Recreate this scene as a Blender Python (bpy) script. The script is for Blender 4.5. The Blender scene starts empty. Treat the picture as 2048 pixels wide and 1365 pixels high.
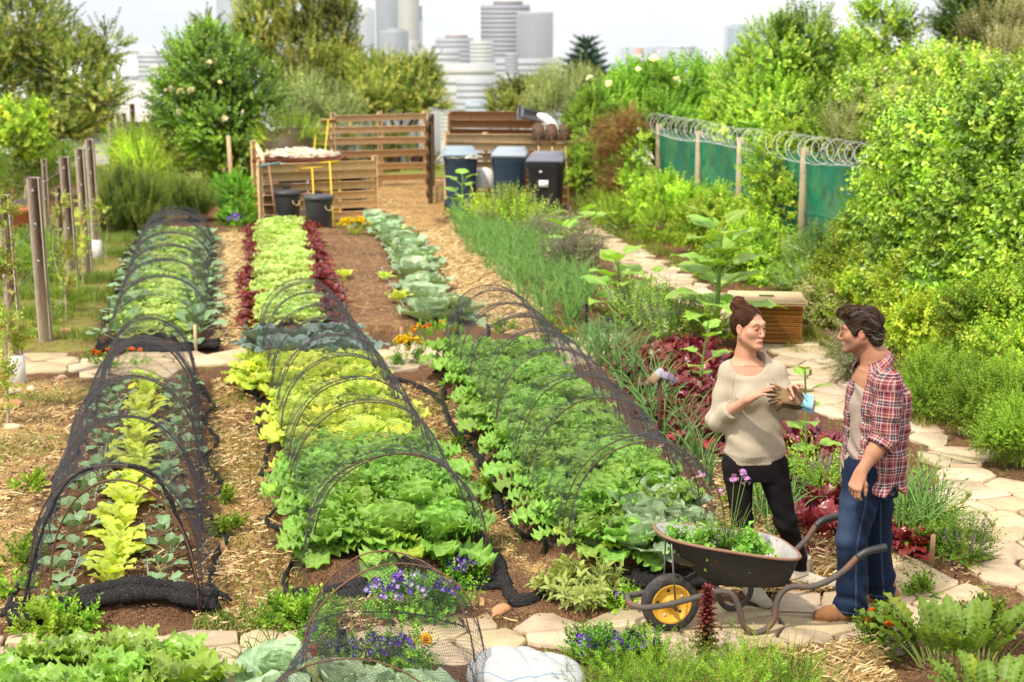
import bpy, math, random
import numpy as np
from mathutils import Vector, Matrix
PI = math.pi
R = math.radians
sc = bpy.context.scene
COL = sc.collection
rng = np.random.default_rng(7)
random.seed(7)

# ------------------------------------------------------------------ camera and pixel helpers
FPX = 3000.0; PITCH = R(11.0); HCAM = 3.05
CP, SP = math.cos(PITCH), math.sin(PITCH)
def ray(px, py):
    a = (px - 1024.0) / FPX; b = (682.5 - py) / FPX
    return np.array([a, CP + b * SP, -SP + b * CP])        # right, forward, up
def at(px, py, z=0.0):
    "world point on the level z seen at photo pixel (px, py)"
    d = ray(px, py); t = (z - HCAM) / d[2]
    return np.array([d[0] * t, d[1] * t, z])
def atY(px, py, Y):
    "world point at distance Y seen at photo pixel (px, py)"
    d = ray(px, py); t = Y / d[1]
    return np.array([d[0] * t, Y, HCAM + d[2] * t])
def proj(p):
    x, y, z = p[0], p[1], p[2] - HCAM
    dep = y * CP - z * SP; up = y * SP + z * CP
    return 1024 + FPX * x / dep, 682.5 - FPX * up / dep
def ppm(Y): return FPX / (Y * CP + 0.45)                   # photo pixels per metre at distance Y

cam_d = bpy.data.cameras.new("camera"); cam = bpy.data.objects.new("camera", cam_d); COL.objects.link(cam)
cam.location = (0, 0, HCAM); cam.rotation_euler = (R(90) - PITCH, 0, 0)
cam_d.sensor_width = 36.0; cam_d.lens = FPX / 2048.0 * 36.0; cam_d.clip_start = 0.1; cam_d.clip_end = 20000
cam_d.dof.use_dof = True; cam_d.dof.focus_distance = 8.4; cam_d.dof.aperture_fstop = 2.8
sc.camera = cam

# ------------------------------------------------------------------ tags
def tag(o, label=None, cat=None, group=None, kind=None):
    if label: o["label"] = label
    if cat: o["category"] = cat
    if group: o["group"] = group
    if kind: o["kind"] = kind
    return o
def empty(name, loc=(0, 0, 0), rz=0.0, label=None, cat=None, group=None):
    o = bpy.data.objects.new(name, None); COL.objects.link(o)
    o.location = tuple(float(v) for v in loc); o.rotation_euler = (0, 0, float(rz)); o.empty_display_size = 0.1
    return tag(o, label, cat, group)
def copy_tree(o, parent=None):
    c = o.copy(); COL.objects.link(c); c.parent = parent
    for ch in list(o.children): copy_tree(ch, c)
    return c

# ------------------------------------------------------------------ mesh buffers
class MB:
    "collects vertices, faces (quads/tris), one colour per vertex"
    def __init__(s): s.v = []; s.f = []; s.c = []; s.n = 0; s.uv = []
    def add(s, v, f, c=None):
        v = np.asarray(v, float).reshape(-1, 3); s.v.append(v)
        f = np.asarray(f, int)
        if f.ndim == 1: f = f.reshape(1, -1)
        s.f.append(f + s.n)
        if c is None: c = (1, 1, 1)
        c = np.asarray(c, float)
        if c.ndim == 1: c = np.tile(c[:3], (len(v), 1))
        s.c.append(c[:, :3]); s.n += len(v)
        return s
    def merge(s, m, M=None, off=(0, 0, 0), mul=None):
        v = m.V()
        if M is not None: v = v @ np.asarray(M).T
        v = v + np.asarray(off)
        c = m.C()
        if mul is not None: c = c * np.asarray(mul)
        s.v.append(v); s.c.append(c)
        for f in m.f: s.f.append(f + s.n)
        s.n += len(v)
        return s
    def V(s): return np.concatenate(s.v) if s.v else np.zeros((0, 3))
    def C(s): return np.concatenate(s.c) if s.c else np.zeros((0, 3))
    def box(s, c, size, M=None, col=None, jit=0):
        x, y, z = [q / 2 for q in size]
        v = np.array([[-x,-y,-z],[x,-y,-z],[x,y,-z],[-x,y,-z],[-x,-y,z],[x,-y,z],[x,y,z],[-x,y,z]])
        if jit: v = v + rng.normal(0, jit, v.shape)
        if M is not None: v = v @ np.asarray(M).T
        return s.add(v + np.asarray(c), [[0,3,2,1],[4,5,6,7],[0,1,5,4],[1,2,6,5],[2,3,7,6],[3,0,4,7]], col)
    def bbox(s, c, size, b=0.01, M=None, col=None):
        "box with chamfered edges"
        x, y, z = [q / 2 for q in size]; b = min(b, x * .9, y * .9, z * .9)
        v = []
        for sz in (-1, 1):
            for sy in (-1, 1):
                for sx in (-1, 1):
                    v += [[sx*(x-b), sy*(y-b), sz*z], [sx*(x-b), sy*y, sz*(z-b)], [sx*x, sy*(y-b), sz*(z-b)]]
        v = np.array(v); I = lambda sx, sy, sz, k: (((sz>0)*2 + (sy>0))*2 + (sx>0))*3 + k
        f4 = []; f3 = []
        for sg in (-1, 1):
            a = [I(-1,-1,sg,0), I(1,-1,sg,0), I(1,1,sg,0), I(-1,1,sg,0)]; f4.append(a if sg > 0 else a[::-1])
            a = [I(-1,sg,-1,1), I(1,sg,-1,1), I(1,sg,1,1), I(-1,sg,1,1)]; f4.append(a if sg < 0 else a[::-1])
            a = [I(sg,-1,-1,2), I(sg,1,-1,2), I(sg,1,1,2), I(sg,-1,1,2)]; f4.append(a if sg > 0 else a[::-1])
        for s1 in (-1, 1):
            for s2 in (-1, 1):
                f4.append([I(-1,s1,s2,0), I(1,s1,s2,0), I(1,s1,s2,1), I(-1,s1,s2,1)])
                f4.append([I(s1,-1,s2,0), I(s1,1,s2,0), I(s1,1,s2,2), I(s1,-1,s2,2)])
                f4.append([I(s1,s2,-1,1), I(s1,s2,1,1), I(s1,s2,1,2), I(s1,s2,-1,2)])
        for sz in (-1, 1):
            for sy in (-1, 1):
                for sx in (-1, 1): f3.append([I(sx,sy,sz,0), I(sx,sy,sz,1), I(sx,sy,sz,2)])
        if M is not None: v = v @ np.asarray(M).T
        v = v + np.asarray(c); n0 = s.n
        s.add(v, f4, col); s.f.append(np.array(f3) + n0)
        return s
    def bar(s, a, b, w, h=None, col=None, up=(0, 0, 1), bev=0.0):
        a = np.asarray(a, float); b = np.asarray(b, float); h = w if h is None else h
        d = b - a; L = np.linalg.norm(d); d = d / L; up = np.asarray(up, float)
        if abs(d @ up) > .98: up = np.array([0, 1.0, 0])
        x = np.cross(d, up); x /= np.linalg.norm(x); z = np.cross(x, d)
        M = np.stack([x, d, z], 1)
        if bev: return s.bbox((a + b) / 2, (w, L, h), bev, M, col)
        return s.box((a + b) / 2, (w, L, h), M, col)
    def tube(s, pts, r, n=8, col=None, cap=True, closed=False, flat=1.0):
        P = np.asarray(pts, float); m = len(P)
        r = np.full(m, r, float) if np.isscalar(r) else np.asarray(r, float)
        T = np.gradient(P, axis=0) if not closed else np.roll(P, -1, 0) - np.roll(P, 1, 0)
        T /= np.linalg.norm(T, axis=1)[:, None] + 1e-12
        up = np.array([0, 0, 1.0])
        if abs(T[0] @ up) > .9: up = np.array([1.0, 0, 0])
        X = np.zeros_like(P); x = np.cross(T[0], up); x /= np.linalg.norm(x)
        for i in range(m):
            x = x - (x @ T[i]) * T[i]; x /= np.linalg.norm(x) + 1e-12; X[i] = x
        Y = np.cross(T, X)
        an = np.arange(n) * 2 * PI / n
        V = P[:, None] + r[:, None, None] * (np.cos(an)[None, :, None] * X[:, None] + flat * np.sin(an)[None, :, None] * Y[:, None])
        F = []
        i = np.arange(m if closed else m - 1)[:, None]; j = np.arange(n)[None]
        i2 = (i + 1) % m; j2 = (j + 1) % n
        F = np.stack([i*n + j, i*n + j2, i2*n + j2, i2*n + j], -1).reshape(-1, 4)
        c = col
        if col is not None and np.ndim(col) == 2: c = np.repeat(np.asarray(col), n, 0)
        n0 = s.n
        s.add(V.reshape(-1, 3), F, c)
        if cap and not closed:
            s.f.append(np.array([list(range(n))[::-1]]) + n0); s.f.append(np.array([list(range(n))]) + n0 + (m - 1) * n)
        return s
    def lathe(s, prof, n=24, M=None, off=(0, 0, 0), col=None, close=False):
        "profile of (radius, height) about local z"
        prof = np.asarray(prof, float); m = len(prof); an = np.arange(n) * 2 * PI / n
        V = np.stack([prof[:, 0][:, None] * np.cos(an), prof[:, 0][:, None] * np.sin(an), np.repeat(prof[:, 1][:, None], n, 1)], -1)
        i = np.arange(m if close else m - 1)[:, None]; j = np.arange(n)[None]; j2 = (j + 1) % n; i2 = (i + 1) % m
        F = np.stack([i*n + j, i*n + j2, i2*n + j2, i2*n + j], -1).reshape(-1, 4)
        V = V.reshape(-1, 3)
        if M is not None: V = V @ np.asarray(M).T
        return s.add(V + np.asarray(off), F, col)
    def build(s, name, mat, parent=None, smooth=False, loc=None, rz=0.0):
        me = mesh_np(name, s.V(), s.f, s.C(), mat, smooth)
        o = bpy.data.objects.new(name, me); COL.objects.link(o); o.parent = parent
        if loc is not None: o.location = tuple(float(q) for q in loc)
        if rz: o.rotation_euler = (0, 0, rz)
        return o

def mesh_np(name, V, Fl, C=None, mat=None, smooth=False, uv=None):
    me = bpy.data.meshes.new(name)
    Fl = [f for f in Fl if len(f)]
    counts = np.concatenate([np.full(len(f), f.shape[1]) for f in Fl]); loops = np.concatenate([f.reshape(-1) for f in Fl])
    me.vertices.add(len(V)); me.vertices.foreach_set("co", np.asarray(V, np.float32).reshape(-1))
    me.loops.add(len(loops)); me.loops.foreach_set("vertex_index", loops.astype(np.int32))
    me.polygons.add(len(counts)); st = np.concatenate([[0], np.cumsum(counts)[:-1]])
    me.polygons.foreach_set("loop_start", st.astype(np.int32))
    try: me.polygons.foreach_set("loop_total", counts.astype(np.int32))
    except Exception: pass
    if smooth: me.polygons.foreach_set("use_smooth", np.ones(len(counts), bool))
    if C is not None:
        ca = me.color_attributes.new("Col", "FLOAT_COLOR", "POINT")
        c4 = np.ones((len(V), 4), np.float32); c4[:, :3] = C; ca.data.foreach_set("color", c4.reshape(-1))
    if uv is not None:
        ul = me.uv_layers.new(name="UV"); ul.data.foreach_set("uv", np.asarray(uv[loops], np.float32).reshape(-1))
    me.update(calc_edges=True)
    if mat is not None: me.materials.append(mat)
    return me

def rotz(a):
    c, s = math.cos(a), math.sin(a); return np.array([[c, -s, 0], [s, c, 0], [0, 0, 1.0]])
def rotx(a):
    c, s = math.cos(a), math.sin(a); return np.array([[1.0, 0, 0], [0, c, -s], [0, s, c]])
def roty(a):
    c, s = math.cos(a), math.sin(a); return np.array([[c, 0, s], [0, 1.0, 0], [-s, 0, c]])
def nrm(v): v = np.asarray(v, float); return v / (np.linalg.norm(v) + 1e-12)
def frame(d, up=(0, 0, 1)):
    "matrix whose third column is d"
    d = nrm(d); up = np.asarray(up, float)
    if abs(d @ up) > .97: up = np.array([0, 1.0, 0])
    x = nrm(np.cross(up, d)); y = np.cross(d, x)
    return np.stack([x, y, d], 1)
def catmull(P, n=6, closed=False):
    P = np.asarray(P, float); out = []; m = len(P)
    for i in range(m if closed else m - 1):
        if closed: p0, p1, p2, p3 = P[(i-1) % m], P[i], P[(i+1) % m], P[(i+2) % m]
        else: p0, p1, p2, p3 = P[max(i-1, 0)], P[i], P[i+1], P[min(i+2, m-1)]
        for k in range(n):
            t = k / n
            out.append(.5*((2*p1) + (-p0+p2)*t + (2*p0-5*p1+4*p2-p3)*t*t + (-p0+3*p1-3*p2+p3)*t**3))
    if not closed: out.append(P[-1])
    return np.array(out)

def sinnoise(P, freq, seed=0, n=7):
    "cheap smooth noise in about -1..1 at points P (N,3)"
    g = np.random.default_rng(seed); out = 0
    for i in range(n):
        k = g.normal(0, 1, 3); k = k / np.linalg.norm(k) * freq * g.uniform(.6, 1.7)
        out = out + np.sin(P @ k + g.uniform(0, 6.28))
    return out / math.sqrt(n) * .9

# ------------------------------------------------------------------ materials
def newmat(name):
    m = bpy.data.materials.new(name); m.use_nodes = True
    nt = m.node_tree; nt.nodes.clear(); out = nt.nodes.new("ShaderNodeOutputMaterial")
    return m, nt, out
class NT:
    def __init__(s, nt): s.nt = nt
    def n(s, t, **kw):
        nd = s.nt.nodes.new("ShaderNode" + t)
        for k, v in kw.items():
            if k.startswith("i_"):
                nd.inputs[k[2:].replace("_", " ")].default_value = v
            else: setattr(nd, k, v)
        return nd
    def l(s, a, b): s.nt.links.new(a, b)
    def math(s, op, a, b=None, c=None, clamp=False):
        nd = s.nt.nodes.new("ShaderNodeMath"); nd.operation = op; nd.use_clamp = clamp
        for i, q in enumerate((a, b, c)):
            if q is None: continue
            if hasattr(q, "links"): s.l(q, nd.inputs[i])
            else: nd.inputs[i].default_value = q
        return nd.outputs[0]
    def mix(s, f, a, b, mode="MIX"):
        nd = s.nt.nodes.new("ShaderNodeMix"); nd.data_type = "RGBA"; nd.blend_type = mode
        for k, q in ((0, f), (6, a), (7, b)):
            if hasattr(q, "links"): s.l(q, nd.inputs[k])
            elif k == 0: nd.inputs[0].default_value = q
            else: nd.inputs[k].default_value = (*((q, q, q) if np.ndim(q) == 0 else q)[:3], 1)
        return nd.outputs[2]
    def ramp(s, f, stops, interp="LINEAR"):
        nd = s.nt.nodes.new("ShaderNodeValToRGB"); nd.color_ramp.interpolation = interp
        el = nd.color_ramp.elements
        while len(el) < len(stops): el.new(0.5)
        for e, (p, c) in zip(el, stops):
            e.position = p; e.color = (*c[:3], 1) if np.ndim(c) else (c, c, c, 1)
        s.l(f, nd.inputs[0]); return nd.outputs[0]
    def noise(s, vec, scale, detail=4, rough=.6, out=0):
        nd = s.n("TexNoise"); nd.inputs["Scale"].default_value = scale; nd.inputs["Detail"].default_value = detail; nd.inputs["Roughness"].default_value = rough
        if vec is not None: s.l(vec, nd.inputs["Vector"])
        return nd.outputs[out]
    def mapping(s, vec, scale=(1, 1, 1), rot=(0, 0, 0)):
        nd = s.n("Mapping"); nd.inputs["Scale"].default_value = scale; nd.inputs["Rotation"].default_value = rot
        s.l(vec, nd.inputs["Vector"]); return nd.outputs[0]
    def bump(s, h, strength=.4, dist=.01):
        nd = s.n("Bump"); nd.inputs["Strength"].default_value = strength; nd.inputs["Distance"].default_value = dist
        s.l(h, nd.inputs["Height"]); return nd.outputs[0]
    def coord(s, which="Object"): return s.n("TexCoord").outputs[which]
    def bsdf(s, out, col, rough=.6, spec=.4, metal=0.0, normal=None, **kw):
        b = s.n("BsdfPrincipled")
        for key, q in (("Base Color", col), ("Roughness", rough), ("Metallic", metal)):
            if hasattr(q, "links"): s.l(q, b.inputs[key])
            elif key == "Base Color": b.inputs[key].default_value = (*q[:3], 1)
            else: b.inputs[key].default_value = q
        b.inputs["Specular IOR Level"].default_value = spec
        if normal is not None: s.l(normal, b.inputs["Normal"])
        for k, q in kw.items(): b.inputs[k].default_value = q
        if out is not None: s.l(b.outputs[0], out.inputs[0])
        return b

def mat_leaf(name, trans=.35, rough=.45, spec=.35, vary=.25, tint=(1, 1, 1), tscale=60):
    m, nt, out = newmat(name); N = NT(nt)
    a = N.n("Attribute"); a.attribute_name = "Col"
    oi = N.n("ObjectInfo")
    nz = N.noise(N.coord("Object"), tscale, 3)
    k = N.math("ADD", N.math("MULTIPLY", nz, vary * 2), 1 - vary)
    k = N.math("MULTIPLY", k, N.math("ADD", N.math("MULTIPLY", oi.outputs["Random"], .3), .85))
    col = N.mix(1.0, a.outputs["Color"], k, "MULTIPLY")
    hsv = N.n("HueSaturation"); N.l(N.math("ADD", N.math("MULTIPLY", oi.outputs["Random"], .03), .485), hsv.inputs["Hue"]); N.l(col, hsv.inputs["Color"])
    col = N.mix(1.0, hsv.outputs[0], tint, "MULTIPLY")
    bp = N.bump(nz, .25, .004)
    b = N.bsdf(None, col, rough, spec, normal=bp)
    t = N.n("BsdfTranslucent"); N.l(N.mix(1.0, col, (1.15, 1.12, .5), "MULTIPLY"), t.inputs["Color"])
    mx = N.n("MixShader"); mx.inputs[0].default_value = trans
    N.l(b.outputs[0], mx.inputs[1]); N.l(t.outputs[0], mx.inputs[2]); N.l(mx.outputs[0], out.inputs[0])
    return m
def mat_attr(name, rough=.7, spec=.3, nscale=40, vary=.25, bump=.3, bdist=.004, stretch=(1, 1, 1), metal=0.0, dirt=None):
    "base colour from the mesh colours, broken up by noise"
    m, nt, out = newmat(name); N = NT(nt)
    a = N.n("Attribute"); a.attribute_name = "Col"
    vec = N.mapping(N.coord("Object"), stretch)
    nz = N.noise(vec, nscale, 5, .65)
    k = N.math("ADD", N.math("MULTIPLY", nz, vary * 2), 1 - vary)
    col = N.mix(1.0, a.outputs["Color"], k, "MULTIPLY")
    if dirt is not None:
        n2 = N.noise(N.coord("Object"), dirt[1], 5, .7)
        col = N.mix(N.ramp(n2, [(dirt[2], 0), (dirt[2] + .15, 1)]), col, dirt[0])
    N.bsdf(out, col, rough, spec, metal, N.bump(nz, bump, bdist))
    return m
M = {}
M["leaf"] = mat_leaf("leaf", .38, .5, .3)
M["waxy"] = mat_leaf("waxy_leaf", .22, .42, .4, .2)
M["gloss"] = mat_leaf("glossy_leaf", .3, .34, .45, .25)
M["matte"] = mat_leaf("far_leaf", .35, .6, .2, .25, tscale=5)
M["petal"] = mat_leaf("petal", .3, .6, .2, .12)
M["bark"] = mat_attr("bark", .9, .1, 30, .4, .8, .02, (1, 1, .25))
M["wood"] = mat_attr("raw_wood", .8, .15, 14, .35, .4, .006, (1, 1, 1))
M["stone"] = mat_attr("stone", .85, .2, 25, .2, .5, .01)
M["paint"] = mat_attr("paint", .5, .4, 30, .12, .1, .002)
M["plastic"] = mat_attr("plastic", .45, .4, 8, .12, .1, .002)
M["net"] = mat_attr("net_thread", .7, .3, 10, .2, 0.0)
M["rust"] = mat_attr("rusty_steel", .75, .3, 30, .35, .4, .003, dirt=((.16, .07, .03), 25, .6))
M["steel"] = mat_attr("galvanised_steel", .45, .5, 20, .15, .1, .002, metal=.6)
M["cloth"] = mat_attr("cloth", .9, .1, 120, .15, .3, .002)
M["straw"] = mat_attr("straw", .8, .2, 20, .25, .1, .002)
# ------------------------------------------------------------------ daylight: bright hazy sky and a soft high sun
sc.view_settings.view_transform = "Standard"; sc.view_settings.look = "None"; sc.view_settings.exposure = 0; sc.view_settings.gamma = 1
SUN_EL, SUN_AZ = R(58), R(-142)         # azimuth measured from +Y towards +X: sun to the left and behind the camera
w = bpy.data.worlds.new("World"); sc.world = w; w.use_nodes = True
wt = w.node_tree; wt.nodes.clear(); N = NT(wt)
wo = N.n("OutputWorld"); bg = N.n("Background"); sky = N.n("TexSky")
sky.sky_type = "NISHITA"; sky.sun_disc = False; sky.sun_elevation = SUN_EL; sky.sun_rotation = SUN_AZ
sky.air_density = 1.2; sky.dust_density = 4.0; sky.ozone_density = 1.0
tc = N.n("TexCoord"); sep = N.n("SeparateXYZ"); N.l(tc.outputs["Generated"], sep.inputs[0])
hz = N.ramp(sep.outputs[2], [(0.0, (6.5, 6.55, 6.6)), (0.05, (6.4, 6.5, 6.6)), (0.22, (10.2, 10.1, 9.9)), (1.0, (9.6, 9.5, 9.3))])
cl = N.noise(N.mapping(tc.outputs["Generated"], (1, 1, 5)), 4.5, 4)
hz2 = N.mix(1.0, hz, N.ramp(cl, [(.35, (.90, .94, .99)), (.6, (1.05, 1.04, 1.02))]), "MULTIPLY")
skc = N.mix(.80, sky.outputs[0], hz2)                      # thin high cloud over the clear sky
N.l(skc, bg.inputs["Color"]); bg.inputs["Strength"].default_value = 0.192
N.l(bg.outputs[0], wo.inputs[0])
sd = bpy.data.lights.new("sun", "SUN"); sd.energy = 5.0; sd.angle = R(3); sd.color = (1.0, .93, .80)
so = bpy.data.objects.new("sun", sd); COL.objects.link(so); so.location = (-10, -10, 20)
sdir = Vector((math.sin(SUN_AZ) * math.cos(SUN_EL), math.cos(SUN_AZ) * math.cos(SUN_EL), math.sin(SUN_EL)))
so.rotation_euler = sdir.to_track_quat("Z", "Y").to_euler()

# ------------------------------------------------------------------ layout (photo pixels on the ground -> metres)
def axis(a, b): return at(*a)[:2], at(*b)[:2]
T1 = axis((232, 1232), (305, 772)); T1B = axis((318, 702), (357, 478))
T2 = axis((795, 1172), (612, 722)); T3 = axis((1292, 1160), (985, 742))
T4A = at(760, 1345)[:2]; T4 = (T4A, T4A + np.array([-.25, -2.3]))
LET = axis((590, 680), (562, 462)); CAB = axis((845, 655), (765, 455)); BARE = axis((745, 668), (690, 470))
ONI = axis((1130, 640), (955, 440))
BEDS = [(T1, .47, .07), (T1B, .52, .09), (T2, .55, .16), (T3, .52, .16), (T4, .5, .06), (LET, .50, .14), (BARE, .55, .10), (ONI, .6, .08)]
def seg_local(P, A, B):
    d = B - A; L = np.linalg.norm(d); d = d / L; q = P - A
    return q @ d, q @ np.array([d[1], -d[0]]), L
def sstep(x): x = np.clip(x, 0, 1); return x * x * (3 - 2 * x)
def fall(y, x=0):
    "garden terrace, then the hillside down to the city"
    t = np.maximum(y - 41, 0); a = np.maximum(np.abs(x) - 22, 0)
    return -70 * (1 - np.exp(-t / 420.0)) - .12 * np.minimum(t, 12) - .0 * a
def gz_arr(P):
    z = fall(P[:, 1], P[:, 0])
    for (A, B), hw, h in BEDS:
        s, t, L = seg_local(P, A, B)
        k = sstep((hw + .06 - np.abs(t)) / .16) * sstep((s + .12) / .16) * sstep((L + .12 - s) / .16)
        z = np.maximum(z, z + h * k)
    return z
def gz(x, y): return float(gz_arr(np.array([[x, y]], float))[0])
def G(px, py):
    "ground point under a photo pixel, on top of whatever bed is there"
    p = at(px, py); z = gz(p[0], p[1]); p = at(px, py, z); p[2] = gz(p[0], p[1]); return p

def poly(pts): return np.array([at(*p)[:2] for p in pts])
PATH_FRONT = poly([(-60,1285),(200,1280),(420,1266),(700,1262),(960,1238),(1200,1234),(1300,1214),(1480,1196),(1640,1188),(1790,1180),(1890,1172),(1955,1190),(1900,1230),(1830,1262),(1700,1318),(1450,1318),(1150,1302),(960,1318),(700,1375),(380,1410),(-60,1430)])
PATH_RIGHT = poly([(1890,1172),(1992,1130),(1978,1085),(1905,1000),(1850,940),(1790,870),(1680,868),(1600,790),(1555,720),(1500,688),(1440,642),(1370,606),(1285,556),(1195,498),(1110,456),(1050,440),(1150,434),(1215,466),(1305,514),(1395,562),(1485,606),(1565,646),(1640,692),(1695,738),(1755,792),(1815,832),(1885,872),(1995,922),(2110,1000),(2200,1100),(2200,1300),(1955,1190)])
PATH_MID = poly([(-60,742),(60,748),(300,752),(440,738),(640,734),(800,738),(1000,728),(1150,722),(1260,716),(1250,672),(1120,676),(830,690),(640,700),(440,704),(200,712),(60,715),(-60,712)])
def inpoly(P, V):
    x, y = P[:, 0], P[:, 1]; c = np.zeros(len(P), bool); j = len(V) - 1
    for i in range(len(V)):
        xi, yi = V[i]; xj, yj = V[j]
        c ^= ((yi > y) != (yj > y)) & (x < (xj - xi) * (y - yi) / (yj - yi + 1e-12) + xi); j = i
    return c

# zones: (polygon, straw, grass, dark)
ZONES = [
 (poly([(395,1240),(600,1195),(470,760),(435,760),(420,900)]), .75, .1, .1),          # between the first two tunnels
 (poly([(985,1130),(1090,1190),(1000,980),(860,760),(790,770),(880,900)]), .65, .1, .2),
 (poly([(435,692),(490,692),(485,470),(440,470)]), .95, .0, .0),
 (poly([(830,475),(905,450),(1090,640),(1080,672),(990,660),(900,560)]), 1.0, .0, .0),  # straw walk by the onions
 (poly([(640,660),(690,665),(660,470),(640,470)]), .6, .0, .2),
 (poly([(640,470),(1080,445),(1030,430),(760,440)]), .9, 0, 0),
 (poly([(690,455),(1060,440),(1000,355),(760,362)]), .62, .0, .0),                       # trodden yard by the compost bays
 (poly([(60,712),(195,700),(270,480),(200,500),(90,690)]), .5, .6, .0),
 (poly([(-100,712),(195,700),(300,430),(-100,430)]), .45, .55, .0),
 (poly([(-100,1235),(60,1235),(180,760),(-100,760)]), .55, .35, .1),
 (poly([(1440,1180),(1640,1180),(1640,1000),(1440,1000)]), .85, 0, .1),
 (poly([(1430,1440),(1780,1440),(1740,1300),(1480,1330)]), 1.0, 0, 0),
]
def AB_is_bare(A): return np.allclose(A, BARE[0])
def zone_weights(P):
    n = sinnoise(np.c_[P, P[:, :1] * 0], 5, 3)[:, None] * .10 + sinnoise(np.c_[P, P[:, :1] * 0], 17, 5)[:, None] * .05
    Q = P + np.c_[n, -n]
    straw = np.full(len(P), .18); grass = np.full(len(P), .08); dark = np.full(len(P), .35)
    for V, s, g, d in ZONES:
        m = inpoly(Q, V); straw[m] = s; grass[m] = g; dark[m] = d
    for (A, B), hw, h in BEDS:
        s, t, L = seg_local(Q, A, B); m = (np.abs(t) < hw + .1) & (s > -.1) & (s < L + .1)
        pale = AB_is_bare(A); straw[m] = .34 if pale else .14; grass[m] = 0; dark[m] = .05 if pale else .5
    for V in (PATH_FRONT, PATH_RIGHT, PATH_MID):
        m = inpoly(P, V); straw[m] = .2; grass[m] = .35; dark[m] = .2
    far = P[:, 1] > 36.5; grass[far] = .8; straw[far] = .2
    return straw, grass, dark

def blur_grid(a, ni, nj, k=2):
    a = a.reshape(ni, nj)
    for _ in range(k):
        p = np.pad(a, 1, mode="edge"); a = (p[:-2, 1:-1] + p[2:, 1:-1] + p[1:-1, :-2] + p[1:-1, 2:] + 2 * a) / 6
    return a.ravel()
def axis_pts(lo, hi, step, far_lo, far_hi, k=1.35):
    a = list(np.arange(lo, hi + 1e-6, step)); s = step; x = hi
    while x < far_hi: s *= k; x += s; a.append(x)
    s = step; x = lo
    while x > far_lo: s *= k; x -= s; a.insert(0, x)
    return np.array(a)
gx = axis_pts(-5.6, 6.2, .07, -6000, 6000); gy = axis_pts(4.8, 17, .06, -60, 17, 1.4)
gy = np.concatenate([gy, np.arange(17.12, 38, .12)]); s_ = .12; y_ = gy[-1]
while y_ < 9000: s_ *= 1.16; y_ += s_; gy = np.append(gy, y_)
GX, GY = np.meshgrid(gx, gy); PG = np.c_[GX.ravel(), GY.ravel()]
zz = gz_arr(PG); near = (np.abs(PG[:, 0]) < 12) & (PG[:, 1] < 40)
P3 = np.c_[PG, PG[:, :1] * 0]
stw, grs, drk = zone_weights(PG)
rough_ = .012 * sinnoise(P3, 14, 11) + .008 * sinnoise(P3, 37, 12) + .02 * sinnoise(P3, 3, 13)
flat = np.zeros(len(PG), bool)
for V in (PATH_FRONT, PATH_RIGHT, PATH_MID): flat |= inpoly(PG, V)
rough_ = np.where(flat, .004 * sinnoise(P3, 30, 14) - .008, rough_ - .004)
zz = zz + np.where(near, rough_, 0)
ni, nj = len(gy), len(gx); stw, grs, drk = (blur_grid(q, ni, nj, 3) for q in (stw, grs, drk)); i = np.arange(ni - 1)[:, None]; j = np.arange(nj - 1)[None]
FG = np.stack([i*nj + j, i*nj + j + 1, (i+1)*nj + j + 1, (i+1)*nj + j], -1).reshape(-1, 4)
m, nt, out = newmat("garden_soil"); N = NT(nt)
a = N.n("Attribute"); a.attribute_name = "Col"; sp = N.n("SeparateColor"); N.l(a.outputs["Color"], sp.inputs[0])
oc = N.coord("Object")
n1 = N.noise(oc, 9, 4, .7); n2 = N.noise(oc, 60, 3, .7); n3 = N.noise(N.mapping(oc, (1, .45, 1), (0, 0, .5)), 110, 2, .6); n4 = N.noise(oc, 1.3, 1)
soil = N.ramp(n2, [(.3, (.06, .029, .015)), (.5, (.185, .095, .050)), (.72, (.34, .19, .105))])
soil = N.mix(N.math("MULTIPLY", sp.outputs[2], .55), soil, N.ramp(n2, [(.3, (.030, .015, .009)), (.7, (.125, .064, .036))]))
strw = N.ramp(n3, [(.3, (.20, .10, .035)), (.48, (.46, .27, .10)), (.66, (.66, .46, .21))])
grsc = N.ramp(n2, [(.3, (.09, .10, .018)), (.55, (.24, .27, .05)), (.7, (.42, .34, .12))])
def thr(wt_, nz, soft=.13): return N.math("MULTIPLY", N.math("SUBTRACT", N.math("ADD", wt_, N.math("MULTIPLY", N.math("SUBTRACT", nz, .5), 2.2)), .5 - soft), 1 / (2 * soft), clamp=True)
mixn = N.math("ADD", N.math("MULTIPLY", n1, .5), N.math("MULTIPLY", n3, .5))
c = N.mix(thr(sp.outputs[0], mixn), soil, strw)
c = N.mix(thr(sp.outputs[1], N.math("ADD", N.math("MULTIPLY", n1, .6), N.math("MULTIPLY", n2, .4))), c, grsc)
c = N.mix(1.0, c, N.ramp(n4, [(.3, .8), (.7, 1.15)]), "MULTIPLY")
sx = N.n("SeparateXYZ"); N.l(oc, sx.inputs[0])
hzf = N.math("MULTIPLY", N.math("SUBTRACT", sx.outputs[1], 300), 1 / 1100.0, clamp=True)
c = N.mix(hzf, c, (.60, .64, .68))  # distance haze painted into the colour of the far ground
N.bsdf(out, c, .95, .1, normal=N.bump(N.math("ADD", n2, n3), .9, .03))
M["soil"] = m
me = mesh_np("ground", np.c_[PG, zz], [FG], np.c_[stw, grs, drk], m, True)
ground = bpy.data.objects.new("ground", me); COL.objects.link(ground); tag(ground, kind="structure")

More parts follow.
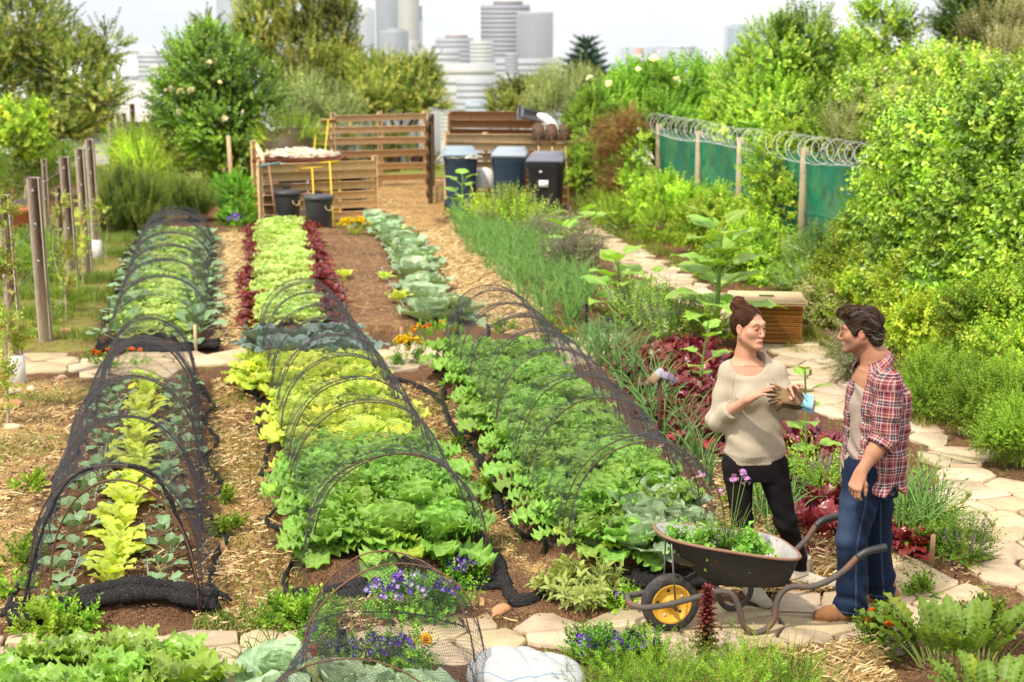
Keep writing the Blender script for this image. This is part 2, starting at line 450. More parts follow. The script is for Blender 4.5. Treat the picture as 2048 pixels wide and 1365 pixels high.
# ------------------------------------------------------------------ flagstone paths: irregular slabs cut from scattered seeds
def clip(poly_, p, n):
    "keep the side of the line through p where (q-p).n <= 0"
    out = []; m = len(poly_)
    for i in range(m):
        a, b = poly_[i], poly_[(i + 1) % m]; da, db = (a - p) @ n, (b - p) @ n
        if da <= 0: out.append(a)
        if (da < 0) != (db < 0) and abs(da - db) > 1e-12: out.append(a + (b - a) * (da / (da - db)))
    return out
def flagstones(V, size, seed, gap=.014):
    g = np.random.default_rng(seed); lo, hi = V.min(0), V.max(0)
    lo = np.maximum(lo, [-6.5, 5.0]); hi = np.minimum(hi, [7.5, 29])
    pts = []
    sx_, sy_ = size
    ny = int((hi[1] - lo[1]) / sy_) + 2; nx = int((hi[0] - lo[0]) / sx_) + 2
    for r_ in range(-1, ny):
        for c_ in range(-1, nx):
            pts.append(lo + np.array([(c_ + .5 * (r_ % 2) + g.uniform(-.46, .46)) * sx_, (r_ + g.uniform(-.46, .46)) * sy_]))
    pts = np.array(pts); ok = inpoly(pts, V); b = MB()
    for k in np.nonzero(ok)[0]:
        p = pts[k]; cell = [p + np.array(q) for q in ((-1, -1), (1, -1), (1, 1), (-1, 1))]
        d = np.linalg.norm(pts - p, axis=1)
        for q in np.argsort(d)[1:16]:
            nn = (pts[q] - p) / d[q]; cell = clip(cell, p + nn * (d[q] / 2 - gap * g.uniform(.3, 1.2)), nn)
            if len(cell) < 3: break
        if len(cell) < 3: continue
        for cut in (.07, .10):                       # knock off the corners
            nc = []; mm = len(cell)
            for i_ in range(mm):
                a_, b_ = cell[i_], cell[(i_ + 1) % mm]; nc += [a_ * (1 - cut) + b_ * cut, a_ * cut + b_ * (1 - cut)]
            cell = nc
        cell = np.array(cell) + g.normal(0, .007, (len(cell), 2)); mm = len(cell); ce = cell.mean(0)
        if np.linalg.norm(cell - ce, axis=1).max() > .8: continue
        h = .016 + g.uniform(-.004, .006); tl = g.normal(0, .012, 2)
        inn = ce + (cell - ce) * (1 - .006 / max(.05, np.linalg.norm(cell - ce, axis=1).mean()))
        zt = lambda q: h + (q - ce) @ tl
        v = np.concatenate([np.c_[cell, np.full(mm, -.03)], np.c_[cell, zt(cell) - .005], np.c_[inn, zt(inn)]])
        ii = np.arange(mm); i2 = (ii + 1) % mm
        f = np.concatenate([np.stack([ii, i2, i2 + mm, ii + mm], 1), np.stack([ii + mm, i2 + mm, i2 + 2*mm, ii + 2*mm], 1)])
        col = np.array([.50, .40, .28]) * g.uniform(.80, 1.12) * np.array([1, g.uniform(.96, 1.03), g.uniform(.88, 1.08)])
        n0 = b.n; b.add(v, f, col); b.f.append(np.array([list(range(2*mm, 3*mm))]) + n0)
    return b
m, nt, out = newmat("sandstone"); N = NT(nt)
a = N.n("Attribute"); a.attribute_name = "Col"; oc = N.coord("Object")
n1 = N.noise(oc, 6, 5, .7); n2 = N.noise(oc, 90, 4, .7)
c = N.mix(1.0, a.outputs["Color"], N.ramp(n1, [(.3, (.80, .77, .72)), (.65, (1.08, 1.06, 1.02))]), "MULTIPLY")
c = N.mix(N.ramp(n2, [(.56, 0), (.72, .65)]), c, (.20, .13, .07)); c = N.mix(N.ramp(N.noise(oc, 14, 4, .7), [(.55, 0), (.7, .5)]), c, (.30, .21, .12))
c = N.mix(N.ramp(N.noise(oc, 2.3, 4), [(.55, 0), (.75, .35)]), c, (.42, .27, .14))
N.bsdf(out, c, .85, .2, normal=N.bump(N.math("ADD", n2, n1), .5, .008))
M["slab"] = m
for V, size, seed, nm in ((PATH_FRONT, (.37, .22), 1, "stone_path"), (PATH_RIGHT, (.34, .27), 2, "stone_path"), (PATH_MID, (.5, .33), 3, "stone_path")):
    o = flagstones(V, size, seed).build(nm, m); tag(o, kind="structure")

sc.cycles.max_bounces = 7; sc.cycles.diffuse_bounces = 3; sc.cycles.glossy_bounces = 2; sc.cycles.transmission_bounces = 4; sc.cycles.transparent_max_bounces = 4
sc.cycles.caustics_reflective = False; sc.cycles.caustics_refractive = False
# ------------------------------------------------------------------ leaves and vegetable plants
def leaf(L=.2, W=.1, prof=None, nu=7, nv=5, el=60, bend=50, cup=.15, ruf=0.0, rf=3, jag=0.0, jf=6, pet=0.0, pw=.012, col=(.1,.2,.02), tip=None, vein=None, petcol=None, seed=0, twist=0.0):
    "one leaf starting at the origin, leaning towards +Y; el = starting elevation, bend = how far it bows over"
    g = np.random.default_rng(seed)
    col = np.array(col, float); tip = col if tip is None else np.array(tip, float)
    vein = np.minimum(col * 1.5 + .03, 1) if vein is None else np.array(vein, float)
    petcol = vein if petcol is None else np.array(petcol, float)
    if prof is None: prof = lambda u: np.sin(np.clip(u, 0, 1) ** .75 * PI) ** .7
    tot = pet + L; m = 40; s = np.linspace(0, 1, m)
    ang = R(el) - R(bend) * s ** 1.4
    ds = tot / (m - 1); y = np.concatenate([[0], np.cumsum(np.cos(ang[:-1]) * ds)]); z = np.concatenate([[0], np.cumsum(np.sin(ang[:-1]) * ds)])
    V = []; C = []; F = []
    u = np.linspace(0, 1, nu + 1); v = np.linspace(-1, 1, nv); ph = g.uniform(0, 6.28, 3)
    su = (pet + u * L) / tot; yy = np.interp(su, s, y); zz = np.interp(su, s, z); aa = np.interp(su, s, ang)
    ww = W * prof(u)
    U, Vv = np.meshgrid(u, v, indexing="ij")
    wj = ww[:, None] * (1 + jag * np.sin(U * PI * 2 * jf + ph[0] + Vv * 2) * np.abs(Vv))
    nx = Vv * wj
    off = cup * np.abs(Vv) ** 1.6 * wj + ruf * W * np.abs(Vv) ** 1.5 * (np.sin(U * PI * 2 * rf + ph[1] + 1.7 * np.sign(Vv)) + .5 * np.sin(U * PI * 2 * rf * 1.9 + ph[2] - Vv))
    off = off + .12 * ruf * W * g.normal(0, 1, off.shape)
    X = nx + twist * off; Y = yy[:, None] - np.sin(aa)[:, None] * off; Z = zz[:, None] + np.cos(aa)[:, None] * off
    V.append(np.stack([X, Y, Z], -1).reshape(-1, 3))
    t = np.clip(U * .6 + np.abs(Vv) * .4, 0, 1)[..., None]
    cc = col * (1 - t) + tip * t
    mid = (np.abs(Vv) < .01)[..., None] * (1 - U[..., None] * .7); cc = cc * (1 - mid * .75) + vein * mid * .75
    lat = np.exp(-((np.mod(U * 6 - np.abs(Vv) * 1.3, 1) - .5) / .16) ** 2)[..., None] * .30; cc = cc * (1 - lat) + vein * lat
    cc = cc * g.uniform(.86, 1.14, (nu + 1, nv, 1)) * g.uniform(.88, 1.1)
    C.append(cc.reshape(-1, 3))
    i = np.arange(nu)[:, None]; j = np.arange(nv - 1)[None]
    F.append(np.stack([i*nv + j, i*nv + j + 1, (i+1)*nv + j + 1, (i+1)*nv + j], -1).reshape(-1, 4))
    b = MB(); b.add(V[0], F[0], C[0])
    if pet > 0 or pw > 0:
        e = (pet + .55 * L) / tot; k = 5; sp_ = np.linspace(0, e, k); py_ = np.interp(sp_, s, y); pz_ = np.interp(sp_, s, z) - .003
        b.tube(np.c_[np.zeros(k), py_, pz_], np.linspace(pw, pw * .3, k), 4, petcol, cap=False)
    return b
P_OVAL = lambda u: np.sin(np.clip(u, 0, 1) ** .8 * PI) ** .75
P_ROUND = lambda u: np.sqrt(np.clip(1 - (2 * np.clip(u * 1.0, 0, 1) - 1) ** 2, 0, 1)) ** .8
P_SPOON = lambda u: .18 + .82 * sstep((u - .18) / .45) * np.sqrt(np.clip(1 - np.clip((u - .62) / .39, 0, 1) ** 2, 0, 1))
P_LANCE = lambda u: np.sin(np.clip(u, 0, 1) ** .6 * PI) ** 1.2
P_HEART = lambda u: np.clip(np.sqrt(np.clip(u / .18, 0, 1)) * (1 - np.clip((u - .18) / .82, 0, 1) ** 1.3), 0, 1)
P_KALE = lambda u: (.22 + .78 * np.sin(np.clip(u, 0, 1) ** 1.1 * PI * .93) ** .6) * (.88 + .12 * np.cos(u * PI * 2 * 4)) * np.sqrt(np.clip((1 - u) / .08, 0, 1))
P_LOBED = lambda u: (.3 + .7 * P_OVAL(u)) * (.72 + .28 * np.cos(u * PI * 2 * 4.5)) * np.sqrt(np.clip((1 - u) / .15, 0, 1))
def rosette(n, seed, L, W, el=(75, 20), bend=(20, 60), scale=(.5, 1), base_r=.01, **kw):
    "leaves round a centre: the innermost steep and small, the outer ones low and long"
    g = np.random.default_rng(seed); b = MB()
    for k in range(n):
        t = (k + .5) / n
        e = el[0] + (el[1] - el[0]) * t + g.normal(0, 6); bd = bend[0] + (bend[1] - bend[0]) * t + g.normal(0, 8)
        sc_ = (scale[0] + (scale[1] - scale[0]) * t) * g.uniform(.85, 1.12)
        k2 = dict(kw)
        if "pet" in k2: k2["pet"] = k2["pet"] * sc_
        lf = leaf(L * sc_, W * sc_ * g.uniform(.9, 1.1), el=e, bend=bd, seed=int(g.integers(1e6)), **k2)
        a = k * 2.39996 + g.normal(0, .25)
        b.merge(lf, rotz(a), (-math.sin(a) * base_r * (1 + t), math.cos(a) * base_r * (1 + t), 0), mul=g.uniform(.82, 1.15) * (np.array([1.5, 1.2, .8]) if g.random() < .06 and t > .5 else 1))
    return b
def blades(n, seed, L, r, spread=.3, bend=30, base=.03, col=(.1, .2, .05), tip=None, flat=False, lean=0.0):
    "onion or leek: tubular upright leaves from one base, some kinked over"
    g = np.random.default_rng(seed); b = MB(); tip = col if tip is None else tip
    for k in range(n):
        a = g.uniform(0, 6.28); l_ = L * g.uniform(.6, 1.1); e = R(90) - abs(g.normal(0, spread)); bd = R(bend) * g.uniform(.2, 1.8)
        s = np.linspace(0, 1, 6); an = e - bd * s ** 2; d = l_ / 5
        y = np.concatenate([[0], np.cumsum(np.cos(an[1:]) * d)]); z = np.concatenate([[0], np.cumsum(np.sin(an[1:]) * d)])
        q = np.c_[np.zeros(6), y, z] @ rotz(a).T + [g.normal(0, base), g.normal(0, base), 0]
        cc = np.array(col)[None] * (1 - s[:, None]) + np.array(tip)[None] * s[:, None]; cc = cc * g.uniform(.8, 1.2)
        b.tube(q, r * (1 - .8 * s) * g.uniform(.8, 1.2), 3 if flat else 4, cc, cap=False, flat=.35 if flat else 1)
    return b
def protos(name, mat, builders):
    "hidden stock of meshes: the first placed copy of each is a new object sharing the mesh"
    return [mesh_np(name, b.V(), b.f, b.C(), mat, True) for b in builders]
def put(name, me, loc, rz=0.0, s=1.0, label=None, cat=None, group=None, parent=None, tilt=0.0):
    o = bpy.data.objects.new(name, me); COL.objects.link(o); o.location = tuple(float(q) for q in loc)
    o.rotation_euler = (float(rng.normal(0, .06) + tilt), float(rng.normal(0, .06)), float(rz))
    o.scale = (float(s * rng.uniform(.94, 1.06)), float(s), float(s * rng.uniform(.9, 1.08))) if np.ndim(s) == 0 else tuple(float(q) for q in s)
    o.parent = parent
    return tag(o, label, cat, group)
def along(AB, s, t):
    A, B = AB; d = B - A; L = np.linalg.norm(d); d = d / L; p = A + d * s + np.array([d[1], -d[0]]) * t
    return np.array([p[0], p[1], gz(*p)])
def blen(AB): return float(np.linalg.norm(AB[1] - AB[0]))
def bed_rows(AB, s0, s1, rows, step, jit=.04):
    out = []
    for t in rows:
        s = s0 + rng.uniform(0, step * .5)
        while s < s1: out.append(along(AB, s + rng.normal(0, jit), t + rng.normal(0, jit))); s += step * rng.uniform(.85, 1.15)
    return out
def plant_all(name, stock, pts, label, cat, group, s=(.85, 1.15), sink=.0):
    for p in pts: put(name, stock[rng.integers(len(stock))], p - np.array([0, 0, sink]), rng.uniform(0, 6.28), rng.uniform(*s), label, cat, group)

M["beetleaf"] = mat_leaf("beet_leaf", .15, .3, .5, .35)
YG = (.36, .44, .035); LG = (.24, .36, .045); MG = (.10, .19, .028); DG = (.05, .11, .022); BG = (.16, .25, .13)
lettuce = protos("lettuce", M["leaf"], [rosette(22, 10 + k, .15, .075, (84, 25), (10, 70), (.5, 1), prof=P_SPOON, nu=10, nv=9, cup=.35, ruf=.20, rf=4, jag=.06, jf=9, col=(.30,.46,.07), tip=(.52,.66,.19), vein=(.6,.7,.32), pw=.004) for k in range(5)])
red_lettuce = protos("red_lettuce", M["gloss"], [rosette(18, 20 + k, .15, .07, (84, 25), (10, 60), (.5, 1), prof=P_LOBED, nu=8, nv=5, cup=.3, ruf=.2, rf=3, col=(0.195, 0.043, 0.037), tip=(0.207, 0.015, 0.027), vein=(0.330, 0.132, 0.088), pw=.004) for k in range(5)])
mustard = protos("leafy_mustard", M["leaf"], [rosette(17, 30 + k, .24, .10, (84, 30), (10, 60), (.55, 1.05), pet=.05, prof=P_SPOON, nu=13, nv=9, cup=.2, ruf=.19, rf=4.5, jag=.12, jf=9, col=(.36,.50,.03), tip=(.60,.70,.08), vein=(.66,.72,.28), pw=.007) for k in range(6)])
kale = protos("kale", M["leaf"], [rosette(16, 40 + k, .22, .10, (82, 18), (15, 62), (.6, 1.05), pet=.09, prof=P_KALE, nu=22, nv=9, cup=.14, ruf=.22, rf=5, jag=.11, jf=5.5, col=(.13,.29,.03), tip=(.27,.47,.07), vein=(.44,.58,.20), pw=.006) for k in range(6)])
cabbage = protos("cabbage", M["waxy"], [rosette(14, 50 + k, .25, .15, (82, 12), (-25, 40), (.55, 1.1), pet=.04, prof=P_ROUND, nu=11, nv=11, cup=.32, ruf=.085, rf=3.5, col=(.17,.28,.12), tip=(.33,.45,.26), vein=(.58,.66,.46), pw=.010, base_r=.03) for k in range(6)])
blue_kale = protos("collard", M["waxy"], [rosette(15, 60 + k, .22, .10, (84, 30), (0, 50), (.6, 1.1), pet=.08, prof=P_OVAL, nu=8, nv=7, cup=.25, ruf=.14, rf=3, col=(0.104, 0.165, 0.128), tip=(0.183, 0.256, 0.232), vein=(0.330, 0.396, 0.330), pw=.008) for k in range(5)])
chard = protos("chard", M["leaf"], [rosette(8, 70 + k, .17, .062, (78, 40), (0, 75), (.6, 1.1), pet=.06, prof=P_OVAL, nu=8, nv=5, cup=.25, ruf=.13, rf=2.5, col=(0.439, 0.549, 0.043), tip=(0.610, 0.695, 0.073), vein=(0.638, 0.660, 0.220), pw=.005) for k in range(6)])
broccoli = protos("broccoli_seedling", M["waxy"], [rosette(8, 80 + k, .12, .062, (75, 15), (0, 60), (.6, 1.1), pet=.10, prof=P_OVAL, nu=6, nv=5, cup=.15, ruf=.1, rf=2.5, col=(0.122, 0.232, 0.085), tip=(0.220, 0.342, 0.159), vein=(0.330, 0.440, 0.242), pw=.004) for k in range(6)])
beet = protos("beet", M["beetleaf"], [rosette(18, 90 + k, .18, .068, (82, 22), (5, 65), (.55, 1.1), pet=.12, prof=P_OVAL, nu=12, nv=9, cup=.2, ruf=.24, rf=4.5, jag=.06, jf=7, col=(.10,.014,.015), tip=(.18,.024,.026), vein=(.38,.03,.07), petcol=(.36,.015,.045), pw=.005) for k in range(6)])
spinach = protos("spinach_beet", M["gloss"], [rosette(20, 100 + k, .20, .080, (84, 20), (10, 75), (.55, 1.05), pet=.08, prof=P_OVAL, nu=14, nv=9, cup=.15, ruf=.27, rf=6, jag=.10, jf=9, col=(.13,.27,.02), tip=(.27,.44,.05), vein=(.46,.56,.16), pw=.007) for k in range(6)])
horserad = protos("horseradish", M["leaf"], [rosette(64, 110 + k, .19, .044, (89, 58), (5, 55), (.55, 1.15), base_r=.10, pet=.13, prof=P_OVAL, nu=16, nv=5, cup=.2, ruf=.22, rf=5, jag=.26, jf=6.5, col=(.11,.235,.02), tip=(.19,.34,.035), vein=(.34,.45,.13), pw=.005) for k in range(2)])
onion = protos("onion", M["leaf"], [blades(11, 120 + k, .42, .0065, .28, 55, .012, (.25, .45, .13), (.24, .42, .10)) for k in range(6)])
leek = protos("leek", M["leaf"], [blades(10, 130 + k, .50, .012, .22, 60, .012, (.24, .40, .14), (.18, .34, .10), flat=True) for k in range(5)])
grasscl = protos("garlic_chives", M["leaf"], [blades(26, 140 + k, .34, .004, .25, 50, .05, (.16, .27, .05), (.24, .36, .07)) for k in range(5)])
# ------------------------------------------------------------------ leafy masses: twigs set through a crown volume
def sprig(nl, L, lw, ll, seed, droop=.0, fold=.25, up=55, tipdense=True):
    "a twig along +Z with nl leaves; returns verts, quads and a per-vertex shade"
    g = np.random.default_rng(seed); V = []; F = []; S = []; n = 0
    for k in range(nl):
        t = (k + 1) / nl; a = k * 2.4 + g.normal(0, .3); e = R(up) * (1 - .2 * t) + g.normal(0, .2)
        l_ = ll * g.uniform(.7, 1.15) * (1 - .35 * t if tipdense else 1); w_ = lw * l_ / ll * g.uniform(.85, 1.1)
        q = np.array([[0, 0, 0], [w_, l_ * .42, fold * w_], [0, l_, 0], [-w_, l_ * .42, fold * w_]])
        M_ = rotz(a) @ rotx(R(90) - e)
        q = q @ M_.T + [0, 0, L * t]
        q[2, 2] -= droop * l_
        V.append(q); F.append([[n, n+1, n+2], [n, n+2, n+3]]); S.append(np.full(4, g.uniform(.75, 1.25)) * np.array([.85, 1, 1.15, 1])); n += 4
    return np.concatenate(V), np.concatenate(F), np.concatenate(S)
def frames(D, g):
    "random rotation matrices whose z axes are the unit rows of D"
    n = len(D); r = g.normal(0, 1, (n, 3)); x = np.cross(r, D); x /= np.linalg.norm(x, axis=1)[:, None] + 1e-9; y = np.cross(D, x)
    return np.stack([x, y, D], -1)
def sprig_cloud(P, D, S, tmpl, cols, seed=0, b=None):
    "P points, D directions, S scales; cols = list of colours to choose from"
    g = np.random.default_rng(seed); b = MB() if b is None else b; Rm = frames(D, g); which = g.integers(len(tmpl), size=len(P)); cols = np.array(cols)
    for k, (v, f, sh) in enumerate(tmpl):
        ix = np.nonzero(which == k)[0]
        if not len(ix): continue
        W_ = np.einsum("nij,vj->nvi", Rm[ix] * S[ix][:, None, None], v) + P[ix][:, None]
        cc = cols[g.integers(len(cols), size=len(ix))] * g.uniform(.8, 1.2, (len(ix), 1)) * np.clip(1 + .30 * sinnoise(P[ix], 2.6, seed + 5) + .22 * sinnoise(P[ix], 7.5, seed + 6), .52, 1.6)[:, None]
        C_ = cc[:, None] * sh[None, :, None]
        F_ = f[None] + (np.arange(len(ix)) * len(v))[:, None, None]
        b.add(W_.reshape(-1, 3), F_.reshape(-1, f.shape[1]), C_.reshape(-1, 3))
    return b
def blob_points(blobs, n, seed, shell=.55, up=.35, ground=None):
    "points in a set of ellipsoids (centre, radii), mostly towards their skins, with outward directions"
    g = np.random.default_rng(seed); B = [(np.array(c, float), np.array(r, float) if np.ndim(r) else np.full(3, r)) for c, r in blobs]
    wt_ = np.array([np.prod(r) ** (2 / 3) for c, r in B]); wt_ /= wt_.sum(); P = []; D = []
    for (c, r), w_ in zip(B, wt_):
        k = max(4, int(n * w_)); d = g.normal(0, 1, (k, 3)); d /= np.linalg.norm(d, axis=1)[:, None]
        # clumps: pull the directions towards a set of lumps so gaps and shoots appear
        kc = max(5, int(k / 16)); kr = g.uniform(.72, 1.28, kc); cd = g.normal(0, 1, (kc, 3)); cd /= np.linalg.norm(cd, axis=1)[:, None]; li = g.integers(kc, size=k); lump = cd[li] + g.normal(0, .20, (k, 3))
        use = g.random(k) < .75; d[use] = lump[use] / np.linalg.norm(lump[use], axis=1)[:, None]
        rr = shell + (1 - shell) * g.random(k) ** .6; rr[use] *= kr[li[use]]
        p = c + d * r * rr[:, None]; dd = d / r; dd /= np.linalg.norm(dd, axis=1)[:, None]; dd = dd + [0, 0, up] + g.normal(0, .25, (k, 3)); dd /= np.linalg.norm(dd, axis=1)[:, None]
        P.append(p); D.append(dd)
    P = np.concatenate(P); D = np.concatenate(D)
    if ground is not None: ok = P[:, 2] > ground; P, D = P[ok], D[ok]
    return P, D
def limbs(b, base, blobs, r0, seed, col=(.16, .12, .08), spread=.35):
    "tapered trunk that forks towards each lump of the crown"
    g = np.random.default_rng(seed); base = np.array(base, float); cs = np.array([c for c, r in blobs], float); top = cs.mean(0)
    fork = base + (top - base) * spread
    b.tube(catmull([base + [0, 0, -.1], base + (fork - base) * .5 + np.append(g.normal(0, .04, 2), 0) * np.linalg.norm(fork - base), fork], 5), np.linspace(r0, r0 * .7, 11), 8, col)
    for c, r in blobs:
        c = np.array(c, float); mid = fork + (c - fork) * .5 + g.normal(0, .08, 3) * np.linalg.norm(c - fork)
        b.tube(catmull([fork - [0, 0, .1 * r0], mid, c], 5), np.linspace(r0 * .55, r0 * .12, 11), 6, col)
        rr = np.max(r)
        for _ in range(4):
            d = nrm(g.normal(0, 1, 3) + [0, 0, .3]); q = c + d * rr * .8; s_ = fork + (c - fork) * g.uniform(.55, .95)
            b.tube(catmull([s_, (s_ + q) / 2 + g.normal(0, .06, 3) * rr, q], 4), np.linspace(r0 * .2, r0 * .04, 9), 5, col)
    return b
SP_BROAD = [sprig(11, .26, .024, .088, 200 + k, .15) for k in range(4)]        # privet or honeysuckle shoots
SP_FINE = [sprig(16, .30, .010, .055, 210 + k, .05, up=50) for k in range(4)]
SP_NEEDLE = [sprig(26, .26, .0045, .045, 220 + k, 0, up=60) for k in range(4)]
SP_BIG = [sprig(8, .42, .075, .17, 230 + k, .3) for k in range(4)]
SP_TREE = [sprig(14, .5, .05, .13, 240 + k, .2) for k in range(4)]
def shrub(name, blobs, n, tmpl, cols, label, cat="shrub", group=None, seed=0, mat="matte", s=(.8, 1.25), stem=None, shell=.45, up=.5, core=True, crown="foliage", trunk="stem", barkcol=(.16, .12, .08), extra=None):
    "a bush or tree as a thing: stem and foliage are its parts. blobs are in world coordinates"
    c0 = np.mean([c for c, r in blobs], 0); base = np.array([c0[0], c0[1], gz(c0[0], c0[1])]) if stem is None else np.array(stem[0], float)
    root = empty(name, base, 0, label, cat, group); g = np.random.default_rng(seed + 1)
    P, D = blob_points(blobs, int(n * 1.3), seed, shell, up, base[2] - .6 if core is not None else None)
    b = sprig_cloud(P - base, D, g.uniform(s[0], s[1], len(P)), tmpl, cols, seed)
    if extra is not None: extra(b, base)
    b.build(crown, M[mat], root)
    lb = MB(); r0 = .04 if stem is None else stem[1]
    limbs(lb, (0, 0, 0), [(np.array(c) - base, r) for c, r in blobs], r0, seed, barkcol).build(trunk, M["bark"], root, True)
    return root
# ------------------------------------------------------------------ crops in the beds
L1, L1B, L2, L3, LL = blen(T1), blen(T1B), blen(T2), blen(T3), blen(LET)
plant_all("chard", chard, bed_rows(T1, .15, L1 - .1, [-.02], .17, .02), "yellow green chard plant in the middle row of the left front net tunnel", "chard", "chard in the left front tunnel", (.72, 1.0))
plant_all("broccoli_seedling", broccoli, bed_rows(T1, .1, L1 - .1, [-.29], .34), "young blue green brassica in the left row under the left front net tunnel", "brassica plant", "young brassicas, left row of the left front tunnel", (.7, 1.1))
plant_all("broccoli_seedling", broccoli, bed_rows(T1, .1, L1 - .1, [.26], .33), "young blue green brassica in the right row under the left front net tunnel", "brassica plant", "young brassicas, right row of the left front tunnel", (.7, 1.1))
plant_all("lettuce", lettuce, bed_rows(T1B, .2, L1B - .3, [-.30, -.05, .2], .34), "pale green lettuce under the low net tunnel behind the stone cross path", "lettuce", "lettuces in the far left tunnel", (1.2, 1.7))
plant_all("broccoli_seedling", broccoli, bed_rows(T1B, .1, L1B - .1, [-.38, .36], .36), "leafy green brassica at the edge of the far left net tunnel", "brassica plant", "brassicas in the far left tunnel", (1.2, 1.7))
plant_all("kale", kale, bed_rows(T2, .12, 2.3, [-.36, -.17, .02, .2, .37], .25), "ruffled green kale at the near end of the middle net tunnel", "kale", "kale in the middle tunnel", (.92, 1.25))
plant_all("leafy_mustard", mustard, bed_rows(T2, 2.0, L2 - 1.2, [-.33, -.12, .10, .31], .24), "bright yellow green leaf lettuce in the middle net tunnel", "leaf lettuce", "yellow green leaf lettuces in the middle tunnel", (.9, 1.2))
plant_all("leafy_mustard", mustard, bed_rows(T2, L2 - 1.5, L2 - .8, [-.58, -.42], .3), "yellow green leafy plant outside the net, far left corner of the middle tunnel", "leaf lettuce", "yellow green plants at the far corner of the middle tunnel", (.9, 1.15))
plant_all("collard", blue_kale, bed_rows(T2, L2 - 1.1, L2 + .25, [-.40, -.2, 0, .2, .40], .30), "grey blue collard at the far end of the middle net tunnel", "collard", "blue collards in the middle tunnel", (.95, 1.25))
plant_all("kale", kale, bed_rows(T3, .55, L3 - .1, [-.34, -.13, .10, .31], .27), "ruffled green kale under the right net tunnel", "kale", "kale in the right tunnel", (.95, 1.25))
plant_all("cabbage", cabbage, [along(T3, *q) for q in ((.08, .22), (.32, .30), (.10, -.04), (.5, .12), (.78, .30), (.30, .06), (1.1, .33), (.62, .33))], "large blue green cabbage at the near end of the right net tunnel", "cabbage", "cabbages in the right tunnel", (.85, 1.1))
plant_all("kale", kale, [along(T3, *q) for q in ((.15, -.27), (.35, -.16), (.45, -.33), (.3, -.02), (.08, -.15))], "ruffled green kale at the near left corner of the right net tunnel", "kale", "kale at the near corner of the right tunnel", (.85, 1.05))
plant_all("cabbage", cabbage, [along(T4, *q) for q in ((.42, .12), (.55, -.2), (.62, .33), (.85, .05), (.3, .42))], "pale green cabbage under the low foreground net tunnel", "cabbage", "cabbages in the foreground tunnel", (.7, .95))
plant_all("lettuce", lettuce, bed_rows(LET, .1, LL, [-.22, 0, .2], .27), "light green frilly lettuce in the open bed between rows of red lettuce", "lettuce", "green lettuces in the open bed", (1.15, 1.6))
plant_all("red_lettuce", red_lettuce, bed_rows(LET, .0, LL, [-.45], .32), "dark red lettuce in the left edge row of the open lettuce bed", "red lettuce", "red lettuces, left edge row", (1.1, 1.5))
plant_all("red_lettuce", red_lettuce, bed_rows(LET, .0, LL, [.43], .34), "dark red lettuce in the right edge row of the open lettuce bed", "red lettuce", "red lettuces, right edge row", (1.1, 1.5))
plant_all("red_lettuce", red_lettuce, [along(LET, 3.3, .05), along(LET, LL - .8, -.05)], "single dark red lettuce in the middle of the green lettuces", "red lettuce", "red lettuces among the green ones", (1.3, 1.4))
cabpx = [(868,648),(905,640),(846,612),(835,588),(858,578),(830,560),(822,541),(838,530),(808,520),(820,506),(792,498),(806,490),(782,482),(796,474),(770,468),(758,462),(776,458),(752,455)]
for k, (x, y) in enumerate(cabpx):
    put("cabbage", cabbage[k % 4], G(x, y), rng.uniform(0, 6.28), rng.uniform(1.15, 1.4) * (1.15 if y > 600 else 1), "blue green cabbage in the long open row beside the straw walk", "cabbage", "cabbages in the open row")
plant_all("chard", chard, [G(*q) for q in ((768,560), (798,604), (686,560))], "small yellow green seedling on the bare bed left of the cabbage row", "seedling", "seedlings on the bare bed", (.8, 1.1))
def fill(pxpoly, n, seed=0, mind=.12):
    V = poly(pxpoly); g = np.random.default_rng(seed); lo, hi = V.min(0), V.max(0); out = []; tries = 0
    while len(out) < n and tries < n * 60:
        tries += 1; p = g.uniform(lo, hi)
        if not inpoly(p[None], V)[0]: continue
        if any((p[0]-q[0])**2 + (p[1]-q[1])**2 < mind**2 for q in out): continue
        out.append(np.array([p[0], p[1], gz(*p)]))
    return out
plant_all("onion", onion, fill([(890,452),(985,436),(1060,470),(1150,560),(1210,650),(1080,652),(1000,580),(930,505)], 280, 5, .10), "green onion in the dense bed right of the straw walk", "onion", "onions in the dense bed", (.9, 1.25))
plant_all("leek", leek, fill([(1170,690),(1240,690),(1330,800),(1400,900),(1440,960),(1400,975),(1290,850)], 38, 6, .16), "grey green leek between the right net tunnel and the red beets", "leek", "leeks beside the right tunnel", (.85, 1.2))
plant_all("leek", leek, fill([(1130,690),(1180,680),(1230,720),(1200,740)], 10, 61, .16), "grey green leek near the labels at the stone cross path", "leek", "leeks near the cross path", (.7, 1.0))
plant_all("beet", beet, fill([(1260,725),(1390,700),(1440,770),(1460,880),(1400,900),(1310,810)], 58, 7, .17), "dark red leaved beet in the patch left of the woman", "beet", "beets left of the woman", (.85, 1.2))
plant_all("beet", beet, fill([(1590,985),(1690,960),(1700,1070),(1620,1090)], 14, 8, .2), "dark red leaved beet in the patch between the woman and the man", "beet", "beets between the two people", (1.0, 1.35))
plant_all("beet", beet, [G(1600, 905), G(1640, 925), G(1575, 930)], "dark red beet leaf rosette behind the gloves of the woman", "beet", "beets behind the gloves", (1.1, 1.4))
plant_all("beet", beet, [G(1800, 1098), G(1838, 1102), G(1770, 1080)], "small dark red beet right of the man beside the wooden peg", "beet", "beets right of the man", (.7, 1.0))
plant_all("leek", leek, fill([(1500,1040),(1590,1010),(1600,1075),(1520,1090)], 9, 9, .15), "tall leek behind the legs of the woman", "leek", "leeks behind the woman", (.9, 1.15))
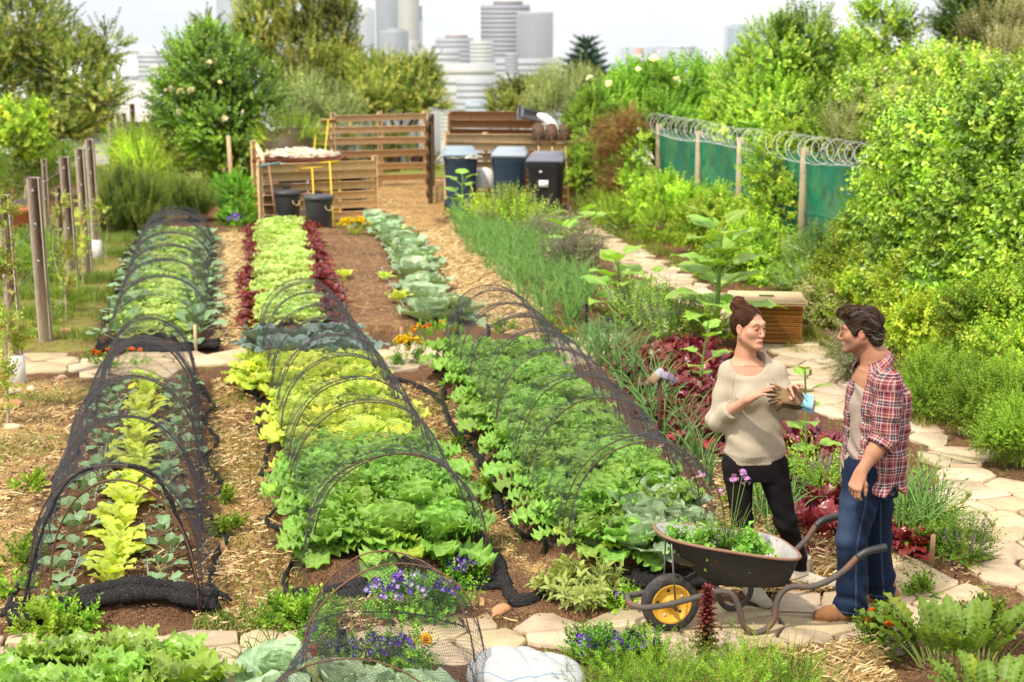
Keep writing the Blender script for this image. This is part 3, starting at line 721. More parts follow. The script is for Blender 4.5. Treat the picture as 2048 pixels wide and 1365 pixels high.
plant_all("onion", onion, fill([(1760,1050),(1850,1030),(1880,1080),(1800,1095)], 12, 10, .1), "upright green onion right of the jeans of the man", "onion", "onions right of the man", (1.1, 1.5))
plant_all("spinach_beet", spinach, fill([(20,1400),(380,1380),(400,1445),(20,1460)], 14, 11, .2) + [G(60,1350), G(150,1335), G(250,1345), G(340,1352), G(10,1390)], "crinkled green spinach beet in the foreground at the left end of the stone path", "spinach beet", "spinach beets in the foreground", (1.0, 1.35))
plant_all("beet", beet, [G(180,1322), G(235,1318)], "small red beet half hidden behind the foreground spinach beet", "beet", "beets behind the spinach beet", (.6, .75))
o = put("horseradish", horserad[0], G(1915, 1325), .4, 1.12, "big leafy horseradish with toothed leaves in the right foreground", "horseradish"); o = put("horseradish", horserad[1], G(1985, 1430), 2.0, .8, "lower horseradish clump at the bottom right corner of the bed", "horseradish")

# ------------------------------------------------------------------ hoop tunnels under black netting
HOOPC = (.085, .045, .028); NETC = (.050, .050, .058)
def net_tunnel(AB, hoops, label, cell=.036, tr=.00085, skirt=.16, sag=.16, s_ext=(.0, .0), front_roll=.05, seed=0, arcn=34, roll=True, hoop_r=.0046):
    "hoops: (s, height, half width, twist along the axis, sideways shift)"
    A, B = AB; d = nrm(B - A); nrmv = np.array([d[1], -d[0]]); g = np.random.default_rng(seed)
    root = empty("net_tunnel", (A[0], A[1], gz(*A)), 0, label, "net tunnel"); z0 = gz(*A)
    hs = np.array([h[0] for h in hoops]); hh = np.array([h[1] for h in hoops]); hw = np.array([h[2] for h in hoops]); hsf = np.array([h[4] for h in hoops])
    def W(s, t, z): return np.stack([d[0] * s + nrmv[0] * t, d[1] * s + nrmv[1] * t, z], -1)
    for (s, h, w_, tw, sf) in hoops:
        ph = np.linspace(0, PI, 25); t = -w_ * np.cos(ph) + sf; z = h * np.sin(ph) ** .8
        q = W(s + tw * np.cos(ph) + .012 * np.sin(3 * ph + s * 7), t + .008 * np.sin(5 * ph + s * 3), z - .02 + 0 * ph)
        b = MB(); b.tube(q, hoop_r, 6, HOOPC); b.build("hoop", M["rust"], root, True)
    s0, s1 = hs[0] - s_ext[0], hs[-1] + s_ext[1]; Ls = s1 - s0
    La = 2.45 * np.mean(hh) * .62 + 2.0 * np.mean(hw) * .62 + 2 * skirt + .45
    def S(s, a):
        "net surface: s along the bed, a from 0 to 1 over the arch"
        h = np.interp(s, hs, hh); w_ = np.interp(s, hs, hw); sf = np.interp(s, hs, hsf)
        k = np.clip(np.searchsorted(hs, s) - 1, 0, len(hs) - 2); u = np.clip((s - hs[k]) / (hs[k + 1] - hs[k] + 1e-9), 0, 1); inside = (s >= hs[0]) & (s <= hs[-1])
        sg = np.where(inside, np.sin(u * PI) ** .9, 0) * sag * np.clip((hs[k + 1] - hs[k]) / .8, .3, 1.2)
        out = np.where(inside, 0, np.minimum(np.abs(s - np.clip(s, hs[0], hs[-1])), .5) / .5)
        e = skirt / La; a2 = np.clip((a - e) / (1 - 2 * e), 0, 1); ph = a2 * PI
        hgt = h * (1 - sg) * (1 - .75 * out); wid = w_ * (1 - sg * .35 * np.sin(ph))
        t = -wid * np.cos(ph) + sf; z = hgt * np.sin(ph) ** .8 + .006
        lo = np.clip((e - a) / e, 0, 1); hi = np.clip((a - 1 + e) / e, 0, 1)
        wob = .6 + .4 * np.sin(s * 7 + seed) * np.sin(s * 3.1 + 2 * seed)
        fl = skirt * .55
        t = t - lo * fl * wob + hi * fl * (.6 + .4 * np.sin(s * 6.1 + 1 + seed))
        z = z + (lo + hi) * (.02 + .03 * np.abs(np.sin(s * 13 + seed)) * (lo + hi))
        low = np.exp(-np.minimum(ph, PI - ph) * 3.0)                       # pleats where the net reaches the ground
        t = t + np.where(a > .5, 1, -1) * low * .035 * (np.sin(s * 17 + seed) + .6 * np.sin(s * 29 + 2 * seed)) * (1 + .0 * s)
        z = z + .010 * np.sin(s * 23 + ph * 5 + seed) * np.sin(ph)
        return W(s, t, z)
    K = arcn; ks = np.arange(K + 1) / K * La; segs = MB()
    for sg_ in (1, -1):
        c = np.arange(s0 - La, s1 + La, cell)
        s = c[:, None] + sg_ * ks[None]; a = np.repeat((ks / La)[None], len(c), 0)
        ok = (s >= s0 - 1e-6) & (s <= s1 + 1e-6)
        P_ = S(np.clip(s, s0, s1), a)
        dP = np.gradient(P_, axis=1); T_ = dP / (np.linalg.norm(dP, axis=2, keepdims=True) + 1e-9)
        ref = P_ - W(np.clip(s, s0, s1), np.zeros_like(a), np.zeros_like(a)); Nn = ref / (np.linalg.norm(ref, axis=2, keepdims=True) + 1e-9)
        X_ = np.cross(T_, Nn); X_ /= np.linalg.norm(X_, axis=2, keepdims=True) + 1e-9; Y_ = np.cross(X_, T_)
        r = tr
        V = np.stack([P_ + Y_ * r, P_ - Y_ * r * .5 + X_ * r * .87, P_ - Y_ * r * .5 - X_ * r * .87], 2)
        nl, nk = s.shape; idx = np.arange(nl * nk * 3).reshape(nl, nk, 3)
        keep = ok[:, :-1] & ok[:, 1:]; q = []
        for k in range(3):
            k2 = (k + 1) % 3; f = np.stack([idx[:, :-1, k], idx[:, :-1, k2], idx[:, 1:, k2], idx[:, 1:, k]], -1); q.append(f[keep])
        used = np.concatenate(q); uq, inv = np.unique(used, return_inverse=True)
        segs.add(V.reshape(-1, 3)[uq], inv.reshape(used.shape), NETC)
    segs.build("netting", M["net"], root, True)
    # bunched net along the ground
    def rope(P_, r, name="gathered_net", n=9):
        P_ = catmull(P_, 7); m_ = len(P_); i_ = np.arange(m_)
        P_ = P_ + g.normal(0, .0025, P_.shape); rr = r * (.85 + .25 * np.sin(i_ * .31 + seed) * np.sin(i_ * .13) + .06 * g.normal(0, 1, m_)); rr = np.clip(rr, r * .35, r * 1.5)
        b = MB(); b.tube(P_, rr, n, NETC, flat=.7)
        o_ = b.build(name, M["netroll"], root, True); return o_
    if roll:
        for side in (-1, 1):
            ss = np.arange(s0, s1 + .01, .28); w_ = np.interp(ss, hs, hw); sf = np.interp(ss, hs, hsf)
            t = side * (w_ + skirt * .55 + .05 * np.sin(ss * 5 + seed + side) + .03 * np.sin(ss * 11)) + sf
            P_ = W(ss, t, np.full(len(ss), .015))
            for q in P_: q[2] += gz(q[0] + A[0], q[1] + A[1]) - z0
            rope(P_, .022)
    if front_roll:
        w_ = hw[0] + skirt * .5; tt = np.linspace(-w_, w_, 9)
        P_ = W(s0 - .10 + .05 * np.sin(tt * 6 + seed), tt, np.full(9, front_roll * .6))
        for q in P_: q[2] += gz(q[0] + A[0], q[1] + A[1]) - z0
        rope(P_, front_roll, n=12); rope(P_ + W(np.full(9, .07), np.zeros(9), np.full(9, front_roll * .5)), front_roll * .8, n=10)
    return root, S, W, rope
m_, nt, out = newmat("bunched_net"); N = NT(nt)
oc = N.coord("Object"); vz = N.n("TexVoronoi"); vz.inputs["Scale"].default_value = 75; N.l(oc, vz.inputs["Vector"]); vz.feature = "DISTANCE_TO_EDGE"
k = N.ramp(vz.outputs["Distance"], [(0.02, 1), (.12, 0)]); n1 = N.noise(N.mapping(oc, (1, 1, 1)), 30, 3)
c = N.mix(k, N.mix(n1, (.010, .009, .009), (.022, .019, .018)), (.07, .068, .07))
N.bsdf(out, c, .85, .1, normal=N.bump(N.math("ADD", k, N.math("MULTIPLY", n1, 2.0)), .8, .01)); M["netroll"] = m_
def sy(AB, y):
    A, B = AB; d = nrm(B - A); lo, hi = -3., 30.
    for _ in range(50):
        mid = (lo + hi) / 2; q = A + d * mid
        if proj((q[0], q[1], 0))[1] > y: lo = mid
        else: hi = mid
    return lo
h1 = [(sy(T1, 1222), .80, .47, .05, .0), (sy(T1, 1085), .78, .46, -.04, .0), (sy(T1, 985), .80, .46, .05, .0), (sy(T1, 880), .76, .43, -.05, .0), (sy(T1, 862), .74, .41, .06, .02), (sy(T1, 790), .66, .40, .0, .0), (sy(T1, 770), .62, .38, .04, .0)]
r1, S1, W1, rope1 = net_tunnel(T1, h1, "black net hoop tunnel in the left foreground, open at the front over a chard row", seed=1, cell=.031, tr=.00095, s_ext=(0.0, .05), front_roll=.07)
# the net gathered back along the first hoop, and an inner crossing hoop
ph = np.linspace(0, PI, 25); s_ = h1[0][0]
q = W1(s_ - .10 + .12 * np.cos(ph), -.40 * np.cos(ph) + .05, .74 * np.sin(ph) ** .85 - .02); b = MB(); b.tube(q, .0062, 6, (.12, .06, .035)); b.build("hoop", M["rust"], r1, True)
rope1(W1(s_ - .08 - .14 * np.linspace(0, 1, 7), .10 + .37 * np.linspace(0, 1, 7) ** .7, .76 * (1 - np.linspace(0, 1, 7) ** 1.9) + .03), .018)
rope1(W1(s_ - .06 - .10 * np.linspace(0, 1, 7), -.08 - .40 * np.linspace(0, 1, 7) ** .8, .75 * (1 - np.linspace(0, 1, 7) ** 1.8) + .03), .013)
h1b = [(sy(T1B, y), h, w_, tw, sf) for y, h, w_, tw, sf in ((700, .50, .46, .05, -.05), (672, .60, .50, .0, 0), (630, .60, .52, .06, 0), (590, .58, .53, -.06, 0), (555, .56, .54, .05, 0), (525, .56, .55, 0, 0), (500, .54, .55, .05, 0), (482, .5, .52, 0, 0))]
r1b, S1b, W1b, rope1b = net_tunnel(T1B, h1b, "long black net hoop tunnel behind the cross path on the left, over lettuces", cell=.05, tr=.0013, hoop_r=.0036, seed=4, skirt=.3, front_roll=.06, s_ext=(.05, .1))
h2 = [(sy(T2, y), h, w_, tw, sf) for y, h, w_, tw, sf in ((1165, .66, .53, .04, 0), (1148, .62, .50, -.08, .02), (1040, .68, .52, .05, 0), (985, .70, .50, -.04, 0), (930, .72, .50, .03, 0), (880, .74, .48, -.05, 0), (830, .72, .48, .05, 0), (790, .70, .47, -.05, 0), (755, .70, .46, .04, 0), (725, .68, .45, 0, 0), (708, .66, .44, .05, 0))]
r2, S2, W2, rope2 = net_tunnel(T2, h2, "black net hoop tunnel in the middle over kale and yellow green leaf lettuce", seed=2, s_ext=(.12, .05), front_roll=.05, sag=.12)
h3 = [(sy(T3, y), h, w_, tw, sf) for y, h, w_, tw, sf in ((1150, .70, .47, .05, .02), (1120, .66, .46, -.10, 0), (1035, .70, .48, .05, 0), (985, .72, .48, -.04, 0), (920, .74, .48, .05, 0), (870, .74, .48, -.05, 0), (825, .72, .48, .04, 0), (790, .72, .47, -.04, 0), (755, .72, .47, .05, 0), (735, .70, .46, 0, 0))]
r3, S3, W3, rope3 = net_tunnel(T3, h3, "black net hoop tunnel on the right over kale and big cabbages", seed=3, s_ext=(.10, .05), front_roll=.055, sag=.12)
h4 = [(0.0, .60, .43, .06, -.06), (.12, .58, .43, -.14, -.10), (.95, .44, .46, .05, -.10), (1.7, .44, .46, 0, -.1)]
HOOPC = (.16, .075, .04)
r4, S4, W4, rope4 = net_tunnel(T4, h4, "low black net hoop tunnel at the bottom of the picture beside the white sack", seed=6, cell=.028, tr=.0009, s_ext=(.0, .0), front_roll=0, roll=False)
rope4(W4(np.array([-.02, -.05, -.04, -.03, .0]), np.array([-.42, -.2, 0., .2, .42]), np.array([.20, .24, .25, .24, .16])), .006)
b = MB(); b.tube(np.c_[at(985, 1130, .16)[:, None], at(1010, 1180, .04)[:, None], at(1035, 1215, .03)[:, None], at(1065, 1210, .03)[:, None], at(1090, 1195, .04)[:, None]].T, .045, 10, NETC)
def loose_roll(px, r, parent):
    P_ = catmull([G(*q) + [0, 0, r * .7] for q in px], 8); m2 = len(P_); g = np.random.default_rng(len(px))
    b = MB(); b.tube(P_ - np.array(parent.location), np.clip(r * (1 + .07 * g.normal(0, 1, m2) + .2 * np.sin(np.arange(m2) * .4)), r * .5, r * 1.6), 10, NETC, flat=.8); b.build("gathered_net", M["netroll"], parent, True)
loose_roll([(985,1120),(1005,1172),(1030,1212),(1062,1212),(1090,1192)], .05, r2)
loose_roll([(1000,1030),(985,960),(960,925),(905,860),(880,805),(820,770),(780,760)], .028, r3)
loose_roll([(1150,1190),(1200,1172),(1260,1180),(1330,1168)], .06, r3)
# ------------------------------------------------------------------ trees, hedges and shrubs
def pb(px, py, rx, ry, Y, depth=.9):
    "an ellipsoid whose outline is about rx by ry photo pixels at distance Y"
    c = atY(px, py, Y); k = ppm(Y); return (c, np.array([rx / k, rx / k * depth, ry / k]))
OLIVE = [(0.154,0.227,0.037), (0.270,0.315,0.054), (0.376,0.398,0.087), (0.179,0.240,0.043), (0.449,0.439,0.124)]
GRN = [(0.137,0.311,0.024), (0.220,0.458,0.037), (0.091,0.220,0.020), (0.311,0.549,0.057)]
LIME = [(0.330,0.531,0.033), (0.488,0.677,0.050), (0.237,0.421,0.033), (0.598,0.700,0.083)]
GREY = [(0.300,0.375,0.149), (0.405,0.465,0.202), (0.210,0.285,0.095)]
DARK = [(0.061,0.140,0.019), (0.105,0.210,0.028), (0.158,0.263,0.039)]
FRESH = [(.21,.36,.03), (.30,.45,.045), (.13,.25,.018)]
PRIV = [(0.238,0.403,0.033), (0.366,0.549,0.050), (0.165,0.293,0.024), (0.512,0.640,0.083)]
def tree(label, blobs, n, tmpl, cols, base, r0, seed, s=(.8, 1.2), bark=(.16,.12,.08), group=None, shell=.5, up=.5, mat="matte", extra=None):
    return shrub("tree", blobs, n, tmpl, cols, label, "tree", group, seed, mat, s, (base, r0), shell, up, crown="crown", trunk="trunk", barkcol=bark, extra=extra)
def gp(px, Y): p = atY(px, 300, Y); return (p[0], Y, gz(p[0], Y))
def flowers_extra(n, col, size, seed, blobs):
    def fn(b, base):
        P, D = blob_points(blobs, n, seed, .95, .8); g = np.random.default_rng(seed)
        t = [sprig(9, .05, .6, .8, 300 + k, up=20) for k in range(2)]
        sprig_cloud(P - base, D, np.full(len(P), size) * g.uniform(.7, 1.3, len(P)), t, [col], seed, b)
    return fn
tree("olive brown open tree on the left with leaning pale limbs", [pb(40,60,110,90,37), pb(-40,170,120,110,37), pb(150,150,75,80,36.5), pb(205,200,45,55,36), pb(90,250,110,60,36.5), pb(215,95,30,55,37)], 3600, SP_TREE, OLIVE, gp(95, 37), .16, 1, (.55, .9), (.30,.23,.15), shell=.35)
shrub("shrub", [pb(620,320,60,45,38), pb(720,320,60,45,38.5), pb(810,320,60,45,39), pb(670,290,50,30,38.5), pb(770,290,50,30,39)], 1500, SP_TREE, OLIVE + DARK[:1], "dark olive scrub showing through the slats of the back fence", seed=150, s=(.35, .55))
tree("dense bright green round tree left of the compost bays", [pb(420,150,85,75,32), pb(360,205,55,60,32), pb(490,200,65,65,32), pb(440,250,70,55,31.5), pb(470,310,60,50,31.5), pb(420,100,45,35,32)], 2600, SP_TREE, GRN, gp(480, 32), .11, 2, (.5, .85), (.22,.10,.06), mat="gloss", extra=flowers_extra(10, (.75,.72,.55), .14, 5, [pb(420,170,90,75,31)]))
OG = "olive poplars behind the compost bays"
tree("tall narrow olive tree in front of the pale blue glass tower", [pb(520,30,45,70,46), pb(500,95,40,60,46), pb(545,120,38,80,46), pb(415,60,16,35,46)], 1100, SP_TREE, OLIVE, gp(520, 46), .12, 3, (.6, 1.0), shell=.35, up=1.2, group=OG)
tree("tall olive tree with upright plumes in front of the white banded tower", [pb(590,40,35,80,45), pb(640,80,45,90,45), pb(685,60,30,90,45), pb(620,150,60,60,44), pb(690,160,45,55,44)], 1700, SP_TREE, OLIVE, gp(640, 45), .14, 4, (.6, 1.0), shell=.35, up=1.2, group=OG)
tree("bushy olive tree above the hanging tools on the back fence", [pb(760,160,55,50,42), pb(820,180,55,45,42), pb(850,150,30,40,42), pb(730,200,55,40,41), pb(860,205,28,25,41)], 1700, SP_TREE, OLIVE, gp(790, 42), .13, 5, (.55, .9), shell=.4, up=.8, group=OG)
shrub("shrub", [pb(610,215,60,45,37), pb(665,225,45,35,37), pb(570,230,30,30,36)], 900, SP_FINE, GREY, "grey green willowy shrub between the round tree and the back fence", seed=6, s=(1.3, 2.0), up=1.2)
shrub("shrub", [pb(1030,205,40,40,42), pb(1080,195,40,30,43), pb(1010,225,30,20,41)], 700, SP_TREE, OLIVE, "olive shrub behind the brown compost boards", seed=7, s=(.5, .8))
shrub("shrub", [pb(1130,195,60,45,40), pb(1185,200,50,40,40), pb(1100,220,45,25,39)], 1000, SP_FINE, GREY, "pale grey green feathery bush left of the conifer", seed=8, s=(1.3, 2.0), up=1.3)
# the conifer: tiers of drooping boughs
def conifer():
    base = gp(1170, 90); k = ppm(90); top = atY(1168, 85, 90); root = empty("conifer", base, 0, "dark tiered conifer standing alone against the city", "tree")
    b = MB(); H = top[2] - base[2]; b.tube(np.array([[0, 0, 0], [0, 0, H]]), [.22, .03], 7, (.06,.05,.04)); b.build("trunk", M["bark"], root)
    P = []; D = []; g = np.random.default_rng(4)
    for i in range(9):
        zc = H - .1 - i * .34; r = .16 + i * .17
        for a in np.linspace(0, 2*PI, 8 + i, endpoint=False) + g.uniform(0, 1):
            for q in np.linspace(.15, 1, 3 + i): P.append([math.cos(a)*r*q, math.sin(a)*r*q, zc + .12*q*q]); D.append(nrm([math.cos(a), math.sin(a), .6]))
    b = sprig_cloud(np.array(P), np.array(D), g.uniform(1.0, 1.6, len(P)), SP_TREE, [(.05,.10,.06), (.03,.075,.045)], 3); b.build("crown", M["matte"], root)
conifer()
EL = "elder and privet trees beyond the fence"
tree("bright green rounded elder with white flower heads beyond the fence end", [pb(1290,190,70,55,31), pb(1370,185,75,50,31), pb(1220,230,50,60,30), pb(1440,200,50,50,31), pb(1310,240,90,40,30)], 2400, SP_TREE, FRESH, gp(1320, 31), .10, 9, (.45, .8), mat="leaf", extra=flowers_extra(16, (.8,.78,.6), .16, 6, [pb(1300,180,130,60,30.5)]))
shrub("shrub", [pb(1180,270,45,65,29.5), pb(1215,320,45,60,29), pb(1160,350,28,40,29), pb(1240,380,40,40,28)], 1300, SP_TREE, FRESH, "green leafy bush between the spades and the dry creeper", seed=10, s=(.4, .65), mat="leaf")
tree("tall glossy green privet tree rising above the razor wire", [pb(1560,120,75,75,26), pb(1500,180,65,75,26), pb(1620,110,60,75,26), pb(1660,190,75,70,26), pb(1560,230,95,60,25.5), pb(1690,130,45,50,26.5), pb(1455,235,40,40,26), pb(1650,285,60,45,24.5), pb(1570,300,55,40,24.8), pb(1480,270,50,35,25.5)], 4200, SP_TREE, PRIV, gp(1580, 26.5), .12, 11, (.38, .68), mat="gloss")
tree("loose airy sapling with long arching shoots against the sky", [pb(1770,60,60,45,24), pb(1735,110,35,30,24), pb(1820,120,35,35,24), pb(1790,170,40,45,24), pb(1760,15,45,22,24)], 480, SP_TREE, PRIV, gp(1790, 24), .045, 12, (.4, .65), (.25,.17,.10), shell=.15, up=.9, mat="gloss")
tree("dark dense evergreen tree in the top right corner", [pb(1950,40,65,55,34), pb(2030,30,70,70,34), pb(1925,85,35,28,34)], 1700, SP_TREE, DARK, gp(1980, 34), .2, 13, (.5, .85))
shrub("shrub", [pb(1990,80,55,40,27), pb(1950,110,35,25,27), pb(2050,70,45,55,27), pb(2010,130,50,30,26)], 1300, SP_FINE, [(.36,.32,.17), (.45,.40,.24), (.25,.25,.09), (.17,.20,.05)], "beige plumed shrub below the dark evergreen in the top right corner", seed=14, s=(1.0, 1.6), up=1.2)
shrub("shrub", [pb(1760,210,70,55,23), pb(1850,190,70,65,23), pb(1930,190,70,60,22.5), pb(2020,210,70,75,22), pb(1820,260,90,45,22), pb(1720,265,45,45,23)], 3200, SP_BROAD, PRIV + [(.34,.36,.12)], "broad privet thicket behind the honeysuckle hedge on the right", seed=15, s=(.9, 1.5), mat="gloss")
shrub("shrub", [pb(1690,270,22,36,21.5), pb(1790,235,26,40,22), pb(1665,255,14,24,21.7)], 260, SP_FINE, [(.45,.42,.22), (.36,.36,.15), (.22,.27,.07)], "cream plumed shoots in front of the privet thicket", seed=16, s=(.7, 1.1), up=1.6)
hb = [pb(1790,385,55,70,18.4), pb(1840,330,75,80,17.4), pb(1915,315,85,85,16), pb(2010,300,85,110,14.8), pb(1800,480,75,80,17.4), pb(1870,450,90,95,16), pb(1975,440,95,110,14.6), pb(2060,430,60,110,13.8), pb(1830,560,75,70,16), pb(1930,575,85,80,14.6), pb(2030,560,70,90,13.6), pb(1750,480,35,50,18.4)]
shrub("hedge", hb, 7000, SP_BROAD, PRIV + LIME[:2] + [(.09,.16,.018)], "big glossy honeysuckle hedge swallowing the fence on the right", "hedge", seed=17, s=(.85, 1.35), mat="gloss", shell=.6, up=.25)
shrub("climber", [pb(1540,330,45,60,21.6), pb(1560,420,50,70,21.2), pb(1530,500,50,60,20.8), pb(1575,290,25,35,21.6)], 900, SP_BROAD, LIME + PRIV[:1], "yellow green climber hanging over the green fence between two posts", "climber", seed=18, s=(.65, 1.05), mat="leaf")
BR = [(0.240,0.128,0.047), (0.330,0.195,0.081), (0.165,0.090,0.041)]
shrub("climber", [pb(1225,270,36,38,27.6), pb(1232,330,32,45,27.4), pb(1262,250,35,22,27.6), pb(1240,380,26,35,27.2)], 1000, SP_NEEDLE, BR, "dry brown creeper clump over the far end of the fence", "climber", seed=19, s=(.8, 1.4), up=-.6)
shrub("climber", [pb(1275,330,20,60,27.0), pb(1260,390,26,40,26.8)], 260, SP_BROAD, PRIV, "green creeper leaves beside the dry brown creeper", "climber", seed=20, s=(.7, 1.0), mat="leaf")
SG = "shrubs in front of the fence"
for k, (bl, n, cols, tm, lab, sc_) in enumerate([
  ([pb(1330,400,45,38,25), pb(1380,410,40,35,24.6), pb(1290,410,35,30,25)], 900, LIME + PRIV[:1], SP_BROAD, "yellow green bush below the second fence post", (.6, .95)),
  ([pb(1430,430,40,45,22.6), pb(1390,455,35,35,22.6), pb(1470,450,40,35,22.2)], 900, LIME, SP_BROAD, "lime green bush at the foot of the third fence post", (.55, .9)),
  ([pb(1500,500,50,45,20.4), pb(1450,520,40,35,20), pb(1540,540,45,45,19.8)], 1000, LIME + FRESH[:1], SP_BROAD, "bright lime bush behind the tall sunflower", (.55, .9)),
  ([pb(1610,545,40,40,19.2), pb(1650,520,40,45,19), pb(1600,580,40,30,18.8)], 900, GREY + FRESH, SP_FINE, "grey green feathery shrub at the foot of the nearest fence post", (.8, 1.2)),
  ([pb(1730,480,55,60,17.8), pb(1690,540,50,55,17.5), pb(1760,550,60,60,17), pb(1700,610,55,50,16.6)], 1500, LIME + PRIV[:1], SP_BROAD, "yellow green rounded shrub at the left end of the honeysuckle hedge", (.5, .85)),
  ([pb(1830,580,65,60,15), pb(1900,620,60,60,14.4), pb(1850,660,65,50,14)], 1600, LIME, SP_BROAD, "yellow green shrub with bare lower twigs above the ferny clump", (.45, .8)),
  ([pb(1960,640,60,60,13.2), pb(2030,620,60,70,13), pb(2000,710,60,45,12.6)], 1500, LIME + PRIV[:2], SP_BROAD, "lime shrub at the right edge behind the path", (.45, .75)),
  ([pb(1250,440,50,26,25.6), pb(1200,420,35,24,26.5), pb(1320,455,45,22,24)], 900, FRESH + LIME[:1], SP_FINE, "low fine leaved green plants along the far edge of the right path", (.7, 1.1)),
  ([pb(1640,610,36,36,16.8), pb(1670,640,28,25,16.5), pb(1610,620,26,30,16.9)], 700, [(.46,.46,.17), (.52,.47,.24), (.25,.33,.06)], SP_BROAD, "cream and yellow variegated bush right of the slatted compost box", (.45, .7)),
  ([pb(1705,700,26,30,13.7), pb(1690,725,20,18,13.6)], 350, [(.27,.30,.19), (.36,.36,.22), (.17,.21,.09)], SP_FINE, "small pale grey shrub between the path and the head of the man", (.5, .75)),
 ]):
    shrub("shrub", bl, n, tm, cols, lab, group=SG, seed=40 + k, s=sc_, mat="leaf")
FG_ = "ferny clumps beside the right path"
for k, (bl, n, lab) in enumerate([
  ([pb(1865,765,50,40,12.4), pb(1915,775,50,42,12.2), pb(1845,800,32,24,12.2)], 1500, "fresh green ferny clump left of the others along the right path"),
  ([pb(1975,810,45,38,11.6), pb(2030,790,50,50,11.5), pb(1925,825,30,20,11.6)], 1500, "fresh green ferny clump in the middle of the right edge"),
  ([pb(2040,865,40,34,10.8), pb(1995,875,28,20,10.8)], 900, "low fresh green clump cut by the right edge of the picture"),
 ]):
    shrub("fern_clump", bl, n, SP_FINE, FRESH, lab, "plant", FG_, 60 + k, "leaf", (.45, .75), up=.9, stem=(np.array([bl[0][0][0], bl[0][0][1], gz(bl[0][0][0], bl[0][0][1])]), .012))
# left side
RO = [(0.123,0.210,0.035), (0.210,0.315,0.047), (0.079,0.149,0.024), (0.298,0.385,0.071)]
shrub("rosemary_hedge", [pb(250,400,48,45,25.5), pb(225,440,35,45,25), pb(290,430,40,50,25), pb(310,400,25,30,25.5)], 2200, SP_NEEDLE, RO, "dark upright rosemary hedge behind the far left tunnel", "hedge", seed=70, s=(1.0, 1.6), up=2.2)
shrub("rosemary_hedge", [pb(360,405,40,30,27), pb(400,415,30,26,27)], 1100, SP_NEEDLE, RO, "lower rosemary hedge to the right of the larger one", "hedge", seed=71, s=(1.0, 1.5), up=2.2)
LS = "shrubs on the left side of the garden"
for k, (bl, n, cols, tm, lab, sc_, mt) in enumerate([
  ([pb(260,300,35,45,31), pb(285,340,45,35,30)], 800, LIME, SP_FINE, "yellow green feathery bush behind the tall left posts", (1.0, 1.5), "leaf"),
  ([pb(350,280,60,45,35), pb(400,300,50,40,34), pb(330,320,50,35,33.5)], 1200, OLIVE + DARK[:1], SP_TREE, "dull olive thicket under the round green tree", (.4, .65), "matte"),
  ([pb(475,400,34,45,27.5), pb(450,380,24,28,28), pb(480,440,32,25,26.6)], 900, GRN, SP_TREE, "leafy green plants against the left side of the compost bay", (.25, .4), "leaf"),
  ([pb(30,350,70,30,31), pb(130,340,50,26,31), pb(-30,330,50,40,32)], 1000, FRESH + OLIVE[:1], SP_FINE, "low green bushes under the olive brown tree", (.9, 1.4), "leaf"),
  ([pb(60,495,40,14,21), pb(20,515,35,16,20), pb(90,520,30,16,19.6)], 700, FRESH + GREY[:1], SP_FINE, "low green herbs below the terracotta bowl", (.6, .9), "leaf"),
  ([pb(125,600,40,20,17.6), pb(90,640,35,18,16.6)], 500, FRESH, SP_FINE, "low green weeds among the left posts", (.4, .6), "leaf"),
  ([pb(60,300,22,40,29), pb(40,240,40,30,29), pb(60,270,30,25,29), pb(30,290,30,25,29)], 300, LIME + FRESH, SP_BIG, "fig sapling with big pale leaves on twin trunks at the left edge", (.5, .75), "leaf"),
 ]):
    shrub("shrub", bl, n, tm, cols, lab, group=LS, seed=80 + k, s=sc_, mat=mt, barkcol=(.40,.33,.24))
CV = "climbing plants on the left posts"
VINE = [(0.255,0.390,0.041), (0.390,0.525,0.068), (0.510,0.540,0.135), (0.330,0.240,0.068)]
for k, (bl, n, lab) in enumerate([
  ([pb(8,430,14,50,13.2), pb(12,540,18,60,12.9), pb(18,660,24,45,12.4), pb(5,770,20,50,12)], 420, "leafy climber on the nearest left post, hanging to the ground"),
  ([pb(122,420,9,50,17.5), pb(122,500,10,45,17.2), pb(128,560,12,30,17)], 130, "thin climber between the second and third left posts"),
  ([pb(163,430,7,50,20), pb(166,500,9,40,19.6)], 90, "thin climber between the third and fourth left posts"),
  ([pb(207,430,8,40,22)], 50, "thin climber beside the farthest of the tall left posts"),
 ]):
    shrub("climber", bl, n, SP_BROAD, VINE, lab, "climber", CV, 90 + k, "leaf", (.3, .55), shell=.1, barkcol=(.35,.28,.2), stem=(np.array([bl[-1][0][0], bl[-1][0][1], gz(bl[-1][0][0], bl[-1][0][1])]), .012))
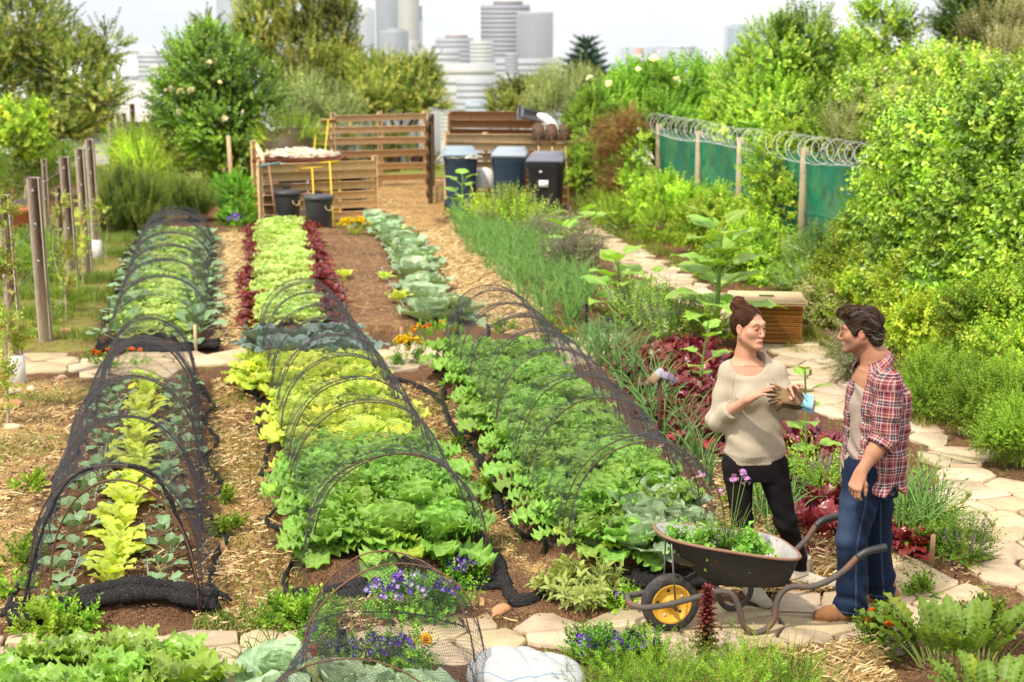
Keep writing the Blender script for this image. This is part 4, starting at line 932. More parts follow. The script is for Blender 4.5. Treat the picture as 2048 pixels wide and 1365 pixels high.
# ------------------------------------------------------------------ the city below the hill
def matc(name, rough=.6):
    return mat_attr(name, rough, .3, .05, .06, 0.0)
M["facade"] = matc("hazy_facade")
def building(x0, x1, ytop, Y, col, win, label, bands="h", nb=8, depth=None, ybase=None, roof=None, name="office_tower", cat="building"):
    a = atY(x0, 150, Y); c = atY(x1, 150, Y); top = atY(x0, ytop, Y)[2]; W_ = c[0] - a[0]; cx = (a[0] + c[0]) / 2; zb = -72.0 if ybase is None else atY(x0, ybase, Y)[2]
    D = W_ * .8 if depth is None else depth; H = top - zb
    root = empty(name, (cx, Y + D / 2, zb), 0, label, cat)
    col = np.array(col) * .30 + np.array([.50, .56, .64]) * .23; nb = int(nb * 2.6); win = np.array(win) * .62 * .5 + col * .38  # aerial haze blended into the wall and band colours
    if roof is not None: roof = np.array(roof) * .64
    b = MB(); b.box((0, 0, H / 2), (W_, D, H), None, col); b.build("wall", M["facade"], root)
    for k in range(nb):
        if bands == "h":
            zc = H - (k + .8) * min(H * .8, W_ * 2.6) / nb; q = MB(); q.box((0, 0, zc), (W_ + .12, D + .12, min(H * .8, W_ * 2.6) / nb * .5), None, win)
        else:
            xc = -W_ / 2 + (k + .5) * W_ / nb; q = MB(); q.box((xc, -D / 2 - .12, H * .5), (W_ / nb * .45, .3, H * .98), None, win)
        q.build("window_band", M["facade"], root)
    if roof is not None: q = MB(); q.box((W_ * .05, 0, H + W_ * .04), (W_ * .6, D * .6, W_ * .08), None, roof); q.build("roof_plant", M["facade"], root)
    return root
GL = (.56,.64,.72); WH = (.78,.78,.76); CR = (.80,.76,.66); MV = (.52,.50,.54); PB = (.66,.72,.80); LGY = (.62,.64,.67)
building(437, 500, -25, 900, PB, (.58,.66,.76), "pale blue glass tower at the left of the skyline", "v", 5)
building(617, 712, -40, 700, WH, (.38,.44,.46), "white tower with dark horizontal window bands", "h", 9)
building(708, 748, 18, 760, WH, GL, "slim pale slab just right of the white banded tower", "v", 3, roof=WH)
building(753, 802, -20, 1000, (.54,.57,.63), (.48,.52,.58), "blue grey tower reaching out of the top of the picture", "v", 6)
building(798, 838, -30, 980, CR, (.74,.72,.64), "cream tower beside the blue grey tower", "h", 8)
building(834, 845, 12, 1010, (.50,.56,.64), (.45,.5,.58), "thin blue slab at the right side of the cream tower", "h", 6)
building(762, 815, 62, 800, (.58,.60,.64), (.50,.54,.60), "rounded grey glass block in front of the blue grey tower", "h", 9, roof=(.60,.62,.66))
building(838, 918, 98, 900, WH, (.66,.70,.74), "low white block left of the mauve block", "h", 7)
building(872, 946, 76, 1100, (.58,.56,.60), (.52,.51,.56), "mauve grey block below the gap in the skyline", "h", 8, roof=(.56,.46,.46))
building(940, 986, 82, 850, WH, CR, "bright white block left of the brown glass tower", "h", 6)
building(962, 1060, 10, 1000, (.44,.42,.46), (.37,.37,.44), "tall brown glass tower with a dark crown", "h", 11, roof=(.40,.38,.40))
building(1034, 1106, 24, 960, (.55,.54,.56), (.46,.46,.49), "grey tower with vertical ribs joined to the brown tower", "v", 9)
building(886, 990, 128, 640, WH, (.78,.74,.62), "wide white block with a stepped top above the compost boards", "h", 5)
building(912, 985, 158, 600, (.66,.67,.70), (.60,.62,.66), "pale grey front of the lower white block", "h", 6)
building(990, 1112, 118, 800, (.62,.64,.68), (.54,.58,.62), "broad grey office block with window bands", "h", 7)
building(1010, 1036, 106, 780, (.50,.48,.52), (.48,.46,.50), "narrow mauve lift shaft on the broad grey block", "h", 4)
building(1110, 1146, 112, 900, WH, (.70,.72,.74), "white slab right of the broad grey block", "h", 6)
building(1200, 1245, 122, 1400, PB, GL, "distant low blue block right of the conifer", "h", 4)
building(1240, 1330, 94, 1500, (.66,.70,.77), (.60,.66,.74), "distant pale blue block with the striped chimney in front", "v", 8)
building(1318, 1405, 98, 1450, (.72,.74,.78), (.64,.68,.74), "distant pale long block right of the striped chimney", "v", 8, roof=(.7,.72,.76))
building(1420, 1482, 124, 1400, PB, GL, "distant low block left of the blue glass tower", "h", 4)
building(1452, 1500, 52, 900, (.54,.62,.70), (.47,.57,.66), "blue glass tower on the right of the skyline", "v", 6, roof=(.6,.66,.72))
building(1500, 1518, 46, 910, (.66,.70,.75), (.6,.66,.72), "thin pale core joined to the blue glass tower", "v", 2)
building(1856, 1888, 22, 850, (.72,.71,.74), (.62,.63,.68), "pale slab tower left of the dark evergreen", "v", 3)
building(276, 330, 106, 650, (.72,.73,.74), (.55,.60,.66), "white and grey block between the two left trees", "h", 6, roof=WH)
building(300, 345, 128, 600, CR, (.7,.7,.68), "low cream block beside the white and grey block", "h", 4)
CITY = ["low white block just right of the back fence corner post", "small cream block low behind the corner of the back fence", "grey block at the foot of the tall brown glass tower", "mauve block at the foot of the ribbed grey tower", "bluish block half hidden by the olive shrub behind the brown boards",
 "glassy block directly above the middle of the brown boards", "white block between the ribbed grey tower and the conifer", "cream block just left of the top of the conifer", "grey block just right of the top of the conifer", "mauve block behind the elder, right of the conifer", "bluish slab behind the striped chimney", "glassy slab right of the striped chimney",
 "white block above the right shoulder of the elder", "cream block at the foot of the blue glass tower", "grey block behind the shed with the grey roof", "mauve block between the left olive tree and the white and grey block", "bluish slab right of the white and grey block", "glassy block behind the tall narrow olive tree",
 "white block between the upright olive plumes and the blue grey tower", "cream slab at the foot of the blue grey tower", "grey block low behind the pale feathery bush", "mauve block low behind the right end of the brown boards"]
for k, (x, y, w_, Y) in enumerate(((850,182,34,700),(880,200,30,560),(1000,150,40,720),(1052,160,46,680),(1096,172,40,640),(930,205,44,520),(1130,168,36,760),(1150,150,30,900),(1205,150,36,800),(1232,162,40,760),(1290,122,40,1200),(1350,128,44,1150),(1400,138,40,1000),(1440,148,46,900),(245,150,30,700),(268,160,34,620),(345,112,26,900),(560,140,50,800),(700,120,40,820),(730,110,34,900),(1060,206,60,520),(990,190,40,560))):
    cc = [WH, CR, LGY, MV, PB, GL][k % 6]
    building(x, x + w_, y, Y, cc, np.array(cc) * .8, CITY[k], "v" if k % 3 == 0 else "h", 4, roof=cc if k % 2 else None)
def chimney():
    p = atY(1277, 140, 1300); root = empty("chimney", (p[0], 1300, -60), 0, "red and white striped chimney in the distance", "chimney"); top = atY(1277, 96, 1300)[2] + 60
    for k in range(6):
        b = MB(); b.lathe([(3.6, top * (.5 + k / 12)), (3.5, top * (.5 + (k + 1) / 12))], 12, col=(.50,.28,.25) if k % 2 else (.52,.50,.49)); b.build("stripe_section", M["facade"], root)
    b = MB(); b.lathe([(4.2, 0), (3.6, top * .5)], 12, col=(.7,.68,.66)); b.build("shaft", M["facade"], root)
chimney()
def spire():
    p = atY(1131, 120, 1200); b = MB(); H = atY(1131, 64, 1200)[2] + 60
    for sx in (-1, 1):
        for sy_ in (-1, 1): b.bar((sx * 5, sy_ * 5, 0), (sx * .3, sy_ * .3, H), .9, col=(.46,.52,.58))
    for k in range(10): t = k / 10; w_ = 10 * (1 - t); z = H * t; b.bar((-w_/2, -w_/2, z), (w_/2, -w_/2, z), .6, col=(.46,.52,.58)); b.bar((-w_/2, w_/2, z), (w_/2, w_/2, z), .6, col=(.46,.52,.58))
    o = b.build("lattice_mast", M["facade"], None, loc=(p[0], 1200, -60)); tag(o, "faint pale lattice mast right of the ribbed tower", "mast")
spire()
def shed():
    Y = 52; a = atY(225, 225, Y); c = atY(312, 225, Y); zt = atY(260, 190, Y)[2]; zr = atY(280, 165, Y)[2]; zb = gz(a[0], Y)
    root = empty("shed", ((a[0] + c[0]) / 2, Y, zb), 0, "long low building with a weathered grey roof behind the tall left posts", "building"); W_ = c[0] - a[0] + 3
    b = MB(); b.box((0, 2, (zt - zb) / 2 - .4), (W_, 4, zt - zb - .8), None, (.36,.33,.30)); b.build("wall", M["facade"], root)
    b = MB(); h0, h1 = zt - zb - .9, zr - zb; W2 = W_ / 2 + .3
    b.add([[-W2,-.4,h0],[W2,-.4,h0],[W2,2,h1],[-W2,2,h1],[-W2,4.4,h0],[W2,4.4,h0]], [[0,1,2,3],[3,2,5,4]], (.40,.37,.35)); b.build("roof", M["wood"], root)
shed()
# ------------------------------------------------------------------ pallet fences and compost bays
WD = (.88,.62,.36); WD2 = (.44,.27,.15); WGR = (.30,.25,.20)
def pallet(A, B, z0, z1, nsl, label, col=WD, posts=(0, 1), posth=.12, postc=None, sl_h=.145, seed=0, name="pallet_fence", gap=None):
    "slatted fence from A to B (x, y)"
    A = np.array(A, float); B = np.array(B, float); d = nrm(np.append(B - A, 0)); g = np.random.default_rng(seed)
    zg = gz(*((A + B) / 2)); root = empty(name, ((A[0]+B[0])/2, (A[1]+B[1])/2, zg), 0, label, "fence"); o_ = np.array([(A[0]+B[0])/2, (A[1]+B[1])/2, 0]); n_ = np.array([d[1], -d[0], 0])
    A3, B3 = np.append(A, 0) - o_, np.append(B, 0) - o_
    for k in range(nsl):
        z = z0 + (z1 - z0) * k / max(1, nsl - 1) + g.normal(0, .008); b = MB(); cc = np.array(col) * g.uniform(.75, 1.2)
        b.bar(A3 + [0, 0, z + g.normal(0, .012)] + n_ * .03, B3 + [0, 0, z + g.normal(0, .012)] + n_ * .03, .022, sl_h * g.uniform(.9, 1.1), cc, bev=.004); b.build("slat", M["wood"], root)
    for q in posts:
        p = A3 + (B3 - A3) * q; b = MB(); b.bar(p + [0, 0, -.15] - n_ * .035, p + [0, 0, z1 + posth] - n_ * .035, .10, .10, np.array(WD if postc is None else postc) * g.uniform(.85, 1.1), bev=.008, up=(0, 1, 0)); b.build("post", M["wood"], root)
    return root
def zat(py, px, Y): return atY(px, py, Y)[2]
FL = atY(524, 400, 26.3); FR = atY(752, 400, 27.3); BL = atY(500, 300, 33.5)
pallet(FL[:2], FR[:2], .12, 1.02, 6, "front of the left compost bay, pale pallet boards behind the black dustbins", posth=.14, seed=1)
pallet((FL[0], FL[1] + .15), BL[:2], .12, 1.15, 7, "left side of the left compost bay running back from the dustbins", posts=(.5, 1), seed=2)
BK0 = atY(578, 300, 33.6); BK1 = atY(668, 300, 33.7); BK2 = atY(852, 300, 34.6)
pallet(BK0[:2], BK1[:2], .25, 1.28, 5, "lower left section of the back fence above the compost heap", posts=(0,), seed=3, posth=.05)
pallet(BK1[:2], BK2[:2], .18, 1.56, 6, "back fence of pale boards with garden tools hung on it", posts=(0, .5, 1), posth=.12, seed=4)
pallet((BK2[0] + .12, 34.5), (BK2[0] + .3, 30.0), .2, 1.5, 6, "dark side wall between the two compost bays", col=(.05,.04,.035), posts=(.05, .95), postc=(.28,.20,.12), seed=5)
RF0 = atY(893, 300, 29.6); RF1 = atY(1152, 300, 29.2)
pallet(RF0[:2], RF1[:2], .15, 1.36, 8, "front of the right compost bay behind the wheelie bins", posts=(0.0, .3, .97), posth=.1, seed=6)
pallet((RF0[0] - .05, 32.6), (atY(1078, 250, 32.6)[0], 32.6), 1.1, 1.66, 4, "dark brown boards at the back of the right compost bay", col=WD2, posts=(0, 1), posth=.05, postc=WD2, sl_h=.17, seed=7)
def heap(px, py, rx, ry, Y, n, tmpl, cols, name, label, cat, s, mat="leaf", seed=0, z0=.6):
    c = atY(px, py, Y); k = ppm(Y); P, D = blob_points([(np.array([0, 0, 0]), np.array([rx / k, rx / k * .6, ry / k]))], n, seed, .5, .6); ok = P[:, 2] > -ry / k * .6
    b = sprig_cloud(P[ok], D[ok], np.random.default_rng(seed).uniform(*s, ok.sum()), tmpl, cols, seed)
    b.lathe([(rx / k * .9, -ry / k * .6), (rx / k * .8, 0), (rx / k * .4, ry / k * .6), (.001, ry / k * .75)], 20, col=(.12, .09, .04))
    o = b.build(name, M[mat], None, loc=c); tag(o, label, cat); return o
heap(575, 276, 62, 30, 30.0, 700, SP_FINE, LIME + FRESH, "cuttings_heap", "heap of fresh green cuttings on the left compost bay", "heap", (.7, 1.1), seed=3)
def scraps():
    c = atY(600, 312, 28.2); g = np.random.default_rng(9); b = MB(); k = ppm(28.2)
    b.bbox((0, 0, -.05), (170 / k, 1.3, .07), .02, None, (.24, .08, .04))
    o = b.build("tray_board", M["wood"], None, loc=c); tag(o, "red brown board under the heap of vegetable scraps", "board")
    b = MB()
    b.lathe([(75 / k, 0), (66 / k, .06), (40 / k, .1), (.01, .13)], 18, M=np.diag([1, .75, 1.0]), col=(.50,.36,.26))
    for i in range(420):
        a = g.uniform(0, 6.28); r = g.uniform(0, 1) ** .5; x, y = r * 78 / k * math.cos(a), r * .55 * math.sin(a); z = .13 * (1 - r) + .03
        L = g.uniform(.05, .16); d = nrm(g.normal(0, 1, 3) * [1, 1, .35]); cc = [(.62,.42,.34), (.72,.62,.52), (.70,.66,.58), (.28,.33,.16), (.55,.25,.24), (.66,.56,.38)][g.integers(6)]
        b.tube([np.array([x, y, z]) - d * L / 2, np.array([x, y, z]), np.array([x, y, z]) + d * L / 2], [L * .10, L * .16, L * .05], 5, cc)
    o = b.build("scrap_heap", M["wood"], None, loc=c); tag(o, "heap of pinkish roots and vegetable scraps on the red brown board", "heap")
scraps()
# things stored inside the left bay, seen between the boards
def crate_box(px, py, Y, size, col, name, label, cat):
    p = atY(px, py, Y); zg = gz(p[0], p[1]); b = MB(); x, y, z = size
    root = empty(name, (p[0], p[1], zg), 0, label, cat)
    b.bbox((0, 0, z / 2), (x * .94, y * .94, z), .03, None, col); b.build("body", M["plastic"], root)
    b = MB(); b.bbox((0, 0, z + .005), (x, y, .05), .015, None, np.array(col) * .85); b.build("rim", M["plastic"], root)
    b = MB(); b.tube([(-x * .2, -y / 2, z * .7), (-x * .18, -y / 2 - .03, z * .7), (x * .18, -y / 2 - .03, z * .7), (x * .2, -y / 2, z * .7)], .012, 6, np.array(col) * .7); b.build("handle", M["plastic"], root)
    return root
crate_box(655, 360, 27.9, (.55, .5, .72), (.62,.40,.02), "storage_tub", "yellow storage tub inside the left compost bay", "tub")
crate_box(705, 370, 28.2, (.5, .5, .85), (.03,.032,.035), "storage_tub", "black storage tub at the right end of the left compost bay", "tub")
crate_box(590, 370, 27.9, (.6, .5, .78), (.30,.31,.33), "storage_tub", "grey storage tub at the left inside the left compost bay", "tub")
crate_box(1080, 330, 30.2, (.95, .55, 1.34), (.55,.012,.012), "storage_crate", "red crate behind the slats under the three spades", "crate")
# dustbins
def dustbin(px, py, label):
    p = G(px, py); root = empty("dustbin", p, .3, label, "dustbin", "black dustbins in front of the left compost bay"); c = (.035,.034,.036)
    b = MB(); b.lathe([(.20, 0), (.205, .01), (.235, .50), (.24, .56), (.25, .565), (.25, .585), (.225, .585), (.22, .3)], 28, col=c); b.build("body", M["plastic"], root, True)
    b = MB(); b.lathe([(.262, .57), (.265, .60), (.24, .625), (.06, .65), (.0, .652)], 28, col=np.array(c) * 1.3); b.bbox((0, 0, .665), (.14, .03, .035), .01, None, c); b.build("lid", M["plastic"], root, True)
    for s_ in (1,):
        b = MB(); b.tube(catmull([(s_ * .18, -.17, .46), (s_ * .19, -.21, .41), (s_ * .14, -.235, .38), (s_ * .08, -.245, .41), (s_ * .07, -.23, .46)], 5), .009, 6, (.55,.38,.2)); b.build("rope_handle", M["paint"], root, True)
dustbin(575, 452, "black dustbin with a lid, left of the pair, before the pallet boards")
dustbin(639, 464, "black dustbin nearer the viewer, right of the pair, with rope handle")
def wheelie(px, py, c, label, rz, sc_=1.0, notice=False, lidc=None, openlid=False):
    p = G(px, py); root = empty("wheelie_bin", p, rz, label, "wheelie bin"); c = np.array(c); lidc = c * 1.6 if lidc is None else np.array(lidc)
    S_ = sc_; b = MB()
    lv = [(.04, .46, .50), (.12, .475, .52), (.9, .56, .66), (.95, .60, .70), (1.0, .60, .70)]
    V = []
    for z, wx, wy in lv:
        k = .06; V += [[-wx/2+k,-wy/2,z],[wx/2-k,-wy/2,z],[wx/2,-wy/2+k,z],[wx/2,wy/2-k,z],[wx/2-k,wy/2,z],[-wx/2+k,wy/2,z],[-wx/2,wy/2-k,z],[-wx/2,-wy/2+k,z]]
    V = np.array(V) * S_; F = [[i*8+j, i*8+(j+1) % 8, (i+1)*8+(j+1) % 8, (i+1)*8+j] for i in range(4) for j in range(8)]
    b.add(V, F, c); b.f.append(np.array([list(range(8))[::-1], list(range(32, 40))])); b.build("body", M["plastic"], root)
    b = MB(); b.bbox((0, -.02, 1.02 * S_), (.62 * S_, .72 * S_, .045), .012, None, lidc * .8)
    b.add(np.array([[-.30,-.36,1.04],[.30,-.36,1.04],[.30,.36,1.06],[-.30,.36,1.06],[-.24,-.20,1.15],[.24,-.20,1.15],[.24,.30,1.17],[-.24,.30,1.17]]) * S_, [[0,1,5,4],[1,2,6,5],[2,3,7,6],[3,0,4,7],[4,5,6,7]], lidc); b.build("lid", M["plastic"], root)
    b = MB(); b.tube(np.array([(-.22, .38, .98), (.22, .38, .98)]) * S_, .018, 8, c); b.build("handle", M["plastic"], root)
    for s_ in (-1, 1):
        b = MB(); b.lathe([(.0, -.03), (.10, -.03), (.105, 0), (.10, .03), (0, .03)], 18, roty(PI / 2), np.array([s_ * .25, .26, .105]) * S_, (.02,.02,.02)); b.build("wheel", M["plastic"], root, True)
    if notice:
        b = MB(); b.box((.0, -.325 * S_, .66 * S_), (.17, .006, .12), rotx(-.09), (.75,.76,.72)); o = b.build("notice_label", M["paint"], root)
        b = MB(); b.box((-.05, -.34 * S_, .86 * S_), (.05, .006, .035), rotx(-.09), (.6,.62,.62)); b.build("badge", M["paint"], root)
    return root
BLU = (.030,.055,.095)
wheelie(921, 424, BLU, "blue wheelie bin on the left with papers under its lid", .10, 1.06, lidc=(.22,.28,.33))
wheelie(1020, 426, BLU, "blue wheelie bin in the middle with a closed pale lid", -.12, 1.06, lidc=(.26,.30,.34))
wheelie(1092, 442, (.022,.022,.028), "black wheelie bin with a square white notice", -.16, 1.06, True, lidc=(.13,.13,.16))
b = MB(); g = np.random.default_rng(2)
for k in range(9):
    x = -.36 + .09 * k; b.bbox((x, -.36 + g.normal(0, .02), g.normal(0, .012)), (.14, .10, .035), .012, rotz(g.normal(0, .4)) @ roty(g.normal(0, .25)), (.78,.76,.66))
p = G(921, 424); o = b.build("waste_paper", M["paint"], None, loc=(p[0], p[1], p[2] + 1.07)); tag(o, "crumpled white paper and leaves squeezed out under the left bin lid", "waste paper")
def sack(px, py, size, cols, label, seed):
    p = G(px, py); g = np.random.default_rng(seed); b = MB(); n = 24; prof = [(.02, 0), (.9, .0), (1.05, .12), (1.0, .45), (1.06, .7), (.8, .92), (.35, 1.0), (.0, 1.0)]
    V0 = b.n; b.lathe([(r * size[0] / 2, z * size[2]) for r, z in prof], n, M=np.diag([1, size[1] / size[0], 1.0]), col=cols[0]); v = b.v[-1]; v += (sinnoise(v, 9, seed) * .022)[:, None] * np.array([1, 1, .4])
    root = empty("sack", p, 0, label, "sack"); b.build("bag", M["plastic"], root, True)
    for (z0, z1, c) in cols[1]:
        q = MB(); rr = lambda z: np.interp(z, [z_ for _, z_ in prof], [r_ for r_, _ in prof]) * size[0] / 2 + .012
        an = np.linspace(-2.3, -.8, 9); zs = np.linspace(z0, z1, 3); V = np.array([[rr(z) * math.cos(a), rr(z) * size[1] / size[0] * math.sin(a) - .01, z * size[2]] for z in zs for a in an]); V += (sinnoise(V, 9, seed) * .022)[:, None] * np.array([1, 1, .4])
        q.add(V, [[i*9+j, i*9+j+1, (i+1)*9+j+1, (i+1)*9+j] for i in range(2) for j in range(8)], c); q.build("printed_panel", M["plastic"], root, True)
sack(968, 420, (.42, .36, .82), ((.72,.70,.64), [(.2, .42, (.035,.03,.05)), (.44, .54, (.62,.35,.25)), (.1, .18, (.38,.25,.5))]), "white printed fertiliser sack standing between two blue bins", 4)
# railing
def railing():
    p = G(1150, 415); root = empty("railing", p, 0, "grey metal handrail beside the black wheelie bin", "railing"); c = (.52,.50,.48)
    b = MB()
    for (x, y) in ((0, 0), (.16, -.45)): b = MB(); b.tube([(x, y, -.1), (x, y, .62)], .024, 8, c); b.build("post", M["steel"], root, True)
    for (x, y) in ((0, 0), (.16, -.45)): b = MB(); b.tube([(x, y, .62), (x + .5, y - .2, .52), (x + .9, y - .4, .38)], .022, 8, c); b.build("rail", M["steel"], root, True)
railing()
# ------------------------------------------------------------------ garden tools
IRON = (.10,.055,.035); YEL = (.68,.47,.02); GRE = (.02,.16,.10); GREYT = (.16,.15,.14)
def tool(kind, top, bot, hc, gc, label, flip=False, bl=.30, bw=.22):
    "top and bot are world points of the two ends; the working end is at bot unless flip"
    top = np.array(top, float); bot = np.array(bot, float)
    if flip: top, bot = bot, top
    d = nrm(bot - top); L = np.linalg.norm(bot - top); base = np.minimum(top, bot) * [0, 0, 1] + (top + bot) / 2 * [1, 1, 0]
    root = empty("garden_" + kind, base, 0, label, "garden " + kind); x = np.array([1.0, 0, 0]); x = nrm(x - (x @ d) * d); n_ = np.cross(x, d); o_ = base
    hl = L - (bl if kind in ("spade", "shovel", "fork") else .03)
    b = MB(); b.tube([top - o_, top + d * hl - o_], .0135, 8, hc); b.build("handle", M["paint"], root, True)
    if gc is not None:
        b = MB(); b.bar(top - x * .06 - o_, top + x * .06 - o_, .03, .03, gc, bev=.008); b.tube([top - x * .055 - o_, top + d * .09 - o_], .011, 6, gc); b.tube([top + x * .055 - o_, top + d * .09 - o_], .011, 6, gc); b.build("grip", M["paint"], root, True)
    b = MB(); e = top + d * hl - o_; ic = IRON
    if kind in ("spade", "shovel"):
        pts = [(-.5, 0), (.5, 0), (.5, .6), (.35, .9), (0, 1.0), (-.35, .9), (-.5, .6)] if kind == "shovel" else [(-.5, 0), (.5, 0), (.5, .9), (.4, 1), (0, 1), (-.4, 1), (-.5, .9)]
        V = [e + x * a * bw + d * c_ * bl + n_ * (.03 * (1 - 4 * a * a)) for a, c_ in pts] + [e + x * a * bw + d * c_ * bl + n_ * (.03 * (1 - 4 * a * a) + .006) for a, c_ in pts]; m_ = len(pts)
        b.add(V, [[i, (i+1) % m_, (i+1) % m_ + m_, i + m_] for i in range(m_)], ic); b.f.append(np.array([list(range(m_))[::-1], list(range(m_, 2*m_))])); b.tube([e - d * .12, e + d * .08], [.02, .012], 8, ic)
    elif kind == "fork":
        b.bar(e - x * bw / 2, e + x * bw / 2, .02, .02, ic)
        for k in range(4): q = e + x * bw * (-.5 + k / 3); b.tube([q, q + d * bl * .5 + n_ * .02, q + d * bl], [.009, .008, .004], 5, ic)
    elif kind == "rake":
        hc2 = gc if gc is not None else ic
        b.bar(e - x * bw / 2, e + x * bw / 2, .022, .022, hc)
        for k in range(12): q = e + x * bw * (-.5 + k / 11); b.tube([q, q + n_ * -.07], [.006, .003], 5, hc)
    elif kind in ("hoe", "mattock"):
        b.add([e - x * bw / 2, e + x * bw / 2, e + x * bw / 2 - n_ * .12 + d * .06, e - x * bw / 2 - n_ * .12 + d * .06], [[0, 1, 2, 3]], gc if gc is not None else ic); b.bar(e - x * bw / 2, e + x * bw / 2, .03, .03, gc if gc is not None else ic)
    b.build({"spade": "blade", "shovel": "blade", "fork": "tines", "rake": "rake_head", "hoe": "hoe_head", "mattock": "mattock_head"}[kind], M["rust"] if kind != "rake" else M["paint"], root)
Yf = 33.75
def hang(kind, px, y0, y1, hc, gc, label, **kw): tool(kind, atY(px, y0, Yf + (px - 668) / 200), atY(px + kw.pop("dx", 1), y1, Yf + (px - 668) / 200), hc, gc, label, **kw)
hang("fork", 683, 256, 310, IRON, IRON, "brown garden fork hung leftmost on the back fence")
hang("fork", 700, 235, 308, YEL, GRE, "yellow handled fork with green grip hung high on the back fence")
hang("fork", 737, 234, 308, IRON, (.25,.08,.05), "long brown fork hung between the two yellow handled tools")
hang("fork", 756, 253, 318, YEL, GRE, "yellow handled fork with green grip hung lower on the back fence")
hang("fork", 771, 233, 316, GREYT, (.03,.05,.06), "grey green fork hung left of the two flat spades")
hang("spade", 788, 256, 343, IRON, IRON, "rusty spade hung to the left with a pale square blade", bl=.40, bw=.29)
hang("spade", 833, 251, 337, IRON, IRON, "rusty spade hung next to the corner post of the back fence", bl=.38, bw=.29)
for k, (x, y0, y1, lab) in enumerate(((1076, 246, 400, "leftmost of three upturned rusty spades leaning on the right bay"), (1102, 247, 400, "middle of three upturned rusty spades leaning on the right bay"), (1128, 247, 404, "rightmost and most tilted of three upturned rusty spades"))):
    tool("shovel", atY(x, y0, 29.0 + .25), atY(x + 4 + 3 * k, y1, 28.7), (.55,.34,.15), None, lab, flip=True, bl=.34, bw=.25)
tool("rake", atY(659, 321, 26.5), atY(668, 462, 26.0), YEL, None, "yellow garden rake with its head up over the right dustbin", flip=True, bw=.34)
tool("rake", atY(624, 333, 26.6), atY(630, 440, 26.2), YEL, None, "yellow handled rake with a dull head standing between the dustbins", flip=True, bw=.38)
tool("hoe", atY(537, 327, 26.2), atY(552, 440, 25.9), (.36,.17,.09), (.10,.16,.15), "brown handled hoe leaning on the left corner of the compost bay", flip=True, bw=.40)
tool("mattock", atY(657, 238, 30.0), atY(650, 305, 29.0), YEL, (.40,.26,.12), "yellow handled mattock standing upright in the compost heap", flip=True, bw=.30)
tool("hoe", atY(632, 262, 30.0), atY(628, 305, 29.4), YEL, None, "short yellow handle sticking out of the compost heap", flip=True, bw=.06)
def grey_cover():
    b = MB(); p = atY(1062, 230, 31.8); b.bbox((0, 0, 0), (.5, .6, .22), .03, rotz(.2) @ roty(.25), (.14,.16,.19)); b.bbox((-.24, -.2, .05), (.08, .1, .34), .02, roty(.1), (.20,.22,.25)); o = b.build("folded_tarpaulin", M["cloth"], None, loc=p); tag(o, "folded dark grey tarpaulin on top of the brown boards", "tarpaulin")
    b = MB(); b.tube(catmull([(-.1, 0, .15), (.1, -.1, .05), (.25, -.2, -.15), (.38, -.25, -.5)], 5), [.03, .05, .07, .08, .09, .09, .09, .1, .1, .1, .09, .08, .07, .06, .04, .02][:16], 8, (.72,.70,.68)); o = b.build("white_sheet", M["cloth"], None, loc=atY(1085, 245, 30.2)); tag(o, "rolled white plastic sheet beside the upturned spades", "plastic sheet")
grey_cover()
